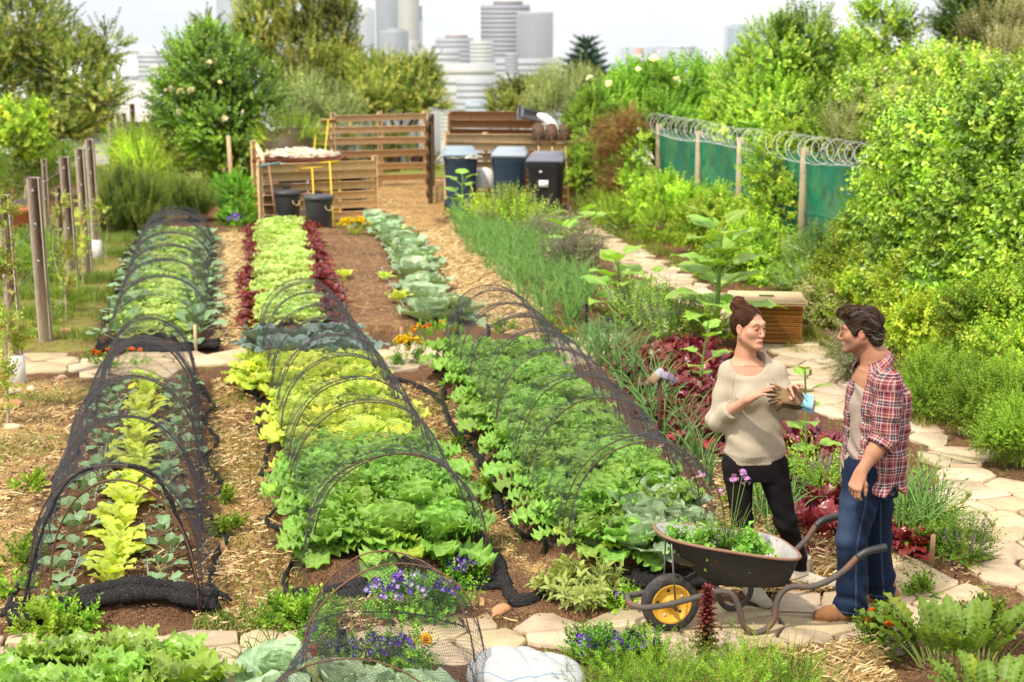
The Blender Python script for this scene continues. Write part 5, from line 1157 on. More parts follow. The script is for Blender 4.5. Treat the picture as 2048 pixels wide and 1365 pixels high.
# ------------------------------------------------------------------ figures: smooth solids sampled on a grid and skinned
class SDF:
    def __init__(s, lo, hi, h):
        s.lo = np.array(lo, float); s.h = h; s.n = np.ceil((np.array(hi) - s.lo) / h).astype(int) + 1
        s.d = np.full(tuple(s.n), 1.0, np.float32)
        s.ax = [s.lo[i] + h * np.arange(s.n[i]) for i in range(3)]
    def _win(s, lo, hi):
        a = np.clip(np.floor((np.array(lo) - s.lo) / s.h).astype(int), 0, s.n); b = np.clip(np.ceil((np.array(hi) - s.lo) / s.h).astype(int) + 1, 0, s.n)
        sl = tuple(slice(i, j) for i, j in zip(a, b)); return sl, [s.ax[i][sl[i]] for i in range(3)]
    def _pts(s, ax): return np.stack(np.meshgrid(*ax, indexing="ij"), -1).astype(np.float32)
    def put(s, fn, lo, hi, k=.02, op="u"):
        m = k + .03; sl, ax = s._win(np.array(lo) - m, np.array(hi) + m)
        if any(len(a) == 0 for a in ax): return s
        P = s._pts(ax); e = fn(P).astype(np.float32); c = s.d[sl]
        if op == "u":
            hh = np.maximum(k - np.abs(c - e), 0) / max(k, 1e-6); s.d[sl] = np.minimum(c, e) - hh * hh * k / 4
        elif op == "s":
            hh = np.maximum(k - np.abs(c + e), 0) / max(k, 1e-6); s.d[sl] = np.maximum(c, -e) + hh * hh * k / 4
        return s
    def cone(s, a, b, ra, rb, k=.02, op="u", sq=None):
        "tapered limb segment; sq = (direction, factor) flattens it"
        a = np.array(a, float); b = np.array(b, float); ba = b - a; L2 = ba @ ba + 1e-12
        def fn(P):
            q = P - a; t = np.clip(q @ ba / L2, 0, 1); r = ra + (rb - ra) * t; v = q - t[..., None] * ba
            if sq is not None:
                n = nrm(sq[0]); c = v @ n; v = v + (c * (1 / sq[1] - 1))[..., None] * n
            return (np.sqrt((v * v).sum(-1)) - r) * (1 if sq is None else min(1, sq[1]))
        m = max(ra, rb); return s.put(fn, np.minimum(a, b) - m, np.maximum(a, b) + m, k, op)
    def chain(s, pts, rs, k=.012, **kw):
        for i in range(len(pts) - 1): s.cone(pts[i], pts[i+1], rs[i], rs[i+1], k, **kw)
        return s
    def ell(s, c, r, M_=None, k=.02, op="u"):
        c = np.array(c, float); r = np.array(r, float); M_ = np.eye(3) if M_ is None else M_
        def fn(P):
            q = (P - c) @ M_; l = np.sqrt(((q / r) ** 2).sum(-1)); l2 = np.sqrt(((q / r ** 2) ** 2).sum(-1)) + 1e-9
            return l * (l - 1) / l2
        m = r.max(); return s.put(fn, c - m, c + m, k, op)
    def loft(s, lev, M_=None, k=.03, op="u"):
        "upright body of elliptic sections: lev rows are (z, cx, cy, half width, half depth); M_ columns give the width and depth axes"
        lev = np.array(lev, float); M_ = np.eye(3) if M_ is None else M_; z = lev[:, 0]
        def fn(P):
            zz = P[..., 2]; cx, cy, a, b = (np.interp(zz, z, lev[:, i]) for i in range(1, 5))
            dx, dy = P[..., 0] - cx, P[..., 1] - cy; u = dx * M_[0, 0] + dy * M_[1, 0]; v = dx * M_[0, 1] + dy * M_[1, 1]
            l = (np.abs(u / a) ** 2.3 + np.abs(v / b) ** 2.3) ** (1 / 2.3); d = (l - 1) * np.minimum(a, b)
            dz = np.maximum(z[0] - zz, zz - z[-1]); return np.maximum(d, dz)
        m = lev[:, 3:].max(); return s.put(fn, [lev[:, 1].min() - m, lev[:, 2].min() - m, z[0]], [lev[:, 1].max() + m, lev[:, 2].max() + m, z[-1]], k, op)
    def half(s, p, n, k=.005):
        "cut away the side of the plane through p that n points to"
        p = np.array(p, float); n = nrm(n)
        return s.put(lambda P: -((P - p) @ n), s.lo, s.ax and [a[-1] for a in s.ax], k, "s")
    def wrinkle(s, fn):
        "fn(points) gives an offset, applied in a narrow band"
        ix = np.nonzero(np.abs(s.d) < .05); P = np.stack([s.ax[i][ix[i]] for i in range(3)], -1); s.d[ix] += fn(P).astype(np.float32); return s
    def mesh(s):
        d = s.d; ins = d < 0; n = s.n
        cnt = np.zeros(tuple(n - 1), np.uint8)
        offs = [(i, j, k) for i in (0, 1) for j in (0, 1) for k in (0, 1)]
        sub = lambda A, o: A[o[0]:n[0]-1+o[0], o[1]:n[1]-1+o[1], o[2]:n[2]-1+o[2]]
        for o in offs: cnt += sub(ins, o)
        act = (cnt > 0) & (cnt < 8); idx = np.full(act.shape, -1, np.int64); ci = np.nonzero(act); m = len(ci[0]); idx[ci] = np.arange(m)
        cv = {o: d[ci[0] + o[0], ci[1] + o[1], ci[2] + o[2]] for o in offs}
        acc = np.zeros((m, 3)); w_ = np.zeros(m)
        for o in offs:
            for ax in range(3):
                if o[ax]: continue
                o2 = list(o); o2[ax] = 1; o2 = tuple(o2); a, b = cv[o], cv[o2]; x = (a < 0) != (b < 0)
                t = np.where(x, a / np.where(x, a - b, 1), 0); p = np.tile(np.array(o, float), (m, 1)); p[:, ax] += t
                acc[x] += p[x]; w_[x] += 1
        V = (acc / w_[:, None] + np.stack(ci, -1)) * s.h + s.lo
        F = []
        for ax in range(3):
            u, v = [(1, 2), (2, 0), (0, 1)][ax]
            a = [slice(0, n[i] - 1) if i == ax else slice(1, n[i] - 1) for i in range(3)]; b = [slice(1, n[i]) if i == ax else slice(1, n[i] - 1) for i in range(3)]
            A_, B_ = ins[tuple(a)], ins[tuple(b)]
            for sg in (0, 1):
                e = np.nonzero((A_ & ~B_) if sg == 0 else (~A_ & B_))
                if not len(e[0]): continue
                e = [e[i] + (0 if i == ax else 1) for i in range(3)]
                def cell(du, dv):
                    q = [e[0].copy(), e[1].copy(), e[2].copy()]; q[u] -= du; q[v] -= dv; return idx[tuple(q)]
                f = np.stack([cell(1, 1), cell(0, 1), cell(0, 0), cell(1, 0)], -1)
                F.append(f if sg == 0 else f[:, ::-1])
        return V, np.concatenate(F)
    def sample(s, P):
        q = (P - s.lo) / s.h; q = np.clip(q, 0, np.array(s.n) - 1.001); i = q.astype(int); f = q - i; out = 0
        for o in ((i_, j_, k_) for i_ in (0, 1) for j_ in (0, 1) for k_ in (0, 1)):
            w_ = np.prod([f[:, a] if o[a] else 1 - f[:, a] for a in range(3)], 0); out = out + w_ * s.d[i[:, 0] + o[0], i[:, 1] + o[1], i[:, 2] + o[2]]
        return out
    def grad(s, P):
        e = s.h; return np.stack([s.sample(P + np.eye(3)[a] * e) - s.sample(P - np.eye(3)[a] * e) for a in range(3)], -1) / (2 * e)
def skin_obj(name, S_, mat, parent=None, colfn=None, uvfn=None, loc=None):
    V, F = S_.mesh(); C_ = np.ones((len(V), 3)) if colfn is None else colfn(V); uv = None if uvfn is None else uvfn(V)
    me = mesh_np(name, V, [F], C_, mat, True, uv); o = bpy.data.objects.new(name, me); COL.objects.link(o); o.parent = parent
    if loc is not None: o.location = tuple(float(q) for q in loc)
    return o
def strands(S_, starts, flow, steps, ds, r, cols, seed, lift=.002, n=4):
    g = np.random.default_rng(seed); P = starts.copy(); L = [P]
    for k in range(steps):
        G_ = S_.grad(P); G_ /= np.linalg.norm(G_, axis=1)[:, None] + 1e-9; f = flow(P, k / steps) + g.normal(0, .12, P.shape)
        f = f - (f * G_).sum(1)[:, None] * G_; f /= np.linalg.norm(f, axis=1)[:, None] + 1e-9; P = P + f * ds
        P = P - G_ * (S_.sample(P) - lift)[:, None]; L.append(P)
    L = np.stack(L, 1); b = MB(); prof = np.sin(np.linspace(.12, 1, steps + 1) * PI) ** .5
    for q in L: b.tube(q, r * g.uniform(.6, 1.3) * np.maximum(prof, .12), n, np.array(cols[g.integers(len(cols))]) * g.uniform(.8, 1.2), cap=False)
    return b
def smoothstep(a, b, x): return sstep((x - a) / (b - a))
def mixc(c, d, w_): return c * (1 - w_[:, None]) + np.asarray(d) * w_[:, None]
def head_sdf(S_, c, Rh, fem):
    "skull, jaw, nose, lips, ears and neck root; Rh columns are the head's left, forward and up"
    T = lambda *p: np.array(c) + Rh @ np.array(p, float)
    E = lambda p, r, k=.015, op="u": S_.ell(T(*p), r, Rh, k, op)
    C_ = lambda a, b, ra, rb, k=.012, op="u": S_.cone(T(*a), T(*b), ra, rb, k, op)
    w = .93 if fem else 1.0
    E((0, -.015, .038), (.073 * w, .092, .078), .02); E((0, .030, -.030), (.060 * w, .058, .078), .03)
    for s in (-1, 1):
        C_((s * .050 * w, -.002, -.045), (s * .018, .070, -.094), .022 if fem else .025, .016, .03)
        E((s * .043 * w, .054, -.020), (.022, .020, .02), .03)
        C_((s * .040, .070, .028), (0, .083, .026), .012, .012, .02)
    E((0, .078, -.098), (.020, .017, .016), .02)
    for s in (-1, 1): E((s * .032, .096, .006), (.013, .0065, .006), .024, "s")
    for s in (-1, 1): E((s * .030, .0755, .005), (.0140, .0130, .0110), .004)
    C_((0, .086, .014), (0, .105 if fem else .111, -.029), .0062, .0075, .012); E((0, .105 if fem else .110, -.032), (.0085, .009, .0078), .008)
    for s in (-1, 1): E((s * .0095, .097, -.036), (.0065, .009, .0068), .006)
    C_((-.021, .081, -.064), (0, .0945, -.0605), .0055, .0075, .006); C_((.021, .081, -.064), (0, .0945, -.0605), .0055, .0075, .006)
    C_((-.017, .083, -.071), (.017, .083, -.071), .0065, .0065, .006); E((0, .089, -.0715), (.014, .008, .007), .006)
    C_((-.022, .094, -.0665), (.022, .094, -.0665), .0022, .0022, .003, "s")
    for s in (-1, 1):
        E((s * .074 * w, -.010, -.006), (.009, .019, .030), .008); E((s * .083 * w, -.004, -.002), (.005, .009, .016), .006, "s"); E((s * .071 * w, -.004, -.032), (.007, .008, .009), .008)
    return T
def head_paint(V, c, Rh, col, fem, brow, lip):
    q = (V - np.array(c)) @ Rh; x, y, z = q.T; ax = np.abs(x); front = smoothstep(.035, .06, y); C_ = col.copy()
    C_ = mixc(C_, np.array([.62,.22,.15]), .35 * front * np.exp(-(((ax - .042) / .02) ** 2 + ((z + .025) / .02) ** 2)))
    C_ = mixc(C_, np.array([.60,.22,.15]), .35 * np.exp(-((x / .014) ** 2 + ((z + .033) / .012) ** 2)) * smoothstep(.09, .1, y))
    C_ = mixc(C_, np.array([.55,.20,.14]), .5 * smoothstep(.066, .076, ax) * np.exp(-(((z + .005) / .03) ** 2)) * smoothstep(-.035, -.02, y))
    if not fem:
        st = smoothstep(-.035, -.06, z) * smoothstep(-.02, .02, y); C_ = mixc(C_, np.array([.17,.11,.085]), .45 * st)
        C_ = mixc(C_, np.array([.17,.11,.085]), .28 * front * np.exp(-((ax / .028) ** 2 + ((z + .05) / .008) ** 2)))
    lipw = front * np.exp(-((ax / .021) ** 4 + ((z + .0665) / (.0085 if fem else .0065)) ** 4)); C_ = mixc(C_, lip, np.clip(lipw * (.95 if fem else .6), 0, 1))
    C_ = mixc(C_, np.array([.10,.03,.025]), np.clip(front * np.exp(-((ax / .021) ** 4 + ((z + .0665) / .0016) ** 2)), 0, 1) * .9)
    bz = .0285 + .004 * (1 - ((ax - .03) / .02) ** 2); C_ = mixc(C_, brow, np.clip(smoothstep(.04, .06, y) * np.exp(-(((z - bz) / (.0028 if fem else .0045)) ** 2 + ((ax - .031) / .014) ** 6)) * 1.4, 0, 1) * .82)
    eye = smoothstep(.055, .065, y) * np.exp(-(((ax - .030) / .0105) ** 4 + ((z - .005) / .0040) ** 4)); C_ = mixc(C_, np.array([.09,.05,.035]), np.clip(eye * .8, 0, 1))
    iris = smoothstep(.055, .065, y) * np.exp(-(((ax - .030) ** 2 + (z - .005) ** 2) / .0058 ** 2) ** 2); C_ = mixc(C_, np.array([.035,.022,.015]), np.clip(iris * 1.2, 0, 1))
    lid = smoothstep(.05, .06, y) * np.exp(-(((ax - .030) / .015) ** 4 + ((z - .0118 + 14 * (ax - .03) ** 2) / .0022) ** 2)); C_ = mixc(C_, np.array([.05,.025,.02]), np.clip(lid * 1.2, 0, 1) * .0)
    return C_
def hand_sdf(S_, wrist, fdir, ndir, size, curls, spread, thumb, side, kn=.7):
    "wrist, finger direction, back-of-hand normal; curls per finger (index..little) in degrees at each joint; side = +1 if the thumb is along fdir x ndir"
    f = nrm(fdir); n = np.array(ndir, float); n = nrm(n - (n @ f) * f); x = np.cross(f, n) * side; w = np.array(wrist, float); k = size / .18
    S_.cone(w, w + f * .035 * k, .024 * k, .028 * k, .02, sq=(n, .68))
    for o, L in ((.027, .088), (.009, .092), (-.010, .088), (-.027, .080)): S_.cone(w + x * o * .55 * k + f * .02 * k, w + x * o * k + f * L * k, .017 * k, .0125 * k, .014, sq=(n, .85))
    lens = ((.043, .025, .020), (.048, .029, .021), (.044, .027, .021), (.034, .020, .018)); rr = (.0088, .0090, .0085, .0076)
    for i, (o, L) in enumerate(((.027, .088), (.009, .092), (-.010, .088), (-.027, .080))):
        p = w + x * o * k + f * L * k; a = R(spread) * (1.5 - i) / 1.5; d = nrm(f * math.cos(a) + x * math.sin(a)); c = 0; pts = [p - f * .012 * k, p]
        cu = curls[i] if np.ndim(curls[i]) else (curls[i],) * 3
        for l_, q in zip(lens[i], cu):
            c += R(q); dd = d * math.cos(c) - n * math.sin(c); p = p + dd * l_ * k; pts.append(p)
        S_.chain(pts, [rr[i] * k * q for q in (1.1, 1.08, .98, .9, .72)], .004)
    b = w + x * .024 * k + f * .022 * k - n * .004; d = nrm(f * thumb[0] + x * thumb[1] - n * thumb[2]); d2 = nrm(d + f * .5 - n * .2)
    S_.chain([b - x * .008, b + d * .038 * k, b + d * .038 * k + d2 * .030 * k, b + d * .038 * k + d2 * .054 * k], [.0145 * k, .0115 * k, .0100 * k, .0078 * k], .010)
SKIN_W = np.array([.50,.262,.165]); SKIN_M = np.array([.38,.185,.105])
def mat_skin():
    m, nt, out = newmat("skin"); N = NT(nt); a = N.n("Attribute"); a.attribute_name = "Col"; nz = N.noise(N.coord("Object"), 60, 3)
    col = N.mix(1.0, a.outputs["Color"], N.ramp(nz, [(.3, .92), (.7, 1.06)]), "MULTIPLY")
    b = N.bsdf(out, col, .58, .25, normal=N.bump(nz, .08, .002)); b.inputs["Subsurface Weight"].default_value = .12; b.inputs["Subsurface Radius"].default_value = (.012, .005, .003); b.inputs["Subsurface Scale"].default_value = 1.0
    return m
M["skin"] = mat_skin()
M["hair"] = mat_attr("hair", .6, .08, 90, .3, .3, .002, (1, 1, .3))
def mat_knit():
    m, nt, out = newmat("knit"); N = NT(nt); a = N.n("Attribute"); a.attribute_name = "Col"; uv = N.n("UVMap"); sp = N.n("SeparateXYZ"); N.l(uv.outputs[0], sp.inputs[0])
    rib = N.math("GREATER_THAN", sp.outputs[0], 50.0)
    su = N.math("SINE", N.math("MULTIPLY", sp.outputs[0], 2 * PI / .0105)); sv = N.math("SINE", N.math("MULTIPLY", sp.outputs[1], 2 * PI / .0085))
    st = N.math("MULTIPLY", su, sv); st = N.math("ADD", N.math("MULTIPLY", st, N.math("SUBTRACT", 1.0, rib)), N.math("MULTIPLY", su, rib))
    nz = N.noise(N.coord("Object"), 25, 3)
    c = N.mix(N.ramp(st, [(.0, .34), (.55, 0)]), a.outputs["Color"], (.27,.205,.125)); c = N.mix(1.0, c, N.ramp(nz, [(.3, .92), (.7, 1.05)]), "MULTIPLY")  # gaps between stitches darkened in the colour, as shade between the loops
    N.bsdf(out, c, .95, .1, normal=N.bump(N.math("ADD", st, nz), .55, .004)); return m
M["knit"] = mat_knit()
def mat_plaid():
    m, nt, out = newmat("plaid"); N = NT(nt); a = N.n("Attribute"); a.attribute_name = "Col"; uv = N.n("UVMap"); sp = N.n("SeparateXYZ"); N.l(uv.outputs[0], sp.inputs[0])
    RED = (.24,.042,.048); NV = (.016,.014,.036); WHT = (.52,.46,.42); PK = (.36,.13,.125)
    def stripes(x, off):
        f = N.math("FRACT", N.math("ADD", N.math("DIVIDE", x, .086), off))
        return N.ramp(f, [(0, RED), (.10, WHT), (.14, RED), (.24, PK), (.29, WHT), (.34, PK), (.40, NV), (.50, WHT), (.535, NV), (.66, WHT), (.71, PK), (.78, RED), (.84, NV), (.93, RED)], "CONSTANT")
    c = N.mix(.5, stripes(sp.outputs[0], 0.1), stripes(sp.outputs[1], .37))
    nz = N.noise(N.coord("Object"), 18, 3); c = N.mix(1.0, c, N.ramp(nz, [(.3, .9), (.7, 1.08)]), "MULTIPLY"); c = N.mix(1.0, c, a.outputs["Color"], "MULTIPLY")
    N.bsdf(out, c, .9, .15, normal=N.bump(N.noise(N.coord("Object"), 220, 2), .15, .002)); return m
M["plaid"] = mat_plaid()
def mat_denim():
    m, nt, out = newmat("denim"); N = NT(nt); a = N.n("Attribute"); a.attribute_name = "Col"; oc = N.coord("Object")
    n1 = N.noise(N.mapping(oc, (1, 1, .25)), 160, 3, .7); n2 = N.noise(oc, 14, 4)
    c = N.mix(1.0, a.outputs["Color"], N.ramp(n1, [(.3, .72), (.7, 1.35)]), "MULTIPLY"); c = N.mix(1.0, c, N.ramp(n2, [(.3, .82), (.7, 1.15)]), "MULTIPLY")
    N.bsdf(out, c, .9, .15, normal=N.bump(N.math("ADD", n1, n2), .3, .003)); return m
M["denim"] = mat_denim()
def axes_from(fwd, tilt=0.0, roll=0.0):
    f = nrm(fwd); up = np.array([0, 0, 1.0]); l = nrm(np.cross(up, f)); u = np.cross(f, l)
    M_ = np.stack([l, f, u], 1); return M_ @ rotx(tilt) @ roty(roll)         # columns: left, forward, up

# ================================================================== the woman
def make_woman():
    YW = 8.15; O = atY(1512, 1180, YW); O = np.array([O[0], YW, gz(O[0], YW)])
    J = lambda px, py, dy=0.0: atY(px, py, YW + dy) - O
    hc = J(1498, 655, -.02); Rh = axes_from((.63, -.775, -.02), 0, .03)
    nb = J(1490, 722, .03); shR, shL = J(1459, 744, .02), J(1552, 744, .0)
    elR, wrR = J(1437, 838, -.02), J(1498, 799, -.24); elL, wrL = J(1578, 820, -.06), J(1577, 786, -.24)
    tf = axes_from((.22, -.975, 0)); SIDE = -tf[:, 0]; FW = tf[:, 1]; SM = np.stack([SIDE, FW, [0, 0, 1]], 1)   # SIDE = towards picture right
    B = SDF([-.36, -.42, .0], [.36, .24, 1.76], .0038)
    T = head_sdf(B, hc, Rh, True)
    B.cone(T(0, -.022, -.055), nb + [0, 0, .01], .045, .047, .03); B.cone(nb + [0, 0, .03], nb - [0, 0, .06], .048, .085, .05); B.cone(T(0, .02, -.09), nb + FW * .03 + [0, 0, -.01], .024, .03, .03)
    B.cone(nb + [-.01, 0, -.06], shR, .055, .045, .05); B.cone(nb + [.01, 0, -.06], shL, .055, .045, .05)
    cen = lambda z: J(*{0: (0, 0)}.get(0, (0, 0)))[0]
    CX = lambda py: J(1508, py)[0]
    B.loft([(.78, J(1508,925)[0], .0, .15, .10), (.95, J(1508,870)[0], 0, .125, .09), (1.12, J(1507,805)[0], 0, .13, .095), (1.25, J(1506,760)[0], .01, .135, .085), (1.33, J(1503,735)[0], .02, .11, .06)], SM, .05)
    for s in (-1, 1): B.cone(nb + SIDE * s * .02 + FW * .062 - [0, 0, .045], (shR if s < 0 else shL) + FW * .03 + [0, 0, .005], .010, .012, .02)        # collar bones
    B.chain([shR, elR, wrR], [.047, .037, .024], .02); B.chain([shL, elL, wrL], [.047, .037, .024], .02)
    hR = [J(1478, 930), J(1484, 1045, -.02), J(1506, 1160, -.10)]; hL = [J(1540, 930), J(1572, 1045, -.0), J(1604, 1135, .10)]
    B.chain(hR, [.075, .048, .034], .03); B.chain(hL, [.075, .048, .034], .03)
    hand_sdf(B, wrR, J(1540, 774, -.33) - wrR, (-.25, -.35, .9), .165, (12, 6, 6, 10), 5, (.75, .5, .35), -1)
    hand_sdf(B, wrL, J(1592, 767, -.33) - wrL, (.1, -.55, .85), .160, ((55, 30, 15), (18, 25, 15), (10, 22, 15), (8, 20, 12)), 16, (.6, .15, 1.1), 1)
    def cf(V):
        C_ = np.tile(SKIN_W, (len(V), 1)) * (1 + .05 * sinnoise(V, 40, 3))[:, None]
        for tip in (J(1540, 774, -.33), J(1592, 767, -.33)): C_ = mixc(C_, np.array([.60,.25,.18]), .35 * np.exp(-((V - tip) ** 2).sum(1) / .045 ** 2))
        w_ = V[:, 2] > hc[2] - .15; C_[w_] = head_paint(V[w_], hc, Rh, C_[w_], True, np.array([.05,.025,.015]), np.array([.50,.15,.13])); return C_
    root = skin_obj("person", B, M["skin"], None, cf, None, O); tag(root, "woman in a cream knit sweater and black trousers, talking and holding gloves", "person")
    # sweater
    K = SDF([-.38, -.36, .70], [.36, .26, 1.45], .005)
    K.chain([nb + [-.03, 0, -.07], shR, (shR + elR) / 2 + [-.006, 0, 0], elR + [-.008, 0, -.010], elR * .52 + wrR * .48], [.054, .054, .053, .056, .046], .03)
    K.chain([nb + [.03, 0, -.07], shL, (shL + elL) / 2, elL + [.005, 0, -.008], elL * .55 + wrL * .45], [.054, .052, .050, .050, .042], .03)
    cutR = elR * .56 + wrR * .44; dR = nrm(wrR - elR); K.put(lambda P: -np.minimum((P - cutR) @ dR, .10 - np.linalg.norm(P - cutR, axis=-1)), cutR - .12, cutR + .12, .004, "s")
    cutL = elL * .52 + wrL * .48; dL = nrm(wrL - elL); K.put(lambda P: -np.minimum((P - cutL) @ dL, .09 - np.linalg.norm(P - cutL, axis=-1)), cutL - .12, cutL + .12, .004, "s")
    lev = [(.725, 935, .166, .118), (.80, 912, .170, .124), (.835, 900, .186, .138), (.88, 890, .190, .138), (.96, 865, .174, .126), (1.05, 832, .160, .120), (1.14, 800, .155, .128), (1.20, 780, .155, .128), (1.27, 755, .155, .105), (1.335, 733, .128, .080), (1.385, 718, .090, .062), (1.41, 710, .068, .056)]
    K.loft([(z, J(1508 if py > 770 else 1506, py)[0], (.0 if z < 1.3 else .015), a * (.90 if .84 < z < 1.3 else .95), b * .94) for z, py, a, b in lev], SM, .04)
    for s in (-1, 1): K.ell(np.array([J(1508, 780)[0], .0, 1.165]) + SIDE * s * .062 + FW * .075, (.058, .06, .055), None, .05)
    K.put(lambda P: (P[..., 2] - .752) - .30 * (P @ FW), [-.3, -.3, .6], [.3, .3, .84], .003, "s")
    # scoop neckline: an inclined oval well round the neck
    nd = nrm(np.array([.05, -.62, .78])); nc = nb + FW * .040 + [0, 0, -.012]
    def well(P):
        q = P - nc; t = q @ nd; r = q - t[..., None] * nd; u = r @ SIDE; v = np.sqrt(np.maximum((r * r).sum(-1) - u * u, 0))
        return np.maximum((np.sqrt((u / .092) ** 2 + (v / .092) ** 2) - 1) * .09, -(t + .035))
    K.put(well, nc - .2, nc + .2, .012, "s")
    def folds(P):
        x, y, z = P.T; a = np.exp(-((z - .86) / .07) ** 2) * .006 * np.sin(38 * (x * .8 + .3 * z) + 3 * np.sin(z * 20)) + .0035 * np.sin(46 * (z + .7 * x) + 4 * x) * np.exp(-((z - 1.0) / .15) ** 2)
        dr = np.linalg.norm(P - elR, axis=1); dl = np.linalg.norm(P - elL, axis=1)
        return a + .006 * np.exp(-(dr / .10) ** 2) * np.sin(P @ nrm(wrR - shR) * 95) + .006 * np.exp(-(dl / .09) ** 2) * np.sin(P @ nrm(wrL - shL) * 95) + .0015 * sinnoise(P, 30, 4)
    K.wrinkle(folds)
    def armco(V, sh, el, wr):
        out = []
        for a, b in ((sh, el), (el, wr)):
            ba = b - a; L = np.linalg.norm(ba); d_ = ba / L; t = np.clip((V - a) @ d_, 0, L); r = V - a - t[:, None] * d_; fr = frame(d_, (0.3, .9, .2)); out.append((np.linalg.norm(r, axis=1), np.arctan2(r @ fr[:, 0], r @ fr[:, 1]), (V - a) @ d_ + (0 if a is sh else np.linalg.norm(el - sh))))
        use = out[0][0] < out[1][0]; return np.where(use, out[0][0], out[1][0]), np.where(use, out[0][1], out[1][1]), np.where(use, out[0][2], out[1][2])
    def uvw(V):
        x = V[:, 0] - J(1508, 830)[0]; y = V[:, 1]; ang = np.arctan2(x, -(y - .30)) ; u = ang * .40 + 1; v = V[:, 2].copy()
        for sh, el, wr, s in ((shR, elR, wrR, -1), (shL, elL, wrL, 1)):
            r, a, t = armco(V, sh, el, wr); m_ = (r < .078) & (x * s > .125 if s < 0 else x * s > .135) | (r < .075) & (V[:, 1] < -.15)
            u[m_] = a[m_] * .055 + 3; v[m_] = t[m_]
        u[(V[:, 2] < .835)] += 100
        return np.c_[u, v]
    def cw(V):
        C_ = np.tile(np.array([.52,.45,.345]), (len(V), 1))
        for cu, d_ in ((cutR, dR), (cutL, dL)):
            t = (V - cu) @ d_; C_ = mixc(C_, np.array([.50,.41,.29]), .5 * ((t > -.028) & (t < -.022) & (np.linalg.norm(V - cu, axis=1) < .09)).astype(float))
        return C_
    skin_obj("sweater", K, M["knit"], root, cw, uvw)
    # raglan seams
    for s in (-1, 1):
        sh = shR if s < 0 else shL; q = np.array([nb + SIDE * s * (.075 + .075 * t) + FW * (.075 + .03 * t) + np.array([0, 0, -.035 - .15 * t]) for t in np.linspace(0, 1, 14)])
        for _ in range(30): q = q - K.grad(q) * np.clip(K.sample(q) - .0005, -.01, .01)[:, None]
        b = MB(); b.tube(q, .0022, 5, (.40,.32,.22)); b.build("raglan_seam", M["cloth"], bpy.data.objects["sweater"], True)
    # trousers
    P_ = SDF([-.26, -.26, .02], [.30, .26, .90], .0055)
    P_.loft([(.68, J(1509,950)[0], .0, .150, .105), (.76, J(1508,928)[0], 0, .166, .115), (.86, J(1508,895)[0], 0, .160, .11)], SM, .04)
    P_.chain([hR[0] + [-.008, 0, -.0], hR[1], hR[2]], [.088, .057, .045], .03); P_.chain([hL[0] + [.008, 0, 0], hL[1], hL[2]], [.092, .060, .046], .03)
    def pf(P):
        x, y, z = P.T; return .004 * np.sin(70 * z + 25 * x + 6 * np.sin(9 * x)) * (np.exp(-((z - .42) / .10) ** 2) + .9 * np.exp(-((z - .2) / .1) ** 2) + .6 * np.exp(-((z - .68) / .05) ** 2)) + .001 * sinnoise(P, 60, 8)
    P_.wrinkle(pf)
    skin_obj("trousers", P_, M["cloth"], root, lambda V: np.tile(np.array([.012,.010,.011]), (len(V), 1)))
    for (an, toe, nm) in ((hR[2], J(1528, 1212, -.24), "boot"), (hL[2], J(1640, 1166, .06), "boot")):
        z0 = -O[2] * 0; an = np.array(an); Bt = SDF(np.minimum(an, toe) - .09, np.maximum(an, toe) + [.09, .09, .16], .005); toe = np.array([toe[0], toe[1], .035]); heel = np.array([an[0], an[1], .035]); d_ = nrm(toe - heel); toe = heel + d_ * .17
        Bt.cone(np.array([an[0], an[1], .17]), np.array([an[0], an[1], .07]), .050, .045, .02); Bt.chain([heel - d_ * .035, heel + d_ * .06, toe], [.042, .045, .036], .03, sq=((0, 0, 1), .9)); Bt.half([0, 0, .004], (0, 0, -1)); Bt.half([an[0], an[1], .185], (0, 0, 1))
        skin_obj(nm, Bt, M["cloth"], root, lambda V: np.where(V[:, 2:] < .018, np.array([[.22,.18,.13]]), np.array([[.42,.37,.29]])))
    # hair
    H = SDF(hc - .17, hc + [.17, .17, .22], .0038)
    H.ell(T(0, -.020, .040), (.0745, .094, .083), Rh, .01); H.ell(T(0, -.05, -.005), (.060, .055, .070), Rh, .02)
    H.ell(T(0, .098, -.028), (.073, .075, .098), Rh, .012, "s")
    for s in (-1, 1): H.ell(T(s * .085, .040, -.045), (.035, .058, .055), Rh, .012, "s"); H.ell(T(s * .082, -.006, -.01), (.016, .018, .030), Rh, .006, "s")
    H.cone(T(0, -.06, -.09), T(0, -.03, -.13), .05, .07, .01, "s")
    bun = T(0, -.082, .105); H.ell(bun, (.050, .046, .044), Rh, .012); H.ell(bun + Rh @ np.array([0, -.004, .030]), (.030, .030, .022), Rh, .01)
    def hw_(P):
        q = (P - np.array(hc)) @ Rh; a = np.arctan2(q[:, 0], q[:, 2] - .02); b_ = (P - bun) @ Rh; ab = np.arctan2(b_[:, 0], b_[:, 1]); nb_ = np.linalg.norm(b_, axis=1)
        return np.where(nb_ < .06, .0035 * np.sin(ab * 3 + b_[:, 2] * 140), .0016 * np.sin(a * 34) + .0012 * np.sin(a * 61 + 2))
    H.wrinkle(hw_)
    HC = np.array([.034,.014,.008])
    hair = skin_obj("hair", H, M["hair"], root, lambda V: HC * (1 + .35 * np.sin(np.arctan2(((V - hc) @ Rh)[:, 0], ((V - hc) @ Rh)[:, 2] - .02) * 40)[:, None]) * np.where(np.linalg.norm(V - bun, axis=1)[:, None] < .06, 1.5, 1.0))
    V, F = H.mesh(); g = np.random.default_rng(1); q = (V - np.array(hc)) @ Rh
    st = V[(q[:, 1] > -.04) & (q[:, 2] > .0)]; st = st[g.choice(len(st), 260)]
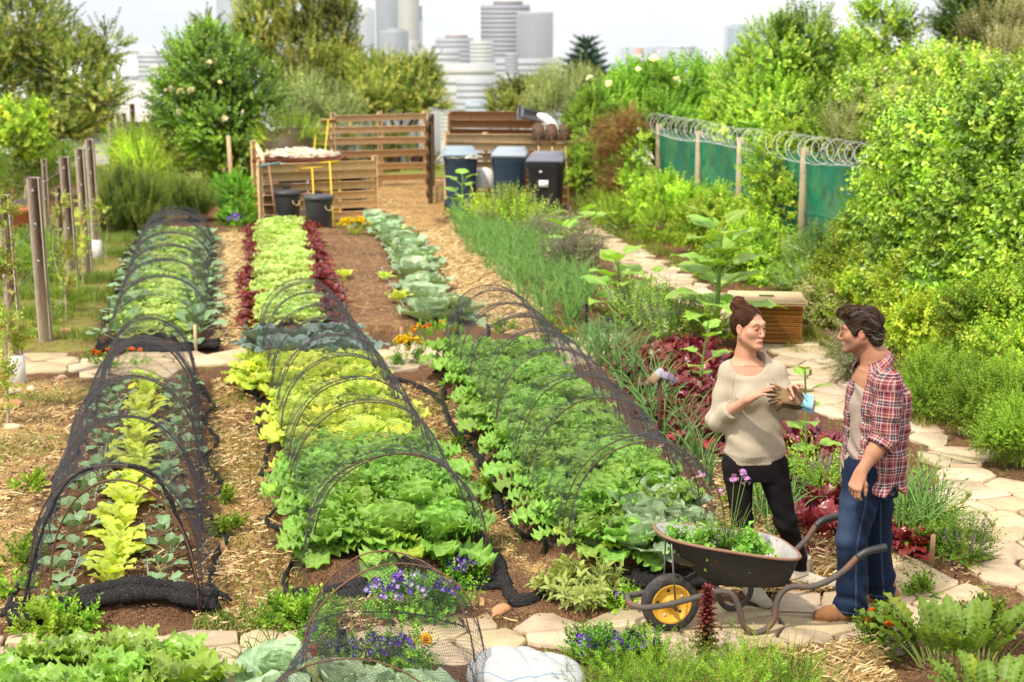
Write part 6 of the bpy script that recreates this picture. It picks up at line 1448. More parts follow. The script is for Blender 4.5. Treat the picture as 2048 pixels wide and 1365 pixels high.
    b = strands(H, st, lambda P, t: (bun - P) / np.linalg.norm(bun - P, axis=1)[:, None], 12, .009, .0016, [HC, HC * 1.6, HC * 2.4], 2, .0012)
    st = V[np.linalg.norm(V - bun, axis=1) < .055]; st = st[g.choice(len(st), 200)]
    b.merge(strands(H, st, lambda P, t: np.cross(Rh[:, 2] * .9 - Rh[:, 1] * .5, P - bun) + Rh[:, 2] * .01, 10, .009, .0022, [HC * 1.3, HC * 2.2, HC * 3.4], 3, .001))
    st = V[(q[:, 1] < -.05) & (q[:, 2] < .06)]; st = st[g.choice(len(st), 40)]; b.merge(strands(H, st, lambda P, t: np.tile(Rh @ np.array([0, -.3, -.6 + t]), (len(P), 1)), 8, .008, .0012, [HC, HC * 2], 4, .006))
    b.build("hair_strands", M["hair"], hair, True)
    # the pair of work gloves in her hand: things of their own
    for gi, (a, lab) in enumerate((((0, 0, 0), "brown work glove with a blue cuff, upper one in the woman's hand"), ((.012, .03, -.030), "second brown work glove with a blue cuff, tucked underneath"))):
        off = np.array(a); wp = J(1602, 800, -.30) + off; tp = J(1560, 790, -.30) + off; d_ = nrm(tp - wp)
        Gv = SDF(np.minimum(wp, tp) - .15, np.maximum(wp, tp) + .15, .0042); n_ = np.array([-.1, -.75, .65])
        hand_sdf(Gv, wp, d_, n_, .185, ((6, 12, 10), (18, 18, 10), (30, 20, 12), (44, 22, 10)), 24, (.8, .5, .5), 1)
        x = np.cross(d_, nrm(n_)); Gv.cone(wp + d_ * .02, wp + d_ * .07, .030, .034, .02, sq=(n_, .45))
        c0 = np.mean([wp, tp], 0); gr = empty("work_glove", O + c0, 0, lab, "glove", "pair of work gloves in the hand of the woman")
        skin_obj("palm", Gv, M["cloth"], gr, lambda V: np.array([.20,.125,.065]) * (1 + .4 * sinnoise(V, 50, 3))[:, None], None, -c0)
        Cf = SDF(wp - .15, wp + .15, .0042); Cf.cone(wp + d_ * .012, wp - d_ * .075, .036, .047, .004, sq=(n_, .5)); Cf.cone(wp - d_ * .02, wp - d_ * .10, .026, .043, .004, "s", sq=(n_, .5)); Cf.half(wp - d_ * .070, -d_); Cf.half(wp + d_ * .012, d_)
        ce = skin_obj("cuff", Cf, M["cloth"], gr, lambda V: np.where(((V - wp) @ -d_)[:, None] > .064, np.array([[.62,.10,.04]]), np.array([[.24,.46,.55]])), None, -c0)
    return root
woman = make_woman()

# ================================================================== the man
def make_man():
    YM = 7.79; O = atY(1722, 1240, YM); O = np.array([O[0], YM, gz(O[0], YM)])
    J = lambda px, py, dy=0.0: atY(px, py, YM + dy) - O
    hc = J(1719, 662, .02); Rh = axes_from((-.965, .20, -.10), 0, 0)
    nb = J(1752, 730, .02); FWD = nrm(np.array([-.90, -.43, 0])); SIDE = np.array([-FWD[1], FWD[0], 0])     # SIDE points to his left, towards the viewer
    SIDE = nrm(np.array([.43, -.90, 0])); SM = np.stack([SIDE, FWD, [0, 0, 1]], 1)
    shN = J(1776, 768, -.165); elN = J(1765, 880, -.20); wrN = J(1722, 944, -.26)
    shF = J(1738, 752, .19); elF = J(1735, 860, .24); wrF = J(1715, 935, .20)
    B = SDF([-.26, -.42, .0], [.32, .42, 1.82], .0042)
    T = head_sdf(B, hc, Rh, False)
    B.cone(T(0, -.035, -.05), nb + [0, 0, .03], .054, .058, .03); B.cone(nb + [0, 0, .04], nb - [0, 0, .06], .064, .10, .05); B.cone(T(0, .005, -.085), nb + FWD * .025 - [0, 0, .01], .03, .035, .03); B.ell(T(0, .030, -.125), (.010, .012, .012), Rh, .015)
    cx = lambda px, py: J(px, py)[:2]
    B.loft([(.80, *cx(1738, 925), .16, .11), (1.0, *cx(1747, 865), .155, .115), (1.18, *cx(1752, 800), .175, .12), (1.30, *cx(1754, 760), .17, .10), (1.37, *cx(1753, 735), .12, .07)], SM, .05)
    B.chain([nb - [0, 0, .05], shN, elN, wrN], [.06, .056, .046, .029], .02); B.chain([nb - [0, 0, .05], shF, elF, wrF], [.06, .056, .046, .029], .02)
    B.cone(elN, elN * .6 + wrN * .4, .046, .044, .02)
    lN = [J(1728, 940, -.06), J(1703, 1085, -.10), J(1706, 1215, -.05)]; lF = [J(1745, 940, .07), J(1752, 1080, .14), J(1762, 1195, .20)]
    B.chain(lN, [.085, .06, .045], .03); B.chain(lF, [.085, .06, .045], .03)
    hand_sdf(B, wrN, J(1706, 985, -.30) - wrN, (-.55, -.80, .15), .185, ((38, 42, 25), (46, 48, 25), (52, 50, 25), (56, 50, 25)), 4, (.85, .35, .55), -1)
    hand_sdf(B, wrF, (-.1, .0, -1), (0, .9, 0), .185, (30, 35, 40, 40), 4, (.85, .35, .4), 1)
    def cf(V):
        C_ = np.tile(SKIN_M, (len(V), 1)) * (1 + .06 * sinnoise(V, 40, 3))[:, None]
        w_ = V[:, 2] > hc[2] - .16; C_[w_] = head_paint(V[w_], hc, Rh, C_[w_], False, np.array([.05,.03,.02]), np.array([.42,.18,.14]))
        C_ = mixc(C_, np.array([.52,.24,.16]), .4 * np.exp(-((V - J(1706, 975, -.30)) ** 2).sum(1) / .05 ** 2)); return C_
    root = skin_obj("person", B, M["skin"], None, cf, None, O); tag(root, "man in a red plaid shirt and blue jeans listening with his hands down", "person")
    # grey T-shirt
    Ts = SDF([-.26, -.34, .72], [.30, .34, 1.46], .006)
    lev = [(.80, 1738, 925, .168, .118), (.90, 1741, 895, .168, .122), (1.0, 1746, 865, .166, .124), (1.1, 1750, 830, .17, .126), (1.2, 1753, 790, .182, .128), (1.28, 1754, 762, .178, .112), (1.335, 1754, 745, .13, .088), (1.375, 1753, 733, .08, .068)]
    Ts.loft([(z, *cx(px, py), a, b) for z, px, py, a, b in lev], SM, .03); Ts.cone(nb - [0, 0, .06], shN, .065, .06, .03); Ts.cone(nb - [0, 0, .06], shF, .065, .06, .03)
    nd = nrm(FWD * .55 + np.array([0, 0, .83])); nc = nb + FWD * .02 + [0, 0, .0]
    Ts.put(lambda P: np.maximum(np.linalg.norm((P - nc) - ((P - nc) @ nd)[..., None] * nd, axis=-1) - .078, -((P - nc) @ nd + .012)), nc - .15, nc + .15, .008, "s")
    Ts.wrinkle(lambda P: .005 * np.sin(60 * (P[:, 2] * .6 + P @ SIDE * .8) + 5 * np.sin(P[:, 2] * 14)) + .002 * sinnoise(P, 25, 2))
    skin_obj("t_shirt", Ts, M["cloth"], root, lambda V: np.tile(np.array([.33,.26,.215]), (len(V), 1)))
    # plaid shirt, open at the front
    S_ = SDF([-.28, -.38, .66], [.34, .36, 1.46], .005)
    cuffN = elN * .80 + wrN * .20; cuffF = elF * .80 + wrF * .20
    S_.chain([nb - [0, 0, .06], shN, (shN + elN) / 2 + [.008, 0, 0], elN + [.008, 0, 0], cuffN], [.07, .072, .069, .066, .062], .03)
    S_.chain([nb - [0, 0, .06], shF, (shF + elF) / 2, elF, cuffF], [.07, .070, .066, .062, .060], .03)
    for cu, el, wr in ((cuffN, elN, wrN), (cuffF, elF, wrF)):
        d_ = nrm(wr - el); S_.cone(cu - d_ * .055, cu - d_ * .004, .067, .069, .004)
        S_.put(lambda P: -np.minimum((P - cu) @ d_, .13 - np.linalg.norm(P - cu, axis=-1)), cu - .14, cu + .14, .003, "s")
    lev = [(.70, 1747, 962, .190, .140), (.78, 1748, 935, .190, .142), (.90, 1750, 895, .188, .146), (1.0, 1752, 865, .186, .146), (1.1, 1754, 830, .19, .146), (1.2, 1756, 790, .198, .146), (1.28, 1757, 762, .192, .128), (1.335, 1757, 745, .14, .100), (1.385, 1755, 730, .085, .080)]
    S_.loft([(z, *cx(px, py), a, b) for z, px, py, a, b in lev], SM, .03)
    # neck well, front opening and curved shirt tails
    nd = nrm(FWD * .45 + np.array([0, 0, .9])); nc = nb + FWD * .015 + [0, 0, .02]
    S_.put(lambda P: np.maximum(np.linalg.norm((P - nc) - ((P - nc) @ nd)[..., None] * nd, axis=-1) - .085, -((P - nc) @ nd + .01)), nc - .16, nc + .16, .006, "s")
    def opening(P):
        zz = P[..., 2]; px_ = np.interp(zz, [z for z, *_ in lev], [cx(a, b)[0] for _, a, b, *_ in lev]); py_ = np.interp(zz, [z for z, *_ in lev], [cx(a, b)[1] for _, a, b, *_ in lev])
        q = np.stack([P[..., 0] - px_, P[..., 1] - py_], -1); t = q @ SIDE[:2]; f = q @ FWD[:2]; w_ = np.interp(zz, [.68, .9, 1.15, 1.33, 1.42], [.075, .060, .052, .05, .045])
        return np.maximum(np.abs(t + .010) - w_, .02 - f)
    S_.put(opening, [-.28, -.38, .66], [.34, .36, 1.46], .004, "s")
    def tails(P):
        q = P - np.append(cx(1748, 935), 0); t = q @ SIDE; f = q @ FWD; z0 = .735 + .055 * np.exp(-((f + .0) / .05) ** 2) - .01 * np.cos(f * 20)
        return P[..., 2] - z0
    S_.put(tails, [-.28, -.38, .6], [.34, .36, .85], .003, "s")
    def folds(P):
        x, y, z = P.T; t = P @ SIDE; dn = np.linalg.norm(P - elN, axis=1); df = np.linalg.norm(P - shN + [0, 0, .10], axis=1)
        return .006 * np.sin(42 * (t + .25 * z) + 5 * np.sin(z * 9)) * smoothstep(1.2, .8, z) + .007 * np.exp(-(dn / .11) ** 2) * np.sin((P @ nrm(wrN - shN)) * 90 + 20 * x) + .005 * np.exp(-(df / .10) ** 2) * np.sin(60 * (z - .8 * x)) + .003 * np.sin(50 * (z * .7 + x) + 4 * np.sin(12 * z)) + .0015 * sinnoise(P, 30, 4)
    S_.wrinkle(folds)
    def uvm(V):
        q = V - np.append(cx(1753, 800), 0); t = q @ SIDE; f = q @ FWD; u = np.arctan2(t, f + .0) * .165 + 2; v = V[:, 2].copy()
        u = np.where(f > .07, t * 1.1 + 2 + .0, u)
        for sh, el, wr in ((shN, elN, wrN), (shF, elF, wrF)):
            for a, b in ((sh, el), (el, wr)):
                ba = b - a; L = np.linalg.norm(ba); d_ = ba / L; tt = (V - a) @ d_; r = V - a - np.clip(tt, 0, L)[:, None] * d_; rr = np.linalg.norm(r, axis=1)
                m_ = (rr < .085) & (tt > .035 if a is sh else tt > 0) & ((np.abs(t) > .145) | (a is el))
                fr = frame(d_, (.4, .8, .1)); u[m_] = (np.arctan2(r @ fr[:, 0], r @ fr[:, 1])[m_]) * .068 + 5; v[m_] = tt[m_] + (0 if a is sh else .31)
        return np.c_[u, v]
    sh_ = skin_obj("plaid_shirt", S_, M["plaid"], root, lambda V: np.ones((len(V), 3)), uvm)
    # collar: a folded band round the neck, open at the front
    b = MB(); an = np.linspace(R(35), R(325), 25); V = []; UV = []
    up = nd; l = nrm(np.cross(up, FWD)); f_ = np.cross(l, up)
    for k, (r, h) in enumerate(((.080, -.012), (.076, .028), (.080, .036), (.092, .030), (.108, -.010), (.105, -.016))):
        for a in an:
            e = 1 + .22 * max(0, math.cos(a)) * (k >= 3); V.append(nc + (f_ * math.cos(a) + l * math.sin(a)) * r * e + up * (h - .020 * max(0, math.cos(a)) * (k >= 3)) + [0, 0, -.004])
            UV.append((a * .09 + 7, h + (.06 if k > 2 else 0)))
    m_ = len(an); F = np.array([[i*m_+j, i*m_+j+1, (i+1)*m_+j+1, (i+1)*m_+j] for i in range(5) for j in range(m_-1)])
    me = mesh_np("collar", np.array(V), [F], np.ones((len(V), 3)), M["plaid"], True, np.array(UV)); o = bpy.data.objects.new("collar", me); COL.objects.link(o); o.parent = sh_
    # chest pocket flap and buttons on the near front
    pc = np.array([*(cx(1752, 800) + SIDE[:2] * .115 + FWD[:2] * .128), 1.165]); pn = nrm(FWD * .8 + SIDE * .55)
    pl = nrm(np.cross([0, 0, 1], pn)); b = MB(); Vp = [pc + pl * x + np.array([0, 0, z]) + pn * .006 for x, z in ((-.05, .05), (.05, .05), (.05, .015), (0, -.005), (-.05, .015))]
    b.add(Vp, [[0, 1, 2, 3, 4]]); me = mesh_np("pocket_flap", np.array(Vp), [np.array([[0, 1, 2, 3, 4]])], np.full((5, 3), .95), M["plaid"], False, np.array([(x, z) for x, z in ((-.05, .05), (.05, .05), (.05, .015), (0, -.005), (-.05, .015))]) + 3); o = bpy.data.objects.new("pocket_flap", me); COL.objects.link(o); o.parent = sh_
    for z in (1.20, 1.12, 1.04, .96, .88):
        w_ = float(np.interp(z, [.68, .9, 1.15, 1.33], [.075, .06, .052, .05])); ctr = np.append([np.interp(z, [q[0] for q in lev], [cx(q[1], q[2])[i] for q in lev]) for i in (0, 1)], z)
        p = ctr + SIDE * (w_ + .012) + FWD * .145; b = MB(); b.lathe([(0, .002), (.0045, .0015), (.0047, -.002)], 10, frame(nrm(FWD + SIDE * .4)), p, (.70,.66,.6)); b.build("button", M["paint"], sh_, True)
    # jeans
    Jn = SDF([-.24, -.34, .03], [.30, .40, .92], .0055)
    Jn.loft([(.70, *cx(1741, 960), .158, .135), (.78, *cx(1740, 935), .165, .130), (.88, *cx(1740, 905), .160, .120)], SM, .04)
    hemN = J(1700, 1228, -.05); hemF = J(1757, 1207, .20); hemN[2] = .045; hemF[2] = .045
    Jn.chain([lN[0], (lN[0] + lN[1]) / 2, lN[1], lN[2] * .6 + lN[1] * .4, hemN], [.108, .095, .080, .078, .098], .03); Jn.chain([lF[0], (lF[0] + lF[1]) / 2, lF[1], lF[2] * .6 + lF[1] * .4, hemF], [.11, .098, .080, .078, .092], .03)
    Jn.half([0, 0, .05], (0, 0, -1))
    def jf(P):
        x, y, z = P.T; s = np.where(np.linalg.norm((P - lN[1])[:, :2], axis=1) < np.linalg.norm((P - lF[1])[:, :2], axis=1), 1, -1)
        return .0055 * np.sin(62 * z + 22 * x * s + 5 * np.sin(14 * x + 3 * y)) * (np.exp(-((z - .14) / .08) ** 2) * 1.15 + .6 * np.exp(-((z - .45) / .09) ** 2) + .55 * np.exp(-((z - .68) / .07) ** 2)) + .0018 * np.sin(26 * z + 30 * y + 9 * x) + .0012 * sinnoise(P, 40, 6)
    Jn.wrinkle(jf)
    def cj(V):
        C_ = np.tile(np.array([.0075,.0145,.038]), (len(V), 1)); z = V[:, 2]; nearleg = np.linalg.norm((V - lN[1])[:, :2], axis=1) < .13
        fade = np.exp(-((z - .58) / .16) ** 2) * smoothstep(.02, -.09, V[:, 0] - np.interp(z, [lN[1][2], lN[0][2]], [lN[1][0], lN[0][0]])) * nearleg; C_ = mixc(C_, np.array([.055,.085,.145]), .7 * np.clip(fade, 0, 1))
        C_ = mixc(C_, np.array([.03,.052,.10]), .45 * np.clip(np.sin(62 * z + 22 * V[:, 0] + 5 * np.sin(14 * V[:, 0] + 3 * V[:, 1])), 0, 1) * (np.exp(-((z - .14) / .10) ** 2) + .7 * np.exp(-((z - .66) / .09) ** 2)) * nearleg)
        for L3, q in ((lN, 1), (lF, 1)):
            ax_ = np.interp(z, [.05, L3[1][2], L3[0][2]], [L3[2][0] - .004, L3[1][0] + .008, L3[0][0] + .012]); ayy = np.interp(z, [.05, L3[1][2], L3[0][2]], [L3[2][1], L3[1][1], L3[0][1]])
            sm = np.exp(-((V[:, 0] - ax_) / .0028) ** 2) * (V[:, 1] < ayy - .02); C_ = mixc(C_, np.array([.11,.15,.22]), .5 * sm * (z < .8)); C_ = mixc(C_, np.array([.012,.02,.05]), .6 * np.exp(-((V[:, 0] - ax_ - .008) / .004) ** 2) * (V[:, 1] < ayy - .02))
        C_ = mixc(C_, np.array([.11,.15,.22]), .6 * ((z > .066) & (z < .072)).astype(float)); return C_
    je = skin_obj("jeans", Jn, M["denim"], root, cj)
    bp = J(1768, 965, -.09); pn = nrm(np.array([.62, -.78, 0])); pl = nrm(np.cross([0, 0, 1], pn)); Vp = []
    pk = SDF(bp - .12, bp + .12, .005); pk.d[:] = 0
    P0 = np.array([bp + pl * x + np.array([0, 0, z]) for x, z in ((-.055, .06), (0, .06), (.055, .06), (.05, -.03), (0, -.065), (-.05, -.03), (0, 0))]); 
    for _ in range(60): dd = Jn.sample(P0); P0 = P0 - np.outer(np.clip(dd - .003, -.01, .01), pn)
    me = mesh_np("back_pocket", P0, [np.array([[0, 1, 6, 5], [1, 2, 3, 6], [6, 3, 4, 5]])], np.tile([.030,.050,.11], (7, 1)), M["denim"], False); o = bpy.data.objects.new("back_pocket", me); COL.objects.link(o); o.parent = je
    b = MB(); ring = [0, 1, 2, 3, 4, 5]; b.tube(np.array([P0[i] * .92 + P0[6] * .08 + pn * .002 for i in ring]), .0016, 4, (.40,.26,.12), closed=True)
    b.tube(np.array([P0[5] * .6 + P0[0] * .4, P0[6] * .85 + P0[4] * .15, P0[3] * .6 + P0[2] * .4]) + pn * .004, .0015, 4, (.40,.26,.12)); b.build("stitching", M["paint"], o)
    # shoes
    for heel, toe in ((J(1716, 1240, -.06), J(1630, 1247, -.10)), (J(1786, 1218, .20), J(1712, 1222, .18))):
        heel = np.array([heel[0], heel[1], .04]); d_ = nrm(np.array([toe[0] - heel[0], toe[1] - heel[1], 0])); toe = heel + d_ * .235
        Sh = SDF(np.minimum(heel, toe) - .11, np.maximum(heel, toe) + .12, .0042); Sh.chain([heel, heel + d_ * .09, heel + d_ * .17, toe - d_ * .01], [.038, .046, .047, .034], .03, sq=((0, 0, 1), .95)); Sh.cone(heel + d_ * .03 + [0, 0, .02], heel + d_ * .045 + [0, 0, .10], .045, .048, .03); Sh.half(heel + [0, 0, .085], (0, 0, 1)); Sh.half([0, 0, .012], (0, 0, -1), .004)
        Sh.wrinkle(lambda P: .0025 * np.sin((P @ d_) * 130) * np.exp(-(((P - heel) @ d_ - .15) / .03) ** 2))
        so_ = skin_obj("shoe", Sh, M["cloth"], root, lambda V: np.array([.22,.105,.048]) * (1 + .18 * sinnoise(V, 30, 2))[:, None])
        b = MB(); pr = np.array([(-.035, .0), (-.03, .028), (.0, .040), (.06, .044), (.14, .050), (.20, .046), (.245, .028), (.258, 0)]); sd_ = np.array([-d_[1], d_[0], 0]); ring = [heel * [1, 1, 0] + d_ * x + sd_ * y for x, y in pr] + [heel * [1, 1, 0] + d_ * x - sd_ * y for x, y in pr[::-1][1:-1]]
        ring = catmull(ring, 4, True); m_ = len(ring); V = np.concatenate([ring + [0, 0, .002], ring + [0, 0, .024]]); F = [[i, (i+1) % m_, (i+1) % m_ + m_, i + m_] for i in range(m_)]; b.add(V, F, (.20,.11,.05)); b.f.append(np.array([list(range(m_, 2*m_))])); b.build("sole", M["cloth"], so_, True)
        b = MB(); e = heel + d_ * .115 + [0, 0, .048]
        for k in range(3): q = e + d_ * .014 * k + [0, 0, -.004 * k + .008]; b.tube([q - sd_ * .022, q + [0, 0, .008], q + sd_ * .022], .003, 5, (.45,.33,.2))
        b.build("lace", M["cloth"], so_)
    # hair: swept back, greying, curling at the nape
    H = SDF(hc - .19, hc + .19, .004)
    H.ell(T(0, -.022, .045), (.083, .104, .088), Rh, .01); H.ell(T(0, -.070, -.030), (.066, .050, .066), Rh, .03); H.ell(T(0, .055, .105), (.060, .050, .030), Rh, .03)
    H.ell(T(0, .112, -.035), (.085, .085, .103), Rh, .012, "s")
    for s in (-1, 1): H.ell(T(s * .085, .050, -.060), (.040, .062, .066), Rh, .012, "s"); H.ell(T(s * .088, .000, -.018), (.020, .020, .030), Rh, .006, "s"); H.cone(T(s * .070, .024, .01), T(s * .068, .026, -.025), .010, .006, .008)
    H.cone(T(0, -.045, -.13), T(0, .0, -.16), .05, .07, .01, "s")
    def hw_(P):
        q = (P - np.array(hc)) @ Rh; return .0045 * np.sin(q[:, 2] * 75 + 20 * q[:, 0] + 3 * np.sin(q[:, 1] * 50)) + .003 * np.sin(q[:, 0] * 110 + q[:, 2] * 60 + 2)
    H.wrinkle(hw_)
    HC = np.array([.032,.019,.012]); GY_ = np.array([.24,.22,.20])
    hair = skin_obj("hair", H, M["hair"], root, lambda V: mixc(np.tile(HC, (len(V), 1)), GY_, np.clip(0.10 * (np.sin(((V - hc) @ Rh)[:, 2] * 230 + 60 * ((V - hc) @ Rh)[:, 1]) - .2), 0, 1)))
    V, F = H.mesh(); g = np.random.default_rng(1); q = (V - np.array(hc)) @ Rh
    flow = lambda P, t: np.stack([0 * P[:, 0], -1 + 0 * P[:, 0], .35 - 11 * np.clip(.02 - ((P - hc) @ Rh)[:, 1], 0, .1)], -1) @ Rh.T
    st = V[(q[:, 2] > -.05)]; st = st[g.choice(len(st), 620)]
    b = strands(H, st, flow, 11, .009, .0022, [HC, HC, HC, HC * 1.5, HC * 1.3, HC * 2, HC * .7, GY_ * .35], 2, .002)
    st = V[(q[:, 1] < -.06) & (q[:, 2] < .0)]; st = st[g.choice(len(st), 130)]
    b.merge(strands(H, st, lambda P, t: np.tile(Rh @ np.array([0, -.5 - t, -.7 + 1.3 * t]), (len(P), 1)), 7, .008, .0026, [HC, HC * 1.7, GY_ * .5], 3, .006))
    st = V[(q[:, 1] > .04) & (q[:, 2] > .07)]; st = st[g.choice(len(st), 90)]
    b.merge(strands(H, st, lambda P, t: np.tile(Rh @ np.array([.1, .5 - 1.4 * t, .7 - .9 * t]), (len(P), 1)), 8, .007, .0026, [HC, HC * 1.7, HC * 2.2], 5, .007))
    b.build("hair_strands", M["hair"], hair, True)
    return root
man = make_man()
# ================================================================== wheelbarrow
def make_barrow():
    phi = R(12); W0 = G(1339, 1263); Bk = np.array([math.cos(phi), math.sin(phi), 0]); Sd = np.array([math.sin(phi), -math.cos(phi), 0]); z0 = W0[2] + .004
    def bp(px, py, s):
        d = ray(px, py); o = np.array([0, 0, HCAM]); p0 = W0 + Sd * s; t = ((p0 - o) @ Sd) / (d @ Sd); q = o + d * t - W0; return np.array([q @ Bk, s, q[2] - .004])
    L = lambda q: Bk * q[0] + Sd * q[1] + np.array([0, 0, q[2]])
    root = empty("wheelbarrow", (W0[0], W0[1], z0), 0, "rusty dark wheelbarrow with a yellow wheel, full of seedlings, beside the man", "wheelbarrow")
    DK = (.075,.066,.060); r_w = .158
    # wheel
    wl = empty("wheel", (0, 0, r_w)); wl.parent = root; Ax = np.stack([Bk, np.array([0, 0, 1.0]), Sd], 1)   # lathe axis -> side
    b = MB(); b.lathe([(.108, -.030), (.125, -.036), (.145, -.034), (.156, -.022), (r_w, 0), (.156, .022), (.145, .034), (.125, .036), (.108, .030)], 40, Ax, col=(.035,.033,.032)); b.build("tyre", M["tyre"], wl, True)
    b = MB(); b.lathe([(.0, .022), (.03, .022), (.034, .010), (.060, .006), (.085, .010), (.095, .026), (.108, .032), (.112, .028), (.112, -.028), (.095, -.026), (.085, -.008), (0, -.006)], 36, Ax, col=(.66,.36,.035)); b.build("rim", M["wheelpaint"], wl, True)
    b = MB()
    for k in range(5):
        a = k * 2 * PI / 5 + .5; c = Bk * .072 * math.cos(a) + np.array([0, 0, .072 * math.sin(a)]) + Sd * .0095; b.lathe([(0, .0015), (.0085, .0012), (.0095, -.004)], 12, Ax, c, (.03,.025,.02) if k % 3 else (.5,.48,.42))
    b.build("bolt_hole", M["paint"], wl)
    b = MB(); b.lathe([(0, .05), (.013, .05), (.016, .03), (.022, .022)], 14, Ax, col=(.16,.09,.05)); b.lathe([(0, -.10), (.010, -.10), (.010, .105), (0, .105)], 10, Ax, col=(.14,.08,.05)); b.build("axle", M["rust"], wl, True)
    # tube frame: one bent pipe each side, meeting round the front of the wheel
    px = [(1768,1095,.275),(1735,1103,.275),(1714,1116,.27),(1690,1140,.255),(1655,1163,.235),(1620,1174,.215),(1588,1173,.195),(1566,1183,.18),(1553,1206,.18),(1549,1236,.18),(1534,1257,.18),(1508,1266,.18),(1488,1252,.18),(1478,1217,.18),(1465,1191,.17),(1438,1183,.15),(1400,1193,.125),(1340,1209,.11),(1292,1216,.10),(1272,1213,.075)]
    near_ = np.array([bp(*q) for q in px]); near_[:, 2] = np.maximum(near_[:, 2], .016)
    fr = bp(1258, 1206, 0)
    def pipe(sg): q = near_.copy(); q[:, 1] *= sg; return q
    for sg in (1, -1):
        q = np.vstack([pipe(sg), [[fr[0], 0, fr[2]]]]); c = catmull(q, 5); b = MB(); m_ = len(c); g = np.random.default_rng(3)
        cc = np.array([(.085,.070,.062)]) * np.ones((m_, 1)); nz = sinnoise(c * 1.0, 18, 5); cc = mixc(cc, np.array([.20,.085,.045]), np.clip(nz * 1.2, 0, .75))
        b.tube(np.array([L(p) for p in c]), .0165, 10, cc); b.build("frame_tube", M["rust"], root, True)
        gq = pipe(sg)[:3].copy(); gq[0, 0] += .012; b = MB(); b.tube(np.array([L(p) for p in catmull(gq, 4)]), .0205, 10, (.028,.028,.030)); b.build("grip", M["plastic"], root, True)
    # tub
    rn, rf = bp(1620, 1130, .27), bp(1345, 1086, .20); bt0, bt1 = bp(1424, 1176, .15), bp(1588, 1178, .17); ft = bp(1318, 1066, .0)
    b_r, z_r, b_f, z_f = rn[0] + .015, rn[2], ft[0] - .01, ft[2] + .01
    def loop(bf, br, wf, wr, zf, zr, n=44, p=3.2, corner=.0):
        out = []
        for k in range(n):
            a = 2 * PI * k / n; c, s = math.cos(a), math.sin(a); u = np.sign(c) * abs(c) ** (2 / p); v = np.sign(s) * abs(s) ** (2 / p)
            t = (u + 1) / 2; out.append([bf + (br - bf) * t, v * (wf + (wr - wf) * t), zf + (zr - zf) * t])
        return np.array(out)
    top = loop(b_f, b_r, .19, .275, z_f, z_r); bot = loop(bt0[0], bt1[0], .13, .17, bt0[2], bt1[2] - .0)
    lv = [bot + (top - bot) * t + np.array([0, 0, -.012 * math.sin(t * PI)]) for t in (0, .12, .35, .6, .85, 1.0)]; n = 44
    DKC = np.array([.036,.031,.029])
    def shell(loops, inside, col):
        V = np.concatenate([[L(p) for p in l] for l in loops]); F = np.array([[i*n+j, i*n+(j+1) % n, (i+1)*n+(j+1) % n, (i+1)*n+j] for i in range(len(loops)-1) for j in range(n)])
        b = MB(); b.add(V, F if not inside else F[:, ::-1], col(V)); b.f.append(np.array([list(range(n))[::-1] if not inside else list(range(n))])); return b
    tub = shell(lv, False, lambda V: DKC * (1 + .25 * sinnoise(V, 14, 1))[:, None]).build("tub", M["rust"], root, True)
    ins = []
    for l in lv:
        c = l.mean(0); d_ = l - c; d_[:, 2] = 0; q = l - d_ * .022; q[:, 2] += .006; ins.append(q)
    shell(ins, True, lambda V: mixc(np.tile([.46,.44,.42], (len(V), 1)), np.array([.14,.12,.12]), np.clip(sinnoise(V, 30, 2) * .6 - .1, 0, .7))).build("tub_lining", M["concrete"], tub, True)
    b = MB(); b.tube(np.array([L(p) for p in top]), .0085, 8, (.24,.13,.085), closed=True); b.build("rim_edge", M["rust"], tub, True)
    for s, q0, q1 in ((.10, bp(1343, 1088, .12), np.array([-.002, .105, r_w])), (-.10, bp(1331, 1080, -.10), np.array([-.002, -.105, r_w]))):
        b = MB(); b.tube([L(q0), L(q1)], .0055, 6, (.16,.15,.15)); b.build("stay", M["steel"], root)
    b = MB(); q = bp(1440, 1184, .15); q2 = bp(1585, 1173, .19)
    for qq in (q, q2): b.tube([L((qq[0], qq[1], qq[2] + .005)), L((qq[0], -qq[1], qq[2] + .005))], .012, 8, DKC)
    b.build("cross_bar", M["rust"], root)
    return root, W0, Bk, Sd, L, bp, top
m, nt, out = newmat("tyre_rubber"); N = NT(nt); a = N.n("Attribute"); a.attribute_name = "Col"; nz = N.noise(N.coord("Object"), 25, 4)
N.bsdf(out, N.mix(N.ramp(nz, [(.45, 0), (.75, .5)]), a.outputs["Color"], (.16,.12,.09)), .8, .25, normal=N.bump(nz, .2, .003)); M["tyre"] = m
M["wheelpaint"] = mat_attr("wheel_paint", .5, .4, 40, .15, .15, .002, dirt=((.22,.10,.03), 18, .58))
M["concrete"] = mat_attr("stained_lining", .8, .2, 35, .3, .3, .003, dirt=((.10,.085,.08), 45, .56))
barrow, BW0, BBk, BSd, BL, Bbp, Btop = make_barrow()
def bpt(px, py, s, dz=0): return BW0 + BL(Bbp(px, py, s)) + np.array([0, 0, .004 + dz])
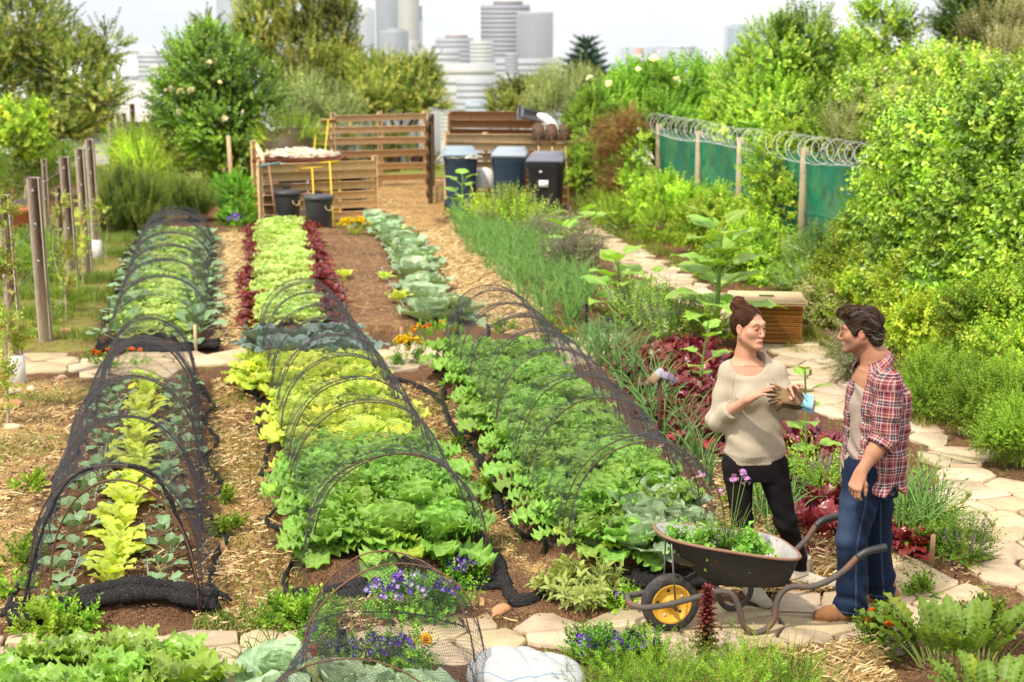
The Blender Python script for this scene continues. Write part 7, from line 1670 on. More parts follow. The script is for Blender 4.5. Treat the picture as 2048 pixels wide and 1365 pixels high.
# plants heaped in the barrow
def barrow_plants():
    GRN2 = [(.19,.36,.05), (.27,.44,.08), (.14,.28,.035)]
    for k, (px, py, s, rx, n, lab) in enumerate(((1385,1085,.0,.13,110,"bushy herb seedlings at the front of the wheelbarrow load"), (1490,1100,.05,.11,90,"broad leaved seedlings at the back of the wheelbarrow load"), (1430,1092,.05,.10,60,"leafy seedlings in the middle of the wheelbarrow load"))):
        c = bpt(px, py, s); P, D = blob_points([(np.zeros(3), np.array([rx * .75, .10, .035]))], int(n * .6), 20 + k, .2, .7); P[:, 2] = np.maximum(P[:, 2], -.05)
        t = [sprig(7, .11, .020, .055, 400 + i + 10 * k, .2) for i in range(3)] if k != 1 else [sprig(6, .10, .026, .085, 410 + i, .3) for i in range(3)]
        b = sprig_cloud(P, D, np.random.default_rng(k).uniform(.6, 1.0, len(P)), t, GRN2, k)
        b.lathe([(rx * .9, -.09), (rx * .8, -.02), (.01, .0)], 14, M=np.diag([1, 1.1, 1.0]), col=(.05,.04,.015)); o = b.build("seedlings", M["leaf"], None, loc=c); tag(o, lab, "seedlings", "plants in the wheelbarrow")
    c = bpt(1458, 1085, -.02); root = empty("society_garlic", c - np.array([0, 0, .05]), 0, "tall chives with pink purple flowers in the wheelbarrow, in front of the trousers", "plant")
    bl = blades(46, 5, .26, .0034, .30, 35, .04, (.17,.30,.05), (.22,.36,.06)); bl.build("blades", M["leaf"], root, True)
    for k, (px, py) in enumerate(((1468,958), (1485,948), (1492,962), (1402,948), (1440,985))):
        top = bpt(px, py, -.02 + .01 * k) - np.array(root.location); b = MB(); g = np.random.default_rng(k); base = np.array([g.normal(0, .02), g.normal(0, .02), 0])
        b.tube(catmull([base, base * .5 + top * .5 + [0, 0, .03], top], 6), .0022, 5, (.22,.32,.08)); st = b.build("flower_stalk", M["leaf"], root, True); b = MB()
        for i in range(11 if k < 3 else 4):
            d_ = nrm(g.normal(0, 1, 3) + [0, 0, .5]); e = top + d_ * .022; b.tube([top, e], .0012, 4, (.35,.25,.35)); Mx = frame(d_)
            for j in range(6):
                a = j * PI / 3; v = np.array([[0, 0, 0], [.003, .006, .001], [0, .013, .003], [-.003, .006, .001]]) @ rotz(a).T @ Mx.T + e; b.add(v, [[0, 1, 2, 3]], (.60,.30,.62))
        b.build("flower", M["petal"], st)
barrow_plants()

# ================================================================== posts, fence, box, pots
def post(px, py0, py1, w, label, h_top=None, col=(.47,.385,.30), base_white=False, seed=0, tilt=0.0):
    p = G(px, py1); zt = atY(px, py0, p[1])[2]; g = np.random.default_rng(seed); k = ppm(p[1]); ww = w / k
    root = empty("wooden_post", p, 0, label, "post", "weathered posts on the left"); H = zt - p[2]; b = MB(); dx = tilt * H
    cc = np.array(col) * g.uniform(.85, 1.15); b.bar((0, 0, -.2), (dx, .01, H), ww, ww * .8, cc, up=(0, 1, 0), bev=.008); b.build("timber", M["bark"], root)
    for z in (.92, .72, .5): b = MB(); b.lathe([(0, .012), (.012, .012), (.018, .006), (.02, 0)], 10, rotx(PI / 2), (dx * z, -ww * .4 - .0, H * z), (.25,.24,.23)); b.build("bolt", M["steel"], root)
    if base_white: b = MB(); b.bar((dx * .0, 0, -.1), (dx * .16, 0, H * .16), ww * 1.06, ww * .88, (.55,.53,.50), up=(0, 1, 0)); b.build("lime_wash", M["wood"], root)
    return root, p, H
PO = [post(38, 390, 770, 24, "nearest and shortest looking weathered post at the left edge", base_white=True, seed=1, tilt=-.02),
 post(93, 355, 685, 24, "second weathered post from the left edge, with two bolts", seed=2, tilt=-.02),
 post(150, 314, 598, 19, "third weathered post, half wrapped by a thin climber", seed=3, tilt=-.02),
 post(178, 297, 555, 17, "fourth weathered post of the left row", seed=4, tilt=-.02),
 post(196, 279, 518, 16, "tallest looking fifth post with a pale base", base_white=True, seed=5, tilt=-.02),
 post(230, 245, 400, 11, "first of the far group of posts, before the yellow bush", seed=6),
 post(243, 230, 395, 9, "second of the far group of posts", seed=7),
 post(255, 226, 390, 9, "third of the far group of posts", seed=8),
 post(272, 208, 380, 9, "last dark post of the far group", seed=9, col=(.2,.15,.12)),
 post(127, 375, 545, 13, "dark thin post standing behind the third post", seed=10, col=(.26,.2,.15)),
 post(97, 318, 480, 10, "pale thin post far behind the second post", seed=11)]
b = MB()
for z in (.95, .72, .5):
    for (r1_, p1, H1), (r2_, p2, H2) in zip(PO[:4], PO[1:5]):
        a_, c_ = p1 + [0, -.05, H1 * z], p2 + [0, -.05, H2 * z]; mid = (a_ + c_) / 2 - [0, 0, .03]; b.tube(catmull([a_, mid, c_], 5), .0022, 4, (.30,.29,.28), cap=False)
o = b.build("trellis_wire", M["steel"], None); tag(o, "thin wires strung between the weathered left posts", "wire")
def thin_stake(px, y0, y1, w, label, col, name="stake", cat="stake", lean=0.0, square=False):
    p = G(px, y1); zt = atY(px, y0, p[1])[2]; k = ppm(p[1]); H = zt - p[2]; b = MB()
    if square: b.bar((0, 0, -.1), (lean * H, 0, H), w / k, w / k * .3, col, up=(0, 1, 0), bev=.003)
    else: b.tube([(0, 0, -.1), (lean * H * .5, 0, H * .5), (lean * H, .0, H)], [w / k / 2, w / k / 2.1, w / k / 2.2], 9, col)
    o = b.build(name, M["wood"], None, loc=p); tag(o, label, cat); return o
thin_stake(466, 272, 418, 9, "thin pale wooden stake with a twining plant left of the compost bay", (.45,.33,.19), lean=-.03)
thin_stake(1863, 1070, 1134, 11, "short round wooden peg in the soil right of the man", (.30,.18,.10), "peg", "peg")
thin_stake(1655, 1095, 1140, 8, "short wooden peg in the straw between the two people", (.38,.25,.13), "peg", "peg", lean=-.08)
thin_stake(685, 1258, 1345, 20, "dark grey plant label in the foreground tunnel", (.075,.075,.075), "plant_label", "label", square=True)
thin_stake(1240, 1258, 1322, 21, "tilted ribbed grey plant label among the foreground violas", (.14,.13,.11), "plant_label", "label", lean=.28, square=True)
thin_stake(1214, 636, 690, 10, "grey plant label among the leeks by the cross path", (.17,.17,.17), "plant_label", "label", square=True)
thin_stake(1172, 608, 655, 8, "dark striped plant label at the end of the onion bed", (.08,.08,.085), "plant_label", "label", square=True)
thin_stake(915, 622, 690, 9, "dark plant label inside the far end of the right tunnel", (.08,.08,.085), "plant_label", "label", square=True)
thin_stake(977, 652, 700, 9, "second dark plant label under the right tunnel net", (.08,.08,.085), "plant_label", "label", square=True)
thin_stake(803, 655, 690, 8, "short wooden peg at the end of the bare bed", (.32,.2,.11), "peg", "peg", square=False)
thin_stake(392, 650, 705, 7, "pale wooden peg at the near end of the far left tunnel", (.5,.38,.22), "peg", "peg", square=False)
# iron stake with a pair of gloves on it
def glove_stake():
    p = G(1319, 882); zt = atY(1316, 752, p[1])[2]; H = zt - p[2]; b = MB(); b.tube([(0, 0, -.1), (-.008, 0, H)], .017, 8, (.075,.035,.022)); o = b.build("iron_stake", M["rust"], None, loc=p); tag(o, "rusty iron stake standing between the right tunnel and the beets", "stake")
    for k, (dx, fd, c1, lab) in enumerate(((-.03, (-.7, -.3, -.75), (.30,.20,.12), "tan work glove hanging from the left of the iron stake"), (.03, (.85, -.3, -.25), (.16,.12,.17), "striped purple work glove draped over the right of the iron stake"))):
        S_ = SDF([-.2, -.15, -.2], [.2, .15, .15], .006); w_ = np.array([dx, -.01, .015]); f = nrm(fd); hand_sdf(S_, w_, f, (0, -.8, .6), .135, (30, 35, 40, 45), 6, (.7, .5, .6), 1); S_.cone(w_ - f * .040, w_ + f * .02, .032, .028, .02, sq=((0, -.8, .6), .6))
        def cfn(V, c1=c1, f=f, w_=w_, k=k):
            t = (V - w_) @ f; c = np.array(c1) * (1 + .25 * sinnoise(V, 45, 3))[:, None]; s = np.sin(t * 420) > .2
            return np.where((t < .03)[:, None] & s[:, None], np.array([[.34,.30,.37]]), c) if k else np.where((t < -.0)[:, None], np.array([[.30,.30,.34]]), c)
        o = skin_obj("garden_glove", S_, M["cloth"], None, cfn, None, p + [0, 0, H - .01]); tag(o, lab, "glove", "gloves on the iron stake")
glove_stake()
# fence with green shade cloth, round posts and a coil of razor wire
FPX_ = [(1317, 27.6, 248), (1397, 25.2, 262), (1480, 23.3, 275), (1608, 20.8, 296)]
def fence():
    P = [np.array([*atY(px, 300, Y)[:2], 0.0]) for px, Y, _ in FPX_]; T = [atY(px, y, Y)[2] for px, Y, y in FPX_]
    dlast = (P[3] - P[1]) / np.linalg.norm(P[3] - P[1]); P += [P[3] + dlast * 2.6, P[3] + dlast * 5.2]; T += [T[3] + .03, T[3] + .03]
    o_ = np.array([P[2][0], P[2][1], 0]); root = empty("mesh_fence", o_, 0, "tall wire fence with green shade cloth and a coil of razor wire", "fence")
    for k, (p, t) in enumerate(zip(P, T)):
        q = p - o_; z = gz(p[0], p[1]); b = MB(); b.tube([q + [0, -.06, z - .2], q + [0, -.06, t * .5], q + [0, -.06, t]], [.062, .060, .056], 12, np.array([.33,.27,.17]) * (1 + .08 * (k % 3))); b.build("post", M["bark"], root, True)
    b = MB(); g = np.random.default_rng(3)
    for a, c, ta, tc_ in zip(P[:-1], P[1:], T[:-1], T[1:]):
        n = 14; m_ = 9; V = []
        for i in range(n + 1):
            for j in range(m_ + 1):
                u, v = i / n, j / m_; q = a + (c - a) * u - o_; z = v * ((ta + (tc_ - ta) * u) - .10) + .02; V.append(q + [.03 * math.sin(u * 9 + v * 4) + g.normal(0, .006), .03 + .03 * math.sin(u * 7 + v * 5), z - .05 * math.sin(u * PI) * v])
        V = np.array(V); F = [[i*(m_+1)+j, (i+1)*(m_+1)+j, (i+1)*(m_+1)+j+1, i*(m_+1)+j+1] for i in range(n) for j in range(m_)]; b.add(V, F, (.008,.17,.085))
    b.build("shade_cloth", M["shade"], root, True)
    b = MB()                                                        # woven wire in front of the cloth
    for a, c, ta, tc_ in zip(P[:-1], P[1:], T[:-1], T[1:]):
        L = np.linalg.norm(c - a); d_ = (c - a) / L; nn = int(L / .075); zt = min(ta, tc_) - .05
        for i in range(-int(zt / .075), nn):
            for sg in (1, -1):
                s0, s1 = i * .075, i * .075 + zt; z0_, z1_ = (0, zt) if sg > 0 else (zt, 0)
                if s0 < 0: z0_ = z0_ + (z1_ - z0_) * (-s0 / (s1 - s0)); s0 = 0
                if s1 > L: z1_ = z0_ + (z1_ - z0_) * ((L - s0) / (s1 - s0)); s1 = L
                if s1 - s0 < .02: continue
                b.tube([a + d_ * s0 - o_ + [0, -.09, z0_], a + d_ * s1 - o_ + [0, -.09, z1_]], .0012, 3, (.16,.22,.19), cap=False)
    b.build("chain_link", M["steel"], root)
    for f_ in (.5, .97):
        b = MB(); b.tube(np.array([p - o_ + [0, -.12, t * f_] for p, t in zip(P, T)]), .004, 5, (.05,.25,.2)); b.build("strand_wire", M["paint"], root)
    pts = []; path = [p - o_ + [-.06, -.02, t + .02] for p, t in zip(P, T)]; path = catmull(path, 30); Lc = np.concatenate([[0], np.cumsum(np.linalg.norm(np.diff(path, axis=0), axis=1))]); n = int(Lc[-1] / .24) * 22
    for i in range(n):
        s = Lc[-1] * i / n; q = np.array([np.interp(s, Lc, path[:, k]) for k in range(3)]); ang = 2 * PI * i / 22; r = .20 * (1 + .12 * math.sin(i * .013) + .06 * math.sin(i * .31)); wob = .10 * math.sin(i / 22 * 2.6)
        pts.append(q + [r * math.cos(ang) * 1.0, wob + .06 * math.sin(ang), r * math.sin(ang) * .85 - .02])
    b = MB(); b.tube(np.array(pts), .0034, 5, (.62,.60,.58)); b.build("razor_wire", M["steel"], root, True)
m, nt, out = newmat("shade_cloth"); N = NT(nt); a = N.n("Attribute"); a.attribute_name = "Col"; oc = N.coord("Object"); n1 = N.noise(oc, 2.2, 4); n2 = N.noise(N.mapping(oc, (1, 1, .3)), 40, 3)
c = N.mix(N.ramp(n1, [(.42, 0), (.62, .65)]), a.outputs["Color"], (.09,.22,.07)); c = N.mix(N.ramp(N.noise(oc, 6, 4), [(.52, 0), (.66, .55)]), c, (.006,.05,.045)); c = N.mix(1.0, c, N.ramp(n2, [(.3, .7), (.7, 1.25)]), "MULTIPLY")
N.bsdf(out, c, .8, .2, normal=N.bump(n2, .3, .01)); M["shade"] = m
fence()
# slatted compost box
def slat_box():
    Y = 16.3; a = G(1482, 690); c = G(1597, 684); W_ = .64; root = empty("compost_box", ((a[0] + c[0]) / 2, (a[1] + c[1]) / 2 + .30, 0), R(-7), "orange brown slatted wooden compost box with a flat pale lid", "box")
    zt = atY(1540, 610, a[1])[2]; n = 9; H = zt - .03
    for k in range(n):
        z = .03 + (k + .5) * H / n
        for (cx_, cy_, sx_, sy_) in ((0, -.42, .70, .022), (0, .42, .70, .022), (-.35, 0, .022, .80), (.35, 0, .022, .80)):
            b = MB(); b.bbox((cx_, cy_, z), (sx_, sy_, H / n * .74), .004, None, np.array([.62,.28,.08]) * rng.uniform(.75, 1.25)); b.build("slat", M["wood"], root)
    b = MB(); b.box((0, 0, H * .5), (.62, .76, H * .96), None, (.07,.035,.016)); b.build("liner", M["wood"], root)
    b = MB(); b.bbox((0, 0, H + .035), (.80, .98, .035), .006, rotx(-.035), (.72,.50,.28)); lid = b.build("lid", M["wood"], root)
    b = MB(); b.bbox((0, .05, H + .058), (.16, .06, .010), .003, None, (.10,.16,.05)); b.build("handle", M["wood"], lid)
slat_box()
# terracotta bowl
def violas_mesh(n, rx, ry, h, seed, cols, size=.012):
    g = np.random.default_rng(seed); out = []
    return out
def bowl():
    p = G(22, 505); p = atY(22, 470, 25.3); z = gz(p[0], p[1]); root = empty("terracotta_bowl", (p[0], p[1], z), 0, "wide terracotta bowl of pansies behind the nearest left post", "planter"); r = .50
    b = MB(); b.lathe([(r * .45, 0), (r * .55, .02), (r * .86, .22), (r * .95, .36), (r * 1.03, .38), (r * 1.03, .45), (r * .95, .45), (r * .93, .38), (0, .38)], 36, col=(.50,.16,.075)); b.build("bowl", M["stone"], root, True)
    P, D = blob_points([(np.array([0, 0, .42]), np.array([r * .85, r * .85, .12]))], 200, 3, .6, .8); ok = P[:, 2] > .38
    sprig_cloud(P[ok], D[ok], np.full(ok.sum(), .5), SP_FINE, GRN, 1).build("foliage", M["leaf"], root)
    g = np.random.default_rng(2)
    for k in range(60):
        a = g.uniform(0, 6.28); q = np.array([math.cos(a), math.sin(a), 0]) * r * .85 * g.uniform(0, 1) ** .5 + [0, 0, .52 + g.normal(0, .02)]; o = put("flower", FLOW[g.integers(3)], q, g.uniform(0, 6.28), 2.2, parent=root); o.rotation_euler = (g.uniform(.2, 1.0), 0, g.uniform(-1, 1))
# ================================================================== flowers
def pansy(col, eye, seed):
    g = np.random.default_rng(seed); b = MB()
    for k, (a, l_, w_) in enumerate(((.35, .014, .010), (-.35, .014, .010), (1.7, .011, .008), (-1.7, .011, .008), (PI, .013, .012))):
        u = np.linspace(0, 1, 5); v = np.linspace(-1, 1, 5); U, Vv = np.meshgrid(u, v, indexing="ij"); wd = w_ * np.sin(np.clip(U, .02, .98) ** .7 * PI) ** .6
        X = Vv * wd; Z = U * l_; Y = -.003 * U - .002 * np.sin(U * 6 + Vv * 3) - .0008 * k
        q = np.stack([X, Y, Z], -1).reshape(-1, 3) @ roty(a).T; t = np.clip((.35 - U) / .25, 0, 1)[..., None]; cc = np.array(col) * (1 - t) + np.array(eye) * t
        F = [[i*5+j, i*5+j+1, (i+1)*5+j+1, (i+1)*5+j] for i in range(4) for j in range(4)]; b.add(q, F, (cc * g.uniform(.85, 1.15)).reshape(-1, 3))
    b.lathe([(0, .002), (.0018, .001)], 6, rotx(PI / 2), (0, -.003, 0), (.75,.55,.05)); return b
def pompon(col, seed, r=.022, n=34):
    g = np.random.default_rng(seed); b = MB()
    for k in range(n):
        t = k / n; a = k * 2.4; e = R(80 - 85 * t); d_ = np.array([math.cos(a) * math.cos(e), math.sin(a) * math.cos(e), math.sin(e)]); s = nrm(np.cross(d_, [0, 0, 1.0])); q = d_ * r * g.uniform(.8, 1.1); w_ = r * .28
        b.add([[0, 0, 0], q * .6 + s * w_, q + s * w_ * .6, q - s * w_ * .6, q * .6 - s * w_], [[0, 1, 2, 3, 4]], np.array(col) * g.uniform(.75, 1.2))
    return b
FLOW = protos("flower", M["petal"], [pansy((.12,.045,.42), (.75,.70,.75), 1), pansy((.19,.085,.52), (.06,.02,.15), 2), pansy((.36,.26,.62), (.8,.78,.7), 3), pansy((.09,.03,.33), (.05,.02,.12), 4)])
MARI = protos("flower", M["petal"], [pompon((.78,.20,.008), 1), pompon((.80,.46,.015), 2), pompon((.80,.60,.04), 3)])
SP_LOW = [sprig(12, .10, .008, .030, 420 + k, .1) for k in range(3)]
def flower_clump(px, py, rx, ry, h, n_f, stock, label, cat, group, seed, cols=GRN, fs=1.0, name="viola_clump", nfol=260, tm=None, face=True):
    p = G(px, py); g = np.random.default_rng(seed); root = empty(name, p, 0, label, cat, group)
    P, D = blob_points([(np.array([0, 0, h * .35]), np.array([rx, ry, h * .6]))], nfol, seed, .3, .9); P[:, 2] = np.maximum(P[:, 2], .0)
    sprig_cloud(P, D, g.uniform(.7, 1.2, len(P)), SP_LOW if tm is None else tm, cols, seed).build("foliage", M["leaf"], root)
    for k in range(n_f):
        a = g.uniform(0, 6.28); r = g.uniform(0, 1) ** .5; q = np.array([math.cos(a) * rx * r, math.sin(a) * ry * r, h * (.55 + .55 * math.sqrt(max(0, 1 - r * r * .8))) + g.normal(0, .012)])
        o = bpy.data.objects.new("flower", stock[g.integers(len(stock))]); COL.objects.link(o); o.parent = root; o.location = tuple(q); s = fs * g.uniform(.75, 1.25); o.scale = (s, s, s)
        o.rotation_euler = (g.uniform(-.9, .1), g.normal(0, .25), g.normal(0, .6)) if face else (g.normal(0, .4), g.normal(0, .4), g.uniform(0, 6))
    return root
bowl()
VG = "purple viola clumps"
flower_clump(825, 1235, .26, .14, .20, 95, FLOW, "large purple viola clump at the near end of the middle tunnel", "flowers", VG, 1, nfol=420, fs=1.15)
flower_clump(925, 1180, .10, .08, .17, 36, FLOW[:2] + FLOW[3:], "smaller deep purple viola clump at the right corner of the middle tunnel", "flowers", VG, 2, nfol=160, fs=1.15)
flower_clump(1225, 1320, .24, .10, .11, 80, FLOW[:2] + FLOW[3:], "low purple viola clump in the foreground round the tilted label", "flowers", VG, 3, nfol=320, fs=1.1)
flower_clump(745, 1345, .22, .10, .15, 44, FLOW[:2] + FLOW[3:], "purple violas inside the foreground tunnel behind the dark label", "flowers", VG, 4, nfol=300, fs=1.1)
flower_clump(625, 1300, .05, .05, .12, 9, FLOW[:2], "few purple violas at the left hoop of the foreground tunnel", "flowers", VG, 5, nfol=60, fs=1.1)
flower_clump(1243, 1222, .05, .05, .09, 8, FLOW[:2], "tiny viola plant just left of the barrow wheel", "flowers", VG, 6, nfol=60)
flower_clump(470, 462, .12, .12, .25, 20, FLOW[:2], "blue violas at the far left corner of the lettuce bed", "flowers", VG, 7, nfol=60, fs=2)
flower_clump(625, 462, .12, .12, .25, 16, FLOW[:2], "blue violas at the far right corner of the lettuce bed", "flowers", VG, 8, nfol=50, fs=2)
MG_ = "marigold and yellow flower clumps"
flower_clump(620, 1352, .07, .05, .12, 6, MARI[:1], "small orange flowers at the left foot of the foreground tunnel", "flowers", MG_, 11, nfol=80, name="marigold_clump", face=False)
flower_clump(833, 1345, .06, .05, .16, 2, MARI[1:2], "one big yellow marigold in the foreground tunnel", "flowers", MG_, 12, fs=1.5, nfol=110, name="marigold_clump", face=False)
flower_clump(1768, 1300, .12, .10, .16, 9, MARI[:1], "orange marigold clump beside the horseradish", "flowers", MG_, 13, nfol=180, name="marigold_clump", face=False)
flower_clump(815, 728, .14, .10, .24, 30, MARI[2:], "bright yellow flower clump at the far left corner of the right tunnel", "flowers", MG_, 14, nfol=130, fs=1.4, name="marigold_clump", face=False)
flower_clump(880, 690, .30, .10, .20, 16, MARI[:2], "orange flowers at the far end of the right tunnel", "flowers", MG_, 15, nfol=120, fs=1.2, name="marigold_clump", face=False)
flower_clump(240, 735, .30, .10, .16, 20, MARI[:1], "orange flowers beside the rolled net of the far left tunnel", "flowers", MG_, 16, nfol=110, fs=1.2, name="marigold_clump", face=False)
flower_clump(708, 470, .25, .2, .22, 44, MARI[2:], "yellow flower cushion in front of the compost bay", "flowers", MG_, 17, LIME, nfol=150, fs=2.0, name="marigold_clump", face=False)
flower_clump(1120, 690, .20, .08, .15, 10, MARI[1:2], "small yellow orange flowers by the onion bed label", "flowers", MG_, 18, nfol=80, fs=1.0, name="marigold_clump", face=False)
# lavender and salvia
def spikes_clump(px, py, rx, h, n, label, group, seed, col=(.36,.26,.50), leafc=None, ns=60, name="salvia", sc_=1.0, mat="leaf"):
    p = G(px, py); g = np.random.default_rng(seed); root = empty(name, p, 0, label, "flowers", group); leafc = GREY + LIME[:1] if leafc is None else leafc
    P, D = blob_points([(np.array([0, 0, h * .4]), np.array([rx, rx * .8, h * .5]))], n, seed, .2, 1.0); P[:, 2] = np.maximum(P[:, 2], 0); sprig_cloud(P, D, g.uniform(.5, .9, len(P)) * sc_, SP_FINE, leafc, seed).build("foliage", M[mat], root)
    for k in range(min(ns, 90)):
        a = g.uniform(0, 6.28); r = rx * g.uniform(0, 1) ** .5; q = np.array([math.cos(a) * r, math.sin(a) * r * .8, h * .55]); d_ = nrm(np.array([math.cos(a) * r / rx * .5, math.sin(a) * r / rx * .5, 1]) + g.normal(0, .1, 3)); L_ = h * g.uniform(.35, .65); b = MB()
        b.tube([q - d_ * h * .3, q + d_ * L_], .0022 * sc_, 4, (.22,.25,.10))
        for i in range(14):
            t = .35 + .65 * i / 14; aa = i * 2.4; e = q + d_ * L_ * t; s = np.array([math.cos(aa), math.sin(aa), .4]) * .011 * sc_; b.add([e, e + s * .6 + [0, 0, .004], e + s, e + s * .6 - [0, 0, .004]], [[0, 1, 2, 3]], np.array(col) * g.uniform(.7, 1.3))
        b.build("flower_spike", M["petal"], root)
SVG = "lavender and salvia bushes"
spikes_clump(1005, 462, .42, .40, 360, "yellow green and mauve lavender in front of the blue bins", SVG, 1, (.46,.32,.46), LIME + GREY[1:2], 60, "lavender", 2.0)
spikes_clump(1055, 475, .34, .34, 260, "pale pinkish lavender in front of the black bin", SVG, 2, (.50,.33,.42), LIME + GREY, 50, "lavender", 2.0)
spikes_clump(1150, 560, .34, .50, 280, "mauve lavender between the onions and the right path", SVG, 3, (.38,.24,.45), [(.26,.27,.14), (.33,.28,.22)], 60, "lavender", 1.6)
spikes_clump(1110, 500, .34, .48, 240, "mauve lavender at the upper end of the onion bed", SVG, 4, (.42,.25,.42), [(.26,.27,.14), (.33,.28,.22)], 50, "lavender", 1.6)
spikes_clump(1330, 690, .30, .45, 260, "violet flowered salvia in front of the tall sunflower", SVG, 5, (.32,.22,.50), FRESH + GREY, 40, "salvia", 1.3)
spikes_clump(1270, 660, .28, .42, 220, "violet flowered salvia left of the tall sunflower", SVG, 6, (.32,.22,.50), FRESH + GREY, 34, "salvia", 1.3)
spikes_clump(1650, 1000, .16, .28, 160, "green herb with violet spikes behind the gloves", SVG, 7, (.28,.18,.42), FRESH, 22, "salvia", 1.1)
spikes_clump(1930, 1125, .15, .20, 200, "salvia with dark violet spikes beside the right path", SVG, 8, (.16,.09,.30), FRESH + GRN[:1], 18, "salvia", .7)
spikes_clump(1868, 1050, .10, .28, 90, "tall green salvia behind the onions right of the man", SVG, 9, (.26,.18,.40), FRESH, 12, "salvia", 1.1)
spikes_clump(1405, 700, .25, .40, 200, "green herb between the red beets and the compost box", SVG, 10, (.30,.20,.4), FRESH + LIME, 16, "salvia", 1.2)
# sunflowers
SUNL = [leaf(.24, .13, P_HEART, 8, 7, el=20, bend=60, cup=.1, ruf=.06, rf=2, jag=.05, jf=8, pet=.12, pw=.006, col=(.19,.38,.03), tip=(.30,.50,.06), vein=(.46,.58,.18), seed=500 + k) for k in range(4)]
SUNM = [mesh_np("leaf", b_.V(), b_.f, b_.C(), M["leaf"], True) for b_ in SUNL]
def sunflower(px, ytop, ybase, n, label, s=1.0, seed=0, Y=None):
    p = G(px, ybase); zt = atY(px, ytop, p[1])[2]; H = zt - p[2]; g = np.random.default_rng(seed); root = empty("sunflower_plant", p, 0, label, "sunflower", "young sunflowers without flowers")
    b = MB(); st = catmull([(0, 0, -.05), (g.normal(0, .02), 0, H * .5), (g.normal(0, .03), g.normal(0, .02), H)], 6); b.tube(st, np.linspace(.014, .007, len(st)) * s, 7, (.20,.30,.07)); b.build("stem", M["leaf"], root, True)
    for k in range(n):
        t = .25 + .75 * k / n; q = st[int(t * (len(st) - 1))]; o = bpy.data.objects.new("leaf", SUNM[g.integers(4)]); COL.objects.link(o); o.parent = root; o.location = tuple(float(v) for v in q)
        o.rotation_euler = (float(.1 + .5 * t + g.normal(0, .12)), 0, float(k * 2.4 + g.normal(0, .2))); sc2 = s * (1.05 - .45 * t) * g.uniform(.85, 1.15); o.scale = (sc2,) * 3
    return root
sunflower(1432, 455, 700, 20, "tall sunflower plant left of the slatted compost box", 2.2, 1)
sunflower(1236, 520, 650, 11, "sunflower plant at the edge of the onion bed", 1.8, 2)
sunflower(1300, 545, 640, 6, "small sunflower plant just behind the right path edge", 1.0, 9)
sunflower(1130, 445, 540, 8, "smaller sunflower plant near the black bin", 1.7, 3)
sunflower(1165, 430, 480, 8, "sunflower plant at the upper end of the right path", 2.0, 4)
sunflower(1612, 735, 968, 10, "sunflower plant between the woman and the man", .82, 5)
sunflower(1400, 640, 790, 7, "sunflower plant behind the shoulder of the woman", 1.0, 6)
sunflower(925, 355, 440, 9, "broad leaved plant in front of the left blue bin", 1.5, 7)
# sage
def sage():
    p = G(1163, 1205); root = empty("sage_bush", p, 0, "pale green sage bush in front of the black net, left of the barrow", "sage"); g = np.random.default_rng(8); b = MB(); sb = MB()
    for k in range(46):
        a = g.uniform(0, 6.28); r = g.uniform(0, 1) ** .5; d_ = nrm([math.cos(a) * r * .9, math.sin(a) * r * .9, 1.1 - .5 * r]); L_ = .24 * g.uniform(.6, 1.1) * (1 - .15 * r); q0 = np.array([math.cos(a), math.sin(a), 0]) * r * .10; sb.tube([q0, q0 + d_ * L_], .0035, 5, (.22,.26,.10)); top = q0 + d_ * L_
        for i in range(11):
            t = .35 + .65 * i / 10; c = q0 + d_ * L_ * t; lf = leaf(.085 * (1.1 - .35 * t), .015, P_LANCE, 5, 3, el=55 - 40 * (1 - t), bend=40, cup=.35, pet=.01, pw=.0015, col=(.31,.43,.09), tip=(.42,.54,.14), vein=(.5,.58,.22), seed=int(g.integers(1e6)))
            Fr = frame(d_); b.merge(lf, Fr @ rotz(i * 2.4 + k), c)
    b.build("foliage", M["leaf"], root, True); sb.build("stems", M["leaf"], root, True)
sage()
# feathery carrot tops, oak leaf lettuce spike, dark spikes, maize seedlings
SP_CAR = [sprig(34, .20, .0035, .045, 430 + k, .1, .1, 45) for k in range(4)]
for k, (px, py, s) in enumerate(((1240,1375,1.0), (1310,1350,1.0), (1340,1400,1.1), (1440,1345,.9), (1420,1395,1.1), (1510,1340,1.0), (1500,1390,1.1), (1570,1365,.9), (1270,1410,1.0), (1600,1400,1.0), (1230,1345,.7), (1380,1355,1.0), (1470,1370,1.0), (1545,1400,1.0), (1180,1400,.9))):
    p = G(px, py); g = np.random.default_rng(600 + k); n = 42; s = s * .82; D = g.normal(0, 1, (n, 3)) * [.6, .6, .2] + [0, 0, .7]; D /= np.linalg.norm(D, axis=1)[:, None]; P = D * g.uniform(.02, .13, (n, 1)) * [1.3, 1.3, .8]
    b = sprig_cloud(P, D, g.uniform(.7, 1.1, n) * s, SP_CAR, [(.24,.42,.035), (.33,.50,.06), (.18,.34,.03)], k); o = b.build("carrot_top", M["leaf"], None, loc=p); tag(o, "feathery bright green carrot top at the bottom of the picture", "carrot", "carrot tops in the foreground")
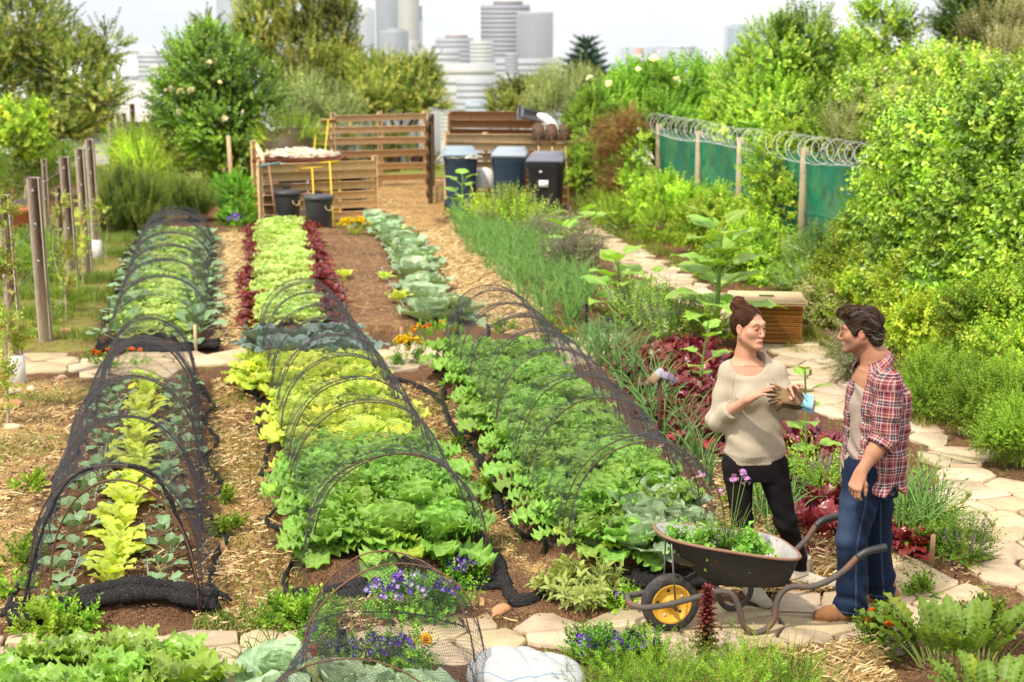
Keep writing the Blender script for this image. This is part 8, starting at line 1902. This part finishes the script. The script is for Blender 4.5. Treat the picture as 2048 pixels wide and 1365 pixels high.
def red_spike():
    p = G(1410, 1325); root = empty("oak_leaf_lettuce", p, 0, "dark red bolted oak leaf lettuce spike in front of the barrow frame", "lettuce"); g = np.random.default_rng(4); H = atY(1408, 1178, p[1])[2] - p[2]; b = MB(); b.tube([(0, 0, 0), (.005, 0, H)], [.008, .004], 6, (.16,.12,.06)); b.build("stem", M["leaf"], root); b = MB()
    for k in range(120):
        t = (k / 120) ** .85; z = H * (.12 + .88 * t); lf = leaf(.072 * (1.05 - .5 * t), .022 * (1 - .45 * t), P_LOBED, 7, 5, el=30 + 35 * t, bend=70, ruf=.3, rf=3, cup=.2, pet=.005, pw=.001, col=(.11,.10,.02) if t < .45 else (.16,.03,.03), tip=(.22,.035,.03) if t > .3 else (.14,.09,.03), seed=k)
        b.merge(lf, rotz(k * 2.4), (.005 * t, 0, z))
    b.build("foliage", M["leaf"], root, True)
red_spike()
for k, (px, py, h) in enumerate(((1585,1375,1.0), (1610,1390,.8), (1555,1395,.8))):
    b = blades(7, 700 + k, .38 * h, .008, .16, 12, .02, (.05,.12,.04), (.09,.16,.05), flat=True); o = b.build("iris_leaves", M["gloss"], None, True, loc=G(px, py)); tag(o, "dark green sword leaves rising from the carrot tops", "plant", "dark sword leaves in the foreground")
b = blades(5, 710, .42, .006, .5, 60, .02, (.05,.11,.03), (.09,.15,.05), flat=True); o = b.build("iris_leaves", M["gloss"], None, True, loc=G(1135, 1385)); tag(o, "arching dark blades in front of the white sack", "plant")
for k, (px, py) in enumerate(((508,1335), (528,1348), (545,1325), (495,1355))):
    b = blades(7, 720 + k, .30, .012, .22, 60, .012, (.17,.30,.03), (.26,.38,.05), flat=True); o = b.build("maize_seedling", M["leaf"], None, True, loc=G(px, py)); tag(o, "upright pale green maize seedling on the stone path edge", "seedling", "maize seedlings by the foreground path")
put("lettuce", lettuce[0], G(560, 1372), .4, .85, "pale green lettuce at the left foot of the foreground tunnel", "lettuce")
SP_WEED = [sprig(9, .10, .014, .045, 440 + k, .1, .2, 35) for k in range(3)]
def weed(px, py, r, n, label, group, seed, cols=FRESH):
    p = G(px, py); P, D = blob_points([(np.array([0, 0, r * .3]), np.array([r, r, r * .6]))], n, seed, .1, .8); P[:, 2] = np.maximum(P[:, 2], .0); o = sprig_cloud(P, D, np.random.default_rng(seed).uniform(.6, 1.1, n), SP_WEED, cols, seed).build("weed", M["leaf"], None, loc=p); tag(o, label, "weed", group)
for k, (px, py, r) in enumerate(((610,1260,.14), (560,1250,.10), (640,1235,.08), (455,1065,.06), (445,1010,.05), (40,1130,.10), (20,1185,.10), (60,980,.08), (160,1255,.12), (90,1265,.14), (1500,1010,.15), (1540,985,.12), (1560,1030,.12), (1050,830,.08), (1850,1195,.06), (1830,1090,.14), (1880,1100,.12), (1960,1260,.12), (1100,665,.12), (1010,665,.1), (890,960,.07), (905,905,.06), (970,990,.06))):
    weed(px, py, r, int(40 + 600 * r * r * 10), "low green weed growing out of the bare soil between beds", "weeds on the open soil", 800 + k)
# white sack
def white_sack():
    p = G(1050, 1372); S_ = SDF([-.40, -.34, -.02], [.40, .34, .30], .008)
    S_.ell((0, 0, .05), (.26, .20, .080), None, .02); S_.ell((-.10, .04, .05), (.16, .16, .075), None, .06); S_.ell((.12, -.05, .05), (.16, .14, .07), None, .06); S_.half([0, 0, .0], (0, 0, -1))
    S_.wrinkle(lambda P: -.016 * np.abs(np.sin(7 * P[:, 0] + 11 * P[:, 1] + 2 * np.sin(9 * P[:, 0]))) ** .5 - .008 * np.abs(np.sin(-13 * P[:, 0] + 12 * P[:, 1] + 2 * np.sin(10 * P[:, 1]))) ** .5 + .002 * np.sin(45 * P[:, 0] - 20 * P[:, 1] + 4 * np.sin(14 * P[:, 1])) + .002 * sinnoise(P, 40, 4))
    root = skin_obj("white_sack", S_, M["sackw"], None, lambda V: np.tile([.35,.35,.355], (len(V), 1)), None, p); root.rotation_euler = (0, 0, -.15); tag(root, "full white woven sack lying at the bottom of the picture", "sack")
    b = MB(); V = []
    for t in np.linspace(0, 1, 24): V.append([-.22 + .42 * t, -.12 - .06 * math.sin(t * 3), 0])
    V = np.array(V); V[:, 2] = .3
    for _ in range(80): V[:, 2] -= np.clip(S_.sample(V) - .002, -.01, .01)
    b.tube(V, .0022, 5, (.25,.42,.68)); b.build("blue_seam", M["paint"], root)
M["sackw"] = mat_attr("woven_sack", .6, .3, 220, .06, .15, .002)
white_sack()
# stones
def stone(px, py, r, col, label, seed, grp=None):
    p = G(px, py); S_ = SDF([-r * 1.6, -r * 1.3, -r], [r * 1.6, r * 1.3, r], r / 9); S_.ell((0, 0, .1 * r), (r * 1.25, r * .95, r * .62), None, .01); S_.wrinkle(lambda P: r * .10 * sinnoise(P, 3.2 / r, seed))
    o = skin_obj("stone", S_, M["stone"], None, lambda V: np.array(col) * (1 + .2 * sinnoise(V, 3 / r, seed + 1))[:, None], None, p + [0, 0, r * .18]); o.rotation_euler = (0, 0, seed); tag(o, label, "stone", grp)
TER = (.46,.22,.11); TAN = (.50,.38,.24)
for a in ((1003, 1226, .052, TER, "orange brown stone at the end of the middle tunnel", 1), (1072, 1188, .045, TER, "orange stone half under the net roll of the right tunnel", 2), (1095, 1198, .035, TAN, "pale stone beside the net roll of the right tunnel", 3),
  (28, 788, .06, TAN, "pale tan stone at the foot of the nearest left post", 4), (62, 782, .05, TAN, "tan stone right of the nearest left post", 5), (20, 815, .09, TER, "flat orange stone in front of the nearest left post", 6), (122, 760, .05, (.42,.25,.18), "reddish stone on the grass by the cross path", 7), (130, 668, .07, TER, "orange stone beside the second left post", 8), (25, 860, .06, TAN, "tan stone on the left edge of the soil", 9)): stone(*a)
# drip hoses
def hose(pts, label, r=.006, col=(.30,.30,.31)):
    P = catmull([G(*q) + [0, 0, r] for q in pts], 8); P[:, 2] += .004 * np.sin(np.arange(len(P))); b = MB(); b.tube(P, r, 6, col); o = b.build("drip_hose", M["plastic"], None, True); tag(o, label, "hose")
hose([(130,1190), (160,1110), (185,1020), (205,930), (225,850), (240,790)], "grey drip hose along the left row of the left front tunnel")
hose([(300,1180), (290,1080), (283,960), (275,870), (270,800)], "grey drip hose along the right row of the left front tunnel")
hose([(825,655), (805,610), (785,575), (765,540), (752,500)], "grey drip hose on the bare bed beside the cabbages")
hose([(698,655), (688,610), (680,560)], "short grey drip hose on the bare bed beside the lettuces")
# ------------------------------------------------------------------ straw, chips and grass: nobody could count it
def scatter(n, polys, seed, lo=(.03, .10), wd=(.0018, .0035), cols=((.55,.37,.15),), name="straw", mat="straw", curve=.15, zl=.012, tiltz=.25, clump=None):
    g = np.random.default_rng(seed); P = []
    ar = []
    for V, w_ in polys: ar.append(w_)
    ar = np.array(ar, float); ar /= ar.sum()
    for (V, w_), q in zip(polys, ar):
        k = int(n * q); lo_, hi_ = V.min(0), V.max(0); got = np.zeros((0, 2))
        while len(got) < k:
            c = g.uniform(lo_, hi_, (k * 3, 2))
            if clump: c = c[g.random(len(c)) < np.clip(.5 + clump * sinnoise(np.c_[c, c[:, :1] * 0], 6, seed), .03, 1)]
            got = np.vstack([got, c[inpoly(c, V)]])
        P.append(got[:k])
    P = np.concatenate(P); n = len(P); z = gz_arr(P) + g.uniform(.002, zl, n); a = g.uniform(0, PI, n); L = g.uniform(*lo, n); w_ = g.uniform(*wd, n); tl = g.normal(0, tiltz, n) * L * .5
    d = np.c_[np.cos(a), np.sin(a)]; s = np.c_[-d[:, 1], d[:, 0]]; bend = g.normal(0, curve, n) * L
    V = np.zeros((n, 6, 3))
    for i, t in enumerate((-.5, 0, .5)):
        c = P + d * (L * t)[:, None] + s * (bend * (1 - 4 * t * t))[:, None]
        for j, sg in enumerate((-1, 1)): V[:, i*2+j, :2] = c + s * (w_ * sg)[:, None]; V[:, i*2+j, 2] = z + tl * t * 2 + np.abs(tl) * .6 + .003 * sg
    F = np.array([[0, 1, 3, 2], [2, 3, 5, 4]])[None] + (np.arange(n) * 6)[:, None, None]
    C_ = np.repeat(np.array(cols)[g.integers(len(cols), size=n)] * g.uniform(.75, 1.25, (n, 1)), 6, 0)
    b = MB(); b.add(V.reshape(-1, 3), F.reshape(-1, 4), C_); o = b.build(name, M[mat], None); tag(o, kind="stuff"); return o
ST = ((.50,.33,.14), (.62,.45,.22), (.36,.23,.09), (.72,.57,.32), (.33,.19,.08)); CH = ((.22,.12,.06), (.34,.22,.12), (.15,.08,.04), (.46,.34,.20), (.08,.04,.025))
walk1 = poly([(395,1245),(615,1195),(490,760),(430,760),(415,900)]); walk2 = poly([(960,1190),(1090,1195),(1010,985),(870,770),(780,775),(880,900)]); left = poly([(-60,1270),(70,1240),(185,760),(-60,760)])
front = poly([(380,1270),(1000,1245),(1250,1215),(1090,1190),(600,1195),(395,1245)]); onw = poly([(830,475),(905,450),(1090,640),(1080,680),(990,665),(900,560)]); wm = poly([(1440,1190),(1660,1185),(1660,1010),(1440,960)]); rb = poly([(1640,1185),(1960,1170),(1960,1085),(1840,960),(1600,960)])
bare = poly([(690,665),(850,650),(760,470),(650,470)]); far_ = poly([(640,470),(1080,445),(1000,360),(760,365)]); wal0 = poly([(430,695),(495,692),(490,465),(435,470)]); btm = poly([(1430,1440),(1790,1440),(1740,1300),(1480,1325)]); rsoil = poly([(1100,700),(1440,700),(1480,1000),(1430,1100),(1250,800)])
t1p = poly([(80,1230),(390,1235),(410,770),(200,770)])
scatter(13000, [(walk1, 2.4), (walk2, 2), (left, 3.2), (front, 1.6), (wal0, 1), (rb, .9), (rsoil, .8), (t1p, .5)], 1, (.025, .10), (.0013, .003), ST, "straw", clump=.5)
scatter(15000, [(walk1, 2.2), (walk2, 2), (left, 3), (front, 2), (rb, 1.6), (rsoil, 2), (t1p, 2.2), (bare, 1), (far_, .3)], 2, (.010, .035), (.0018, .0048), CH, "wood_chips", tiltz=.5, zl=.016)
scatter(17000, [(onw, 4), (wal0, 1.2)], 3, (.05, .16), (.0014, .003), ((.62,.45,.22), (.68,.52,.28), (.58,.42,.2)), "straw", zl=.03)
scatter(9000, [(wm, 1)], 4, (.06, .20), (.0013, .0026), ST[:4], "straw", zl=.04, tiltz=.22)
scatter(12000, [(btm, 1)], 5, (.05, .17), (.0010, .0020), ST[:4], "straw", zl=.05, tiltz=.22)
scatter(700, [(far_, 1)], 6, (.05, .2), (.002, .004), ST + CH[:2], "straw", zl=.02)
scatter(170, [(walk1, 1), (left, 1), (walk2, .7), (front, .7), (far_, .5)], 7, (.03, .07), (.008, .018), ((.45,.28,.14), (.55,.38,.22), (.28,.15,.08)), "dead_leaves", curve=.05, tiltz=.5, zl=.02)
def turf(n, polys, seed, h=(.03, .09), cols=((.13,.22,.02), (.20,.29,.04), (.32,.34,.09), (.09,.16,.02)), clump=.9):
    g = np.random.default_rng(seed); P = []; ar = np.array([w_ for V, w_ in polys], float); ar /= ar.sum()
    for (V, w_), q in zip(polys, ar):
        k = int(n * q); got = np.zeros((0, 2)); lo_, hi_ = V.min(0), V.max(0)
        while len(got) < k:
            c = g.uniform(lo_, hi_, (k * 4, 2)); m_ = np.clip(.25 + clump * sinnoise(np.c_[c, c[:, :1] * 0], 3.5, seed) + .3 * sinnoise(np.c_[c, c[:, :1] * 0], 11, seed + 1), 0, 1); got = np.vstack([got, c[inpoly(c, V) & (g.random(len(c)) < m_)]])
        P.append(got[:k])
    P = np.concatenate(P); n = len(P); z = gz_arr(P); a = g.uniform(0, 2 * PI, n); H = g.uniform(*h, n); w_ = g.uniform(.0016, .0032, n) * (1 + H * 4); lean = g.uniform(.1, .8, n) * H
    d = np.c_[np.cos(a), np.sin(a)]; s = np.c_[-d[:, 1], d[:, 0]]; V = np.zeros((n, 5, 3)); B_ = np.c_[P, z - .005]
    for i, (t, q) in enumerate(((0, 1), (.55, .7))):
        c = B_ + np.c_[d * (lean * t * t)[:, None], H * t]
        for j, sg in enumerate((-1, 1)): V[:, i*2+j] = c + np.c_[s * (w_ * sg * q)[:, None], np.zeros(n)]
    V[:, 4] = B_ + np.c_[d * lean[:, None], H * .92]
    id_ = (np.arange(n) * 5)[:, None, None]; C_ = np.repeat(np.array(cols)[g.integers(len(cols), size=n)] * g.uniform(.8, 1.2, (n, 1)), 5, 0)
    b = MB(); b.add(V.reshape(-1, 3), (np.array([[0, 1, 3, 2]])[None] + id_).reshape(-1, 4), C_); b.f.append((np.array([[2, 3, 4]])[None] + id_).reshape(-1, 3)); o = b.build("grass", M["leaf"], None); tag(o, kind="stuff"); return o
lawn = poly([(-60,712),(190,700),(285,440),(-60,440)]); pth = [(PATH_FRONT, 1.2), (PATH_RIGHT, 1.4), (PATH_MID, .8)]
turf(26000, [(lawn, 1)], 1, (.05, .16))
turf(15000, pth, 2, (.008, .024), ((.12,.17,.02), (.20,.22,.05), (.09,.12,.02)), .7)
turf(11000, [(left, 2.2), (walk1, 1.1), (walk2, .9), (front, 1.8), (wal0, .3), (rb, .8)], 3, (.02, .07), clump=1.1)
turf(7000, [(poly([(1560,690),(1800,840),(2048,960),(2048,900),(1800,790),(1620,660)]), 1), (poly([(1200,460),(1560,640),(1600,640),(1230,450)]), 1.2)], 4, (.04, .14), ((.13,.24,.02), (.24,.32,.05), (.36,.30,.06)), .6)
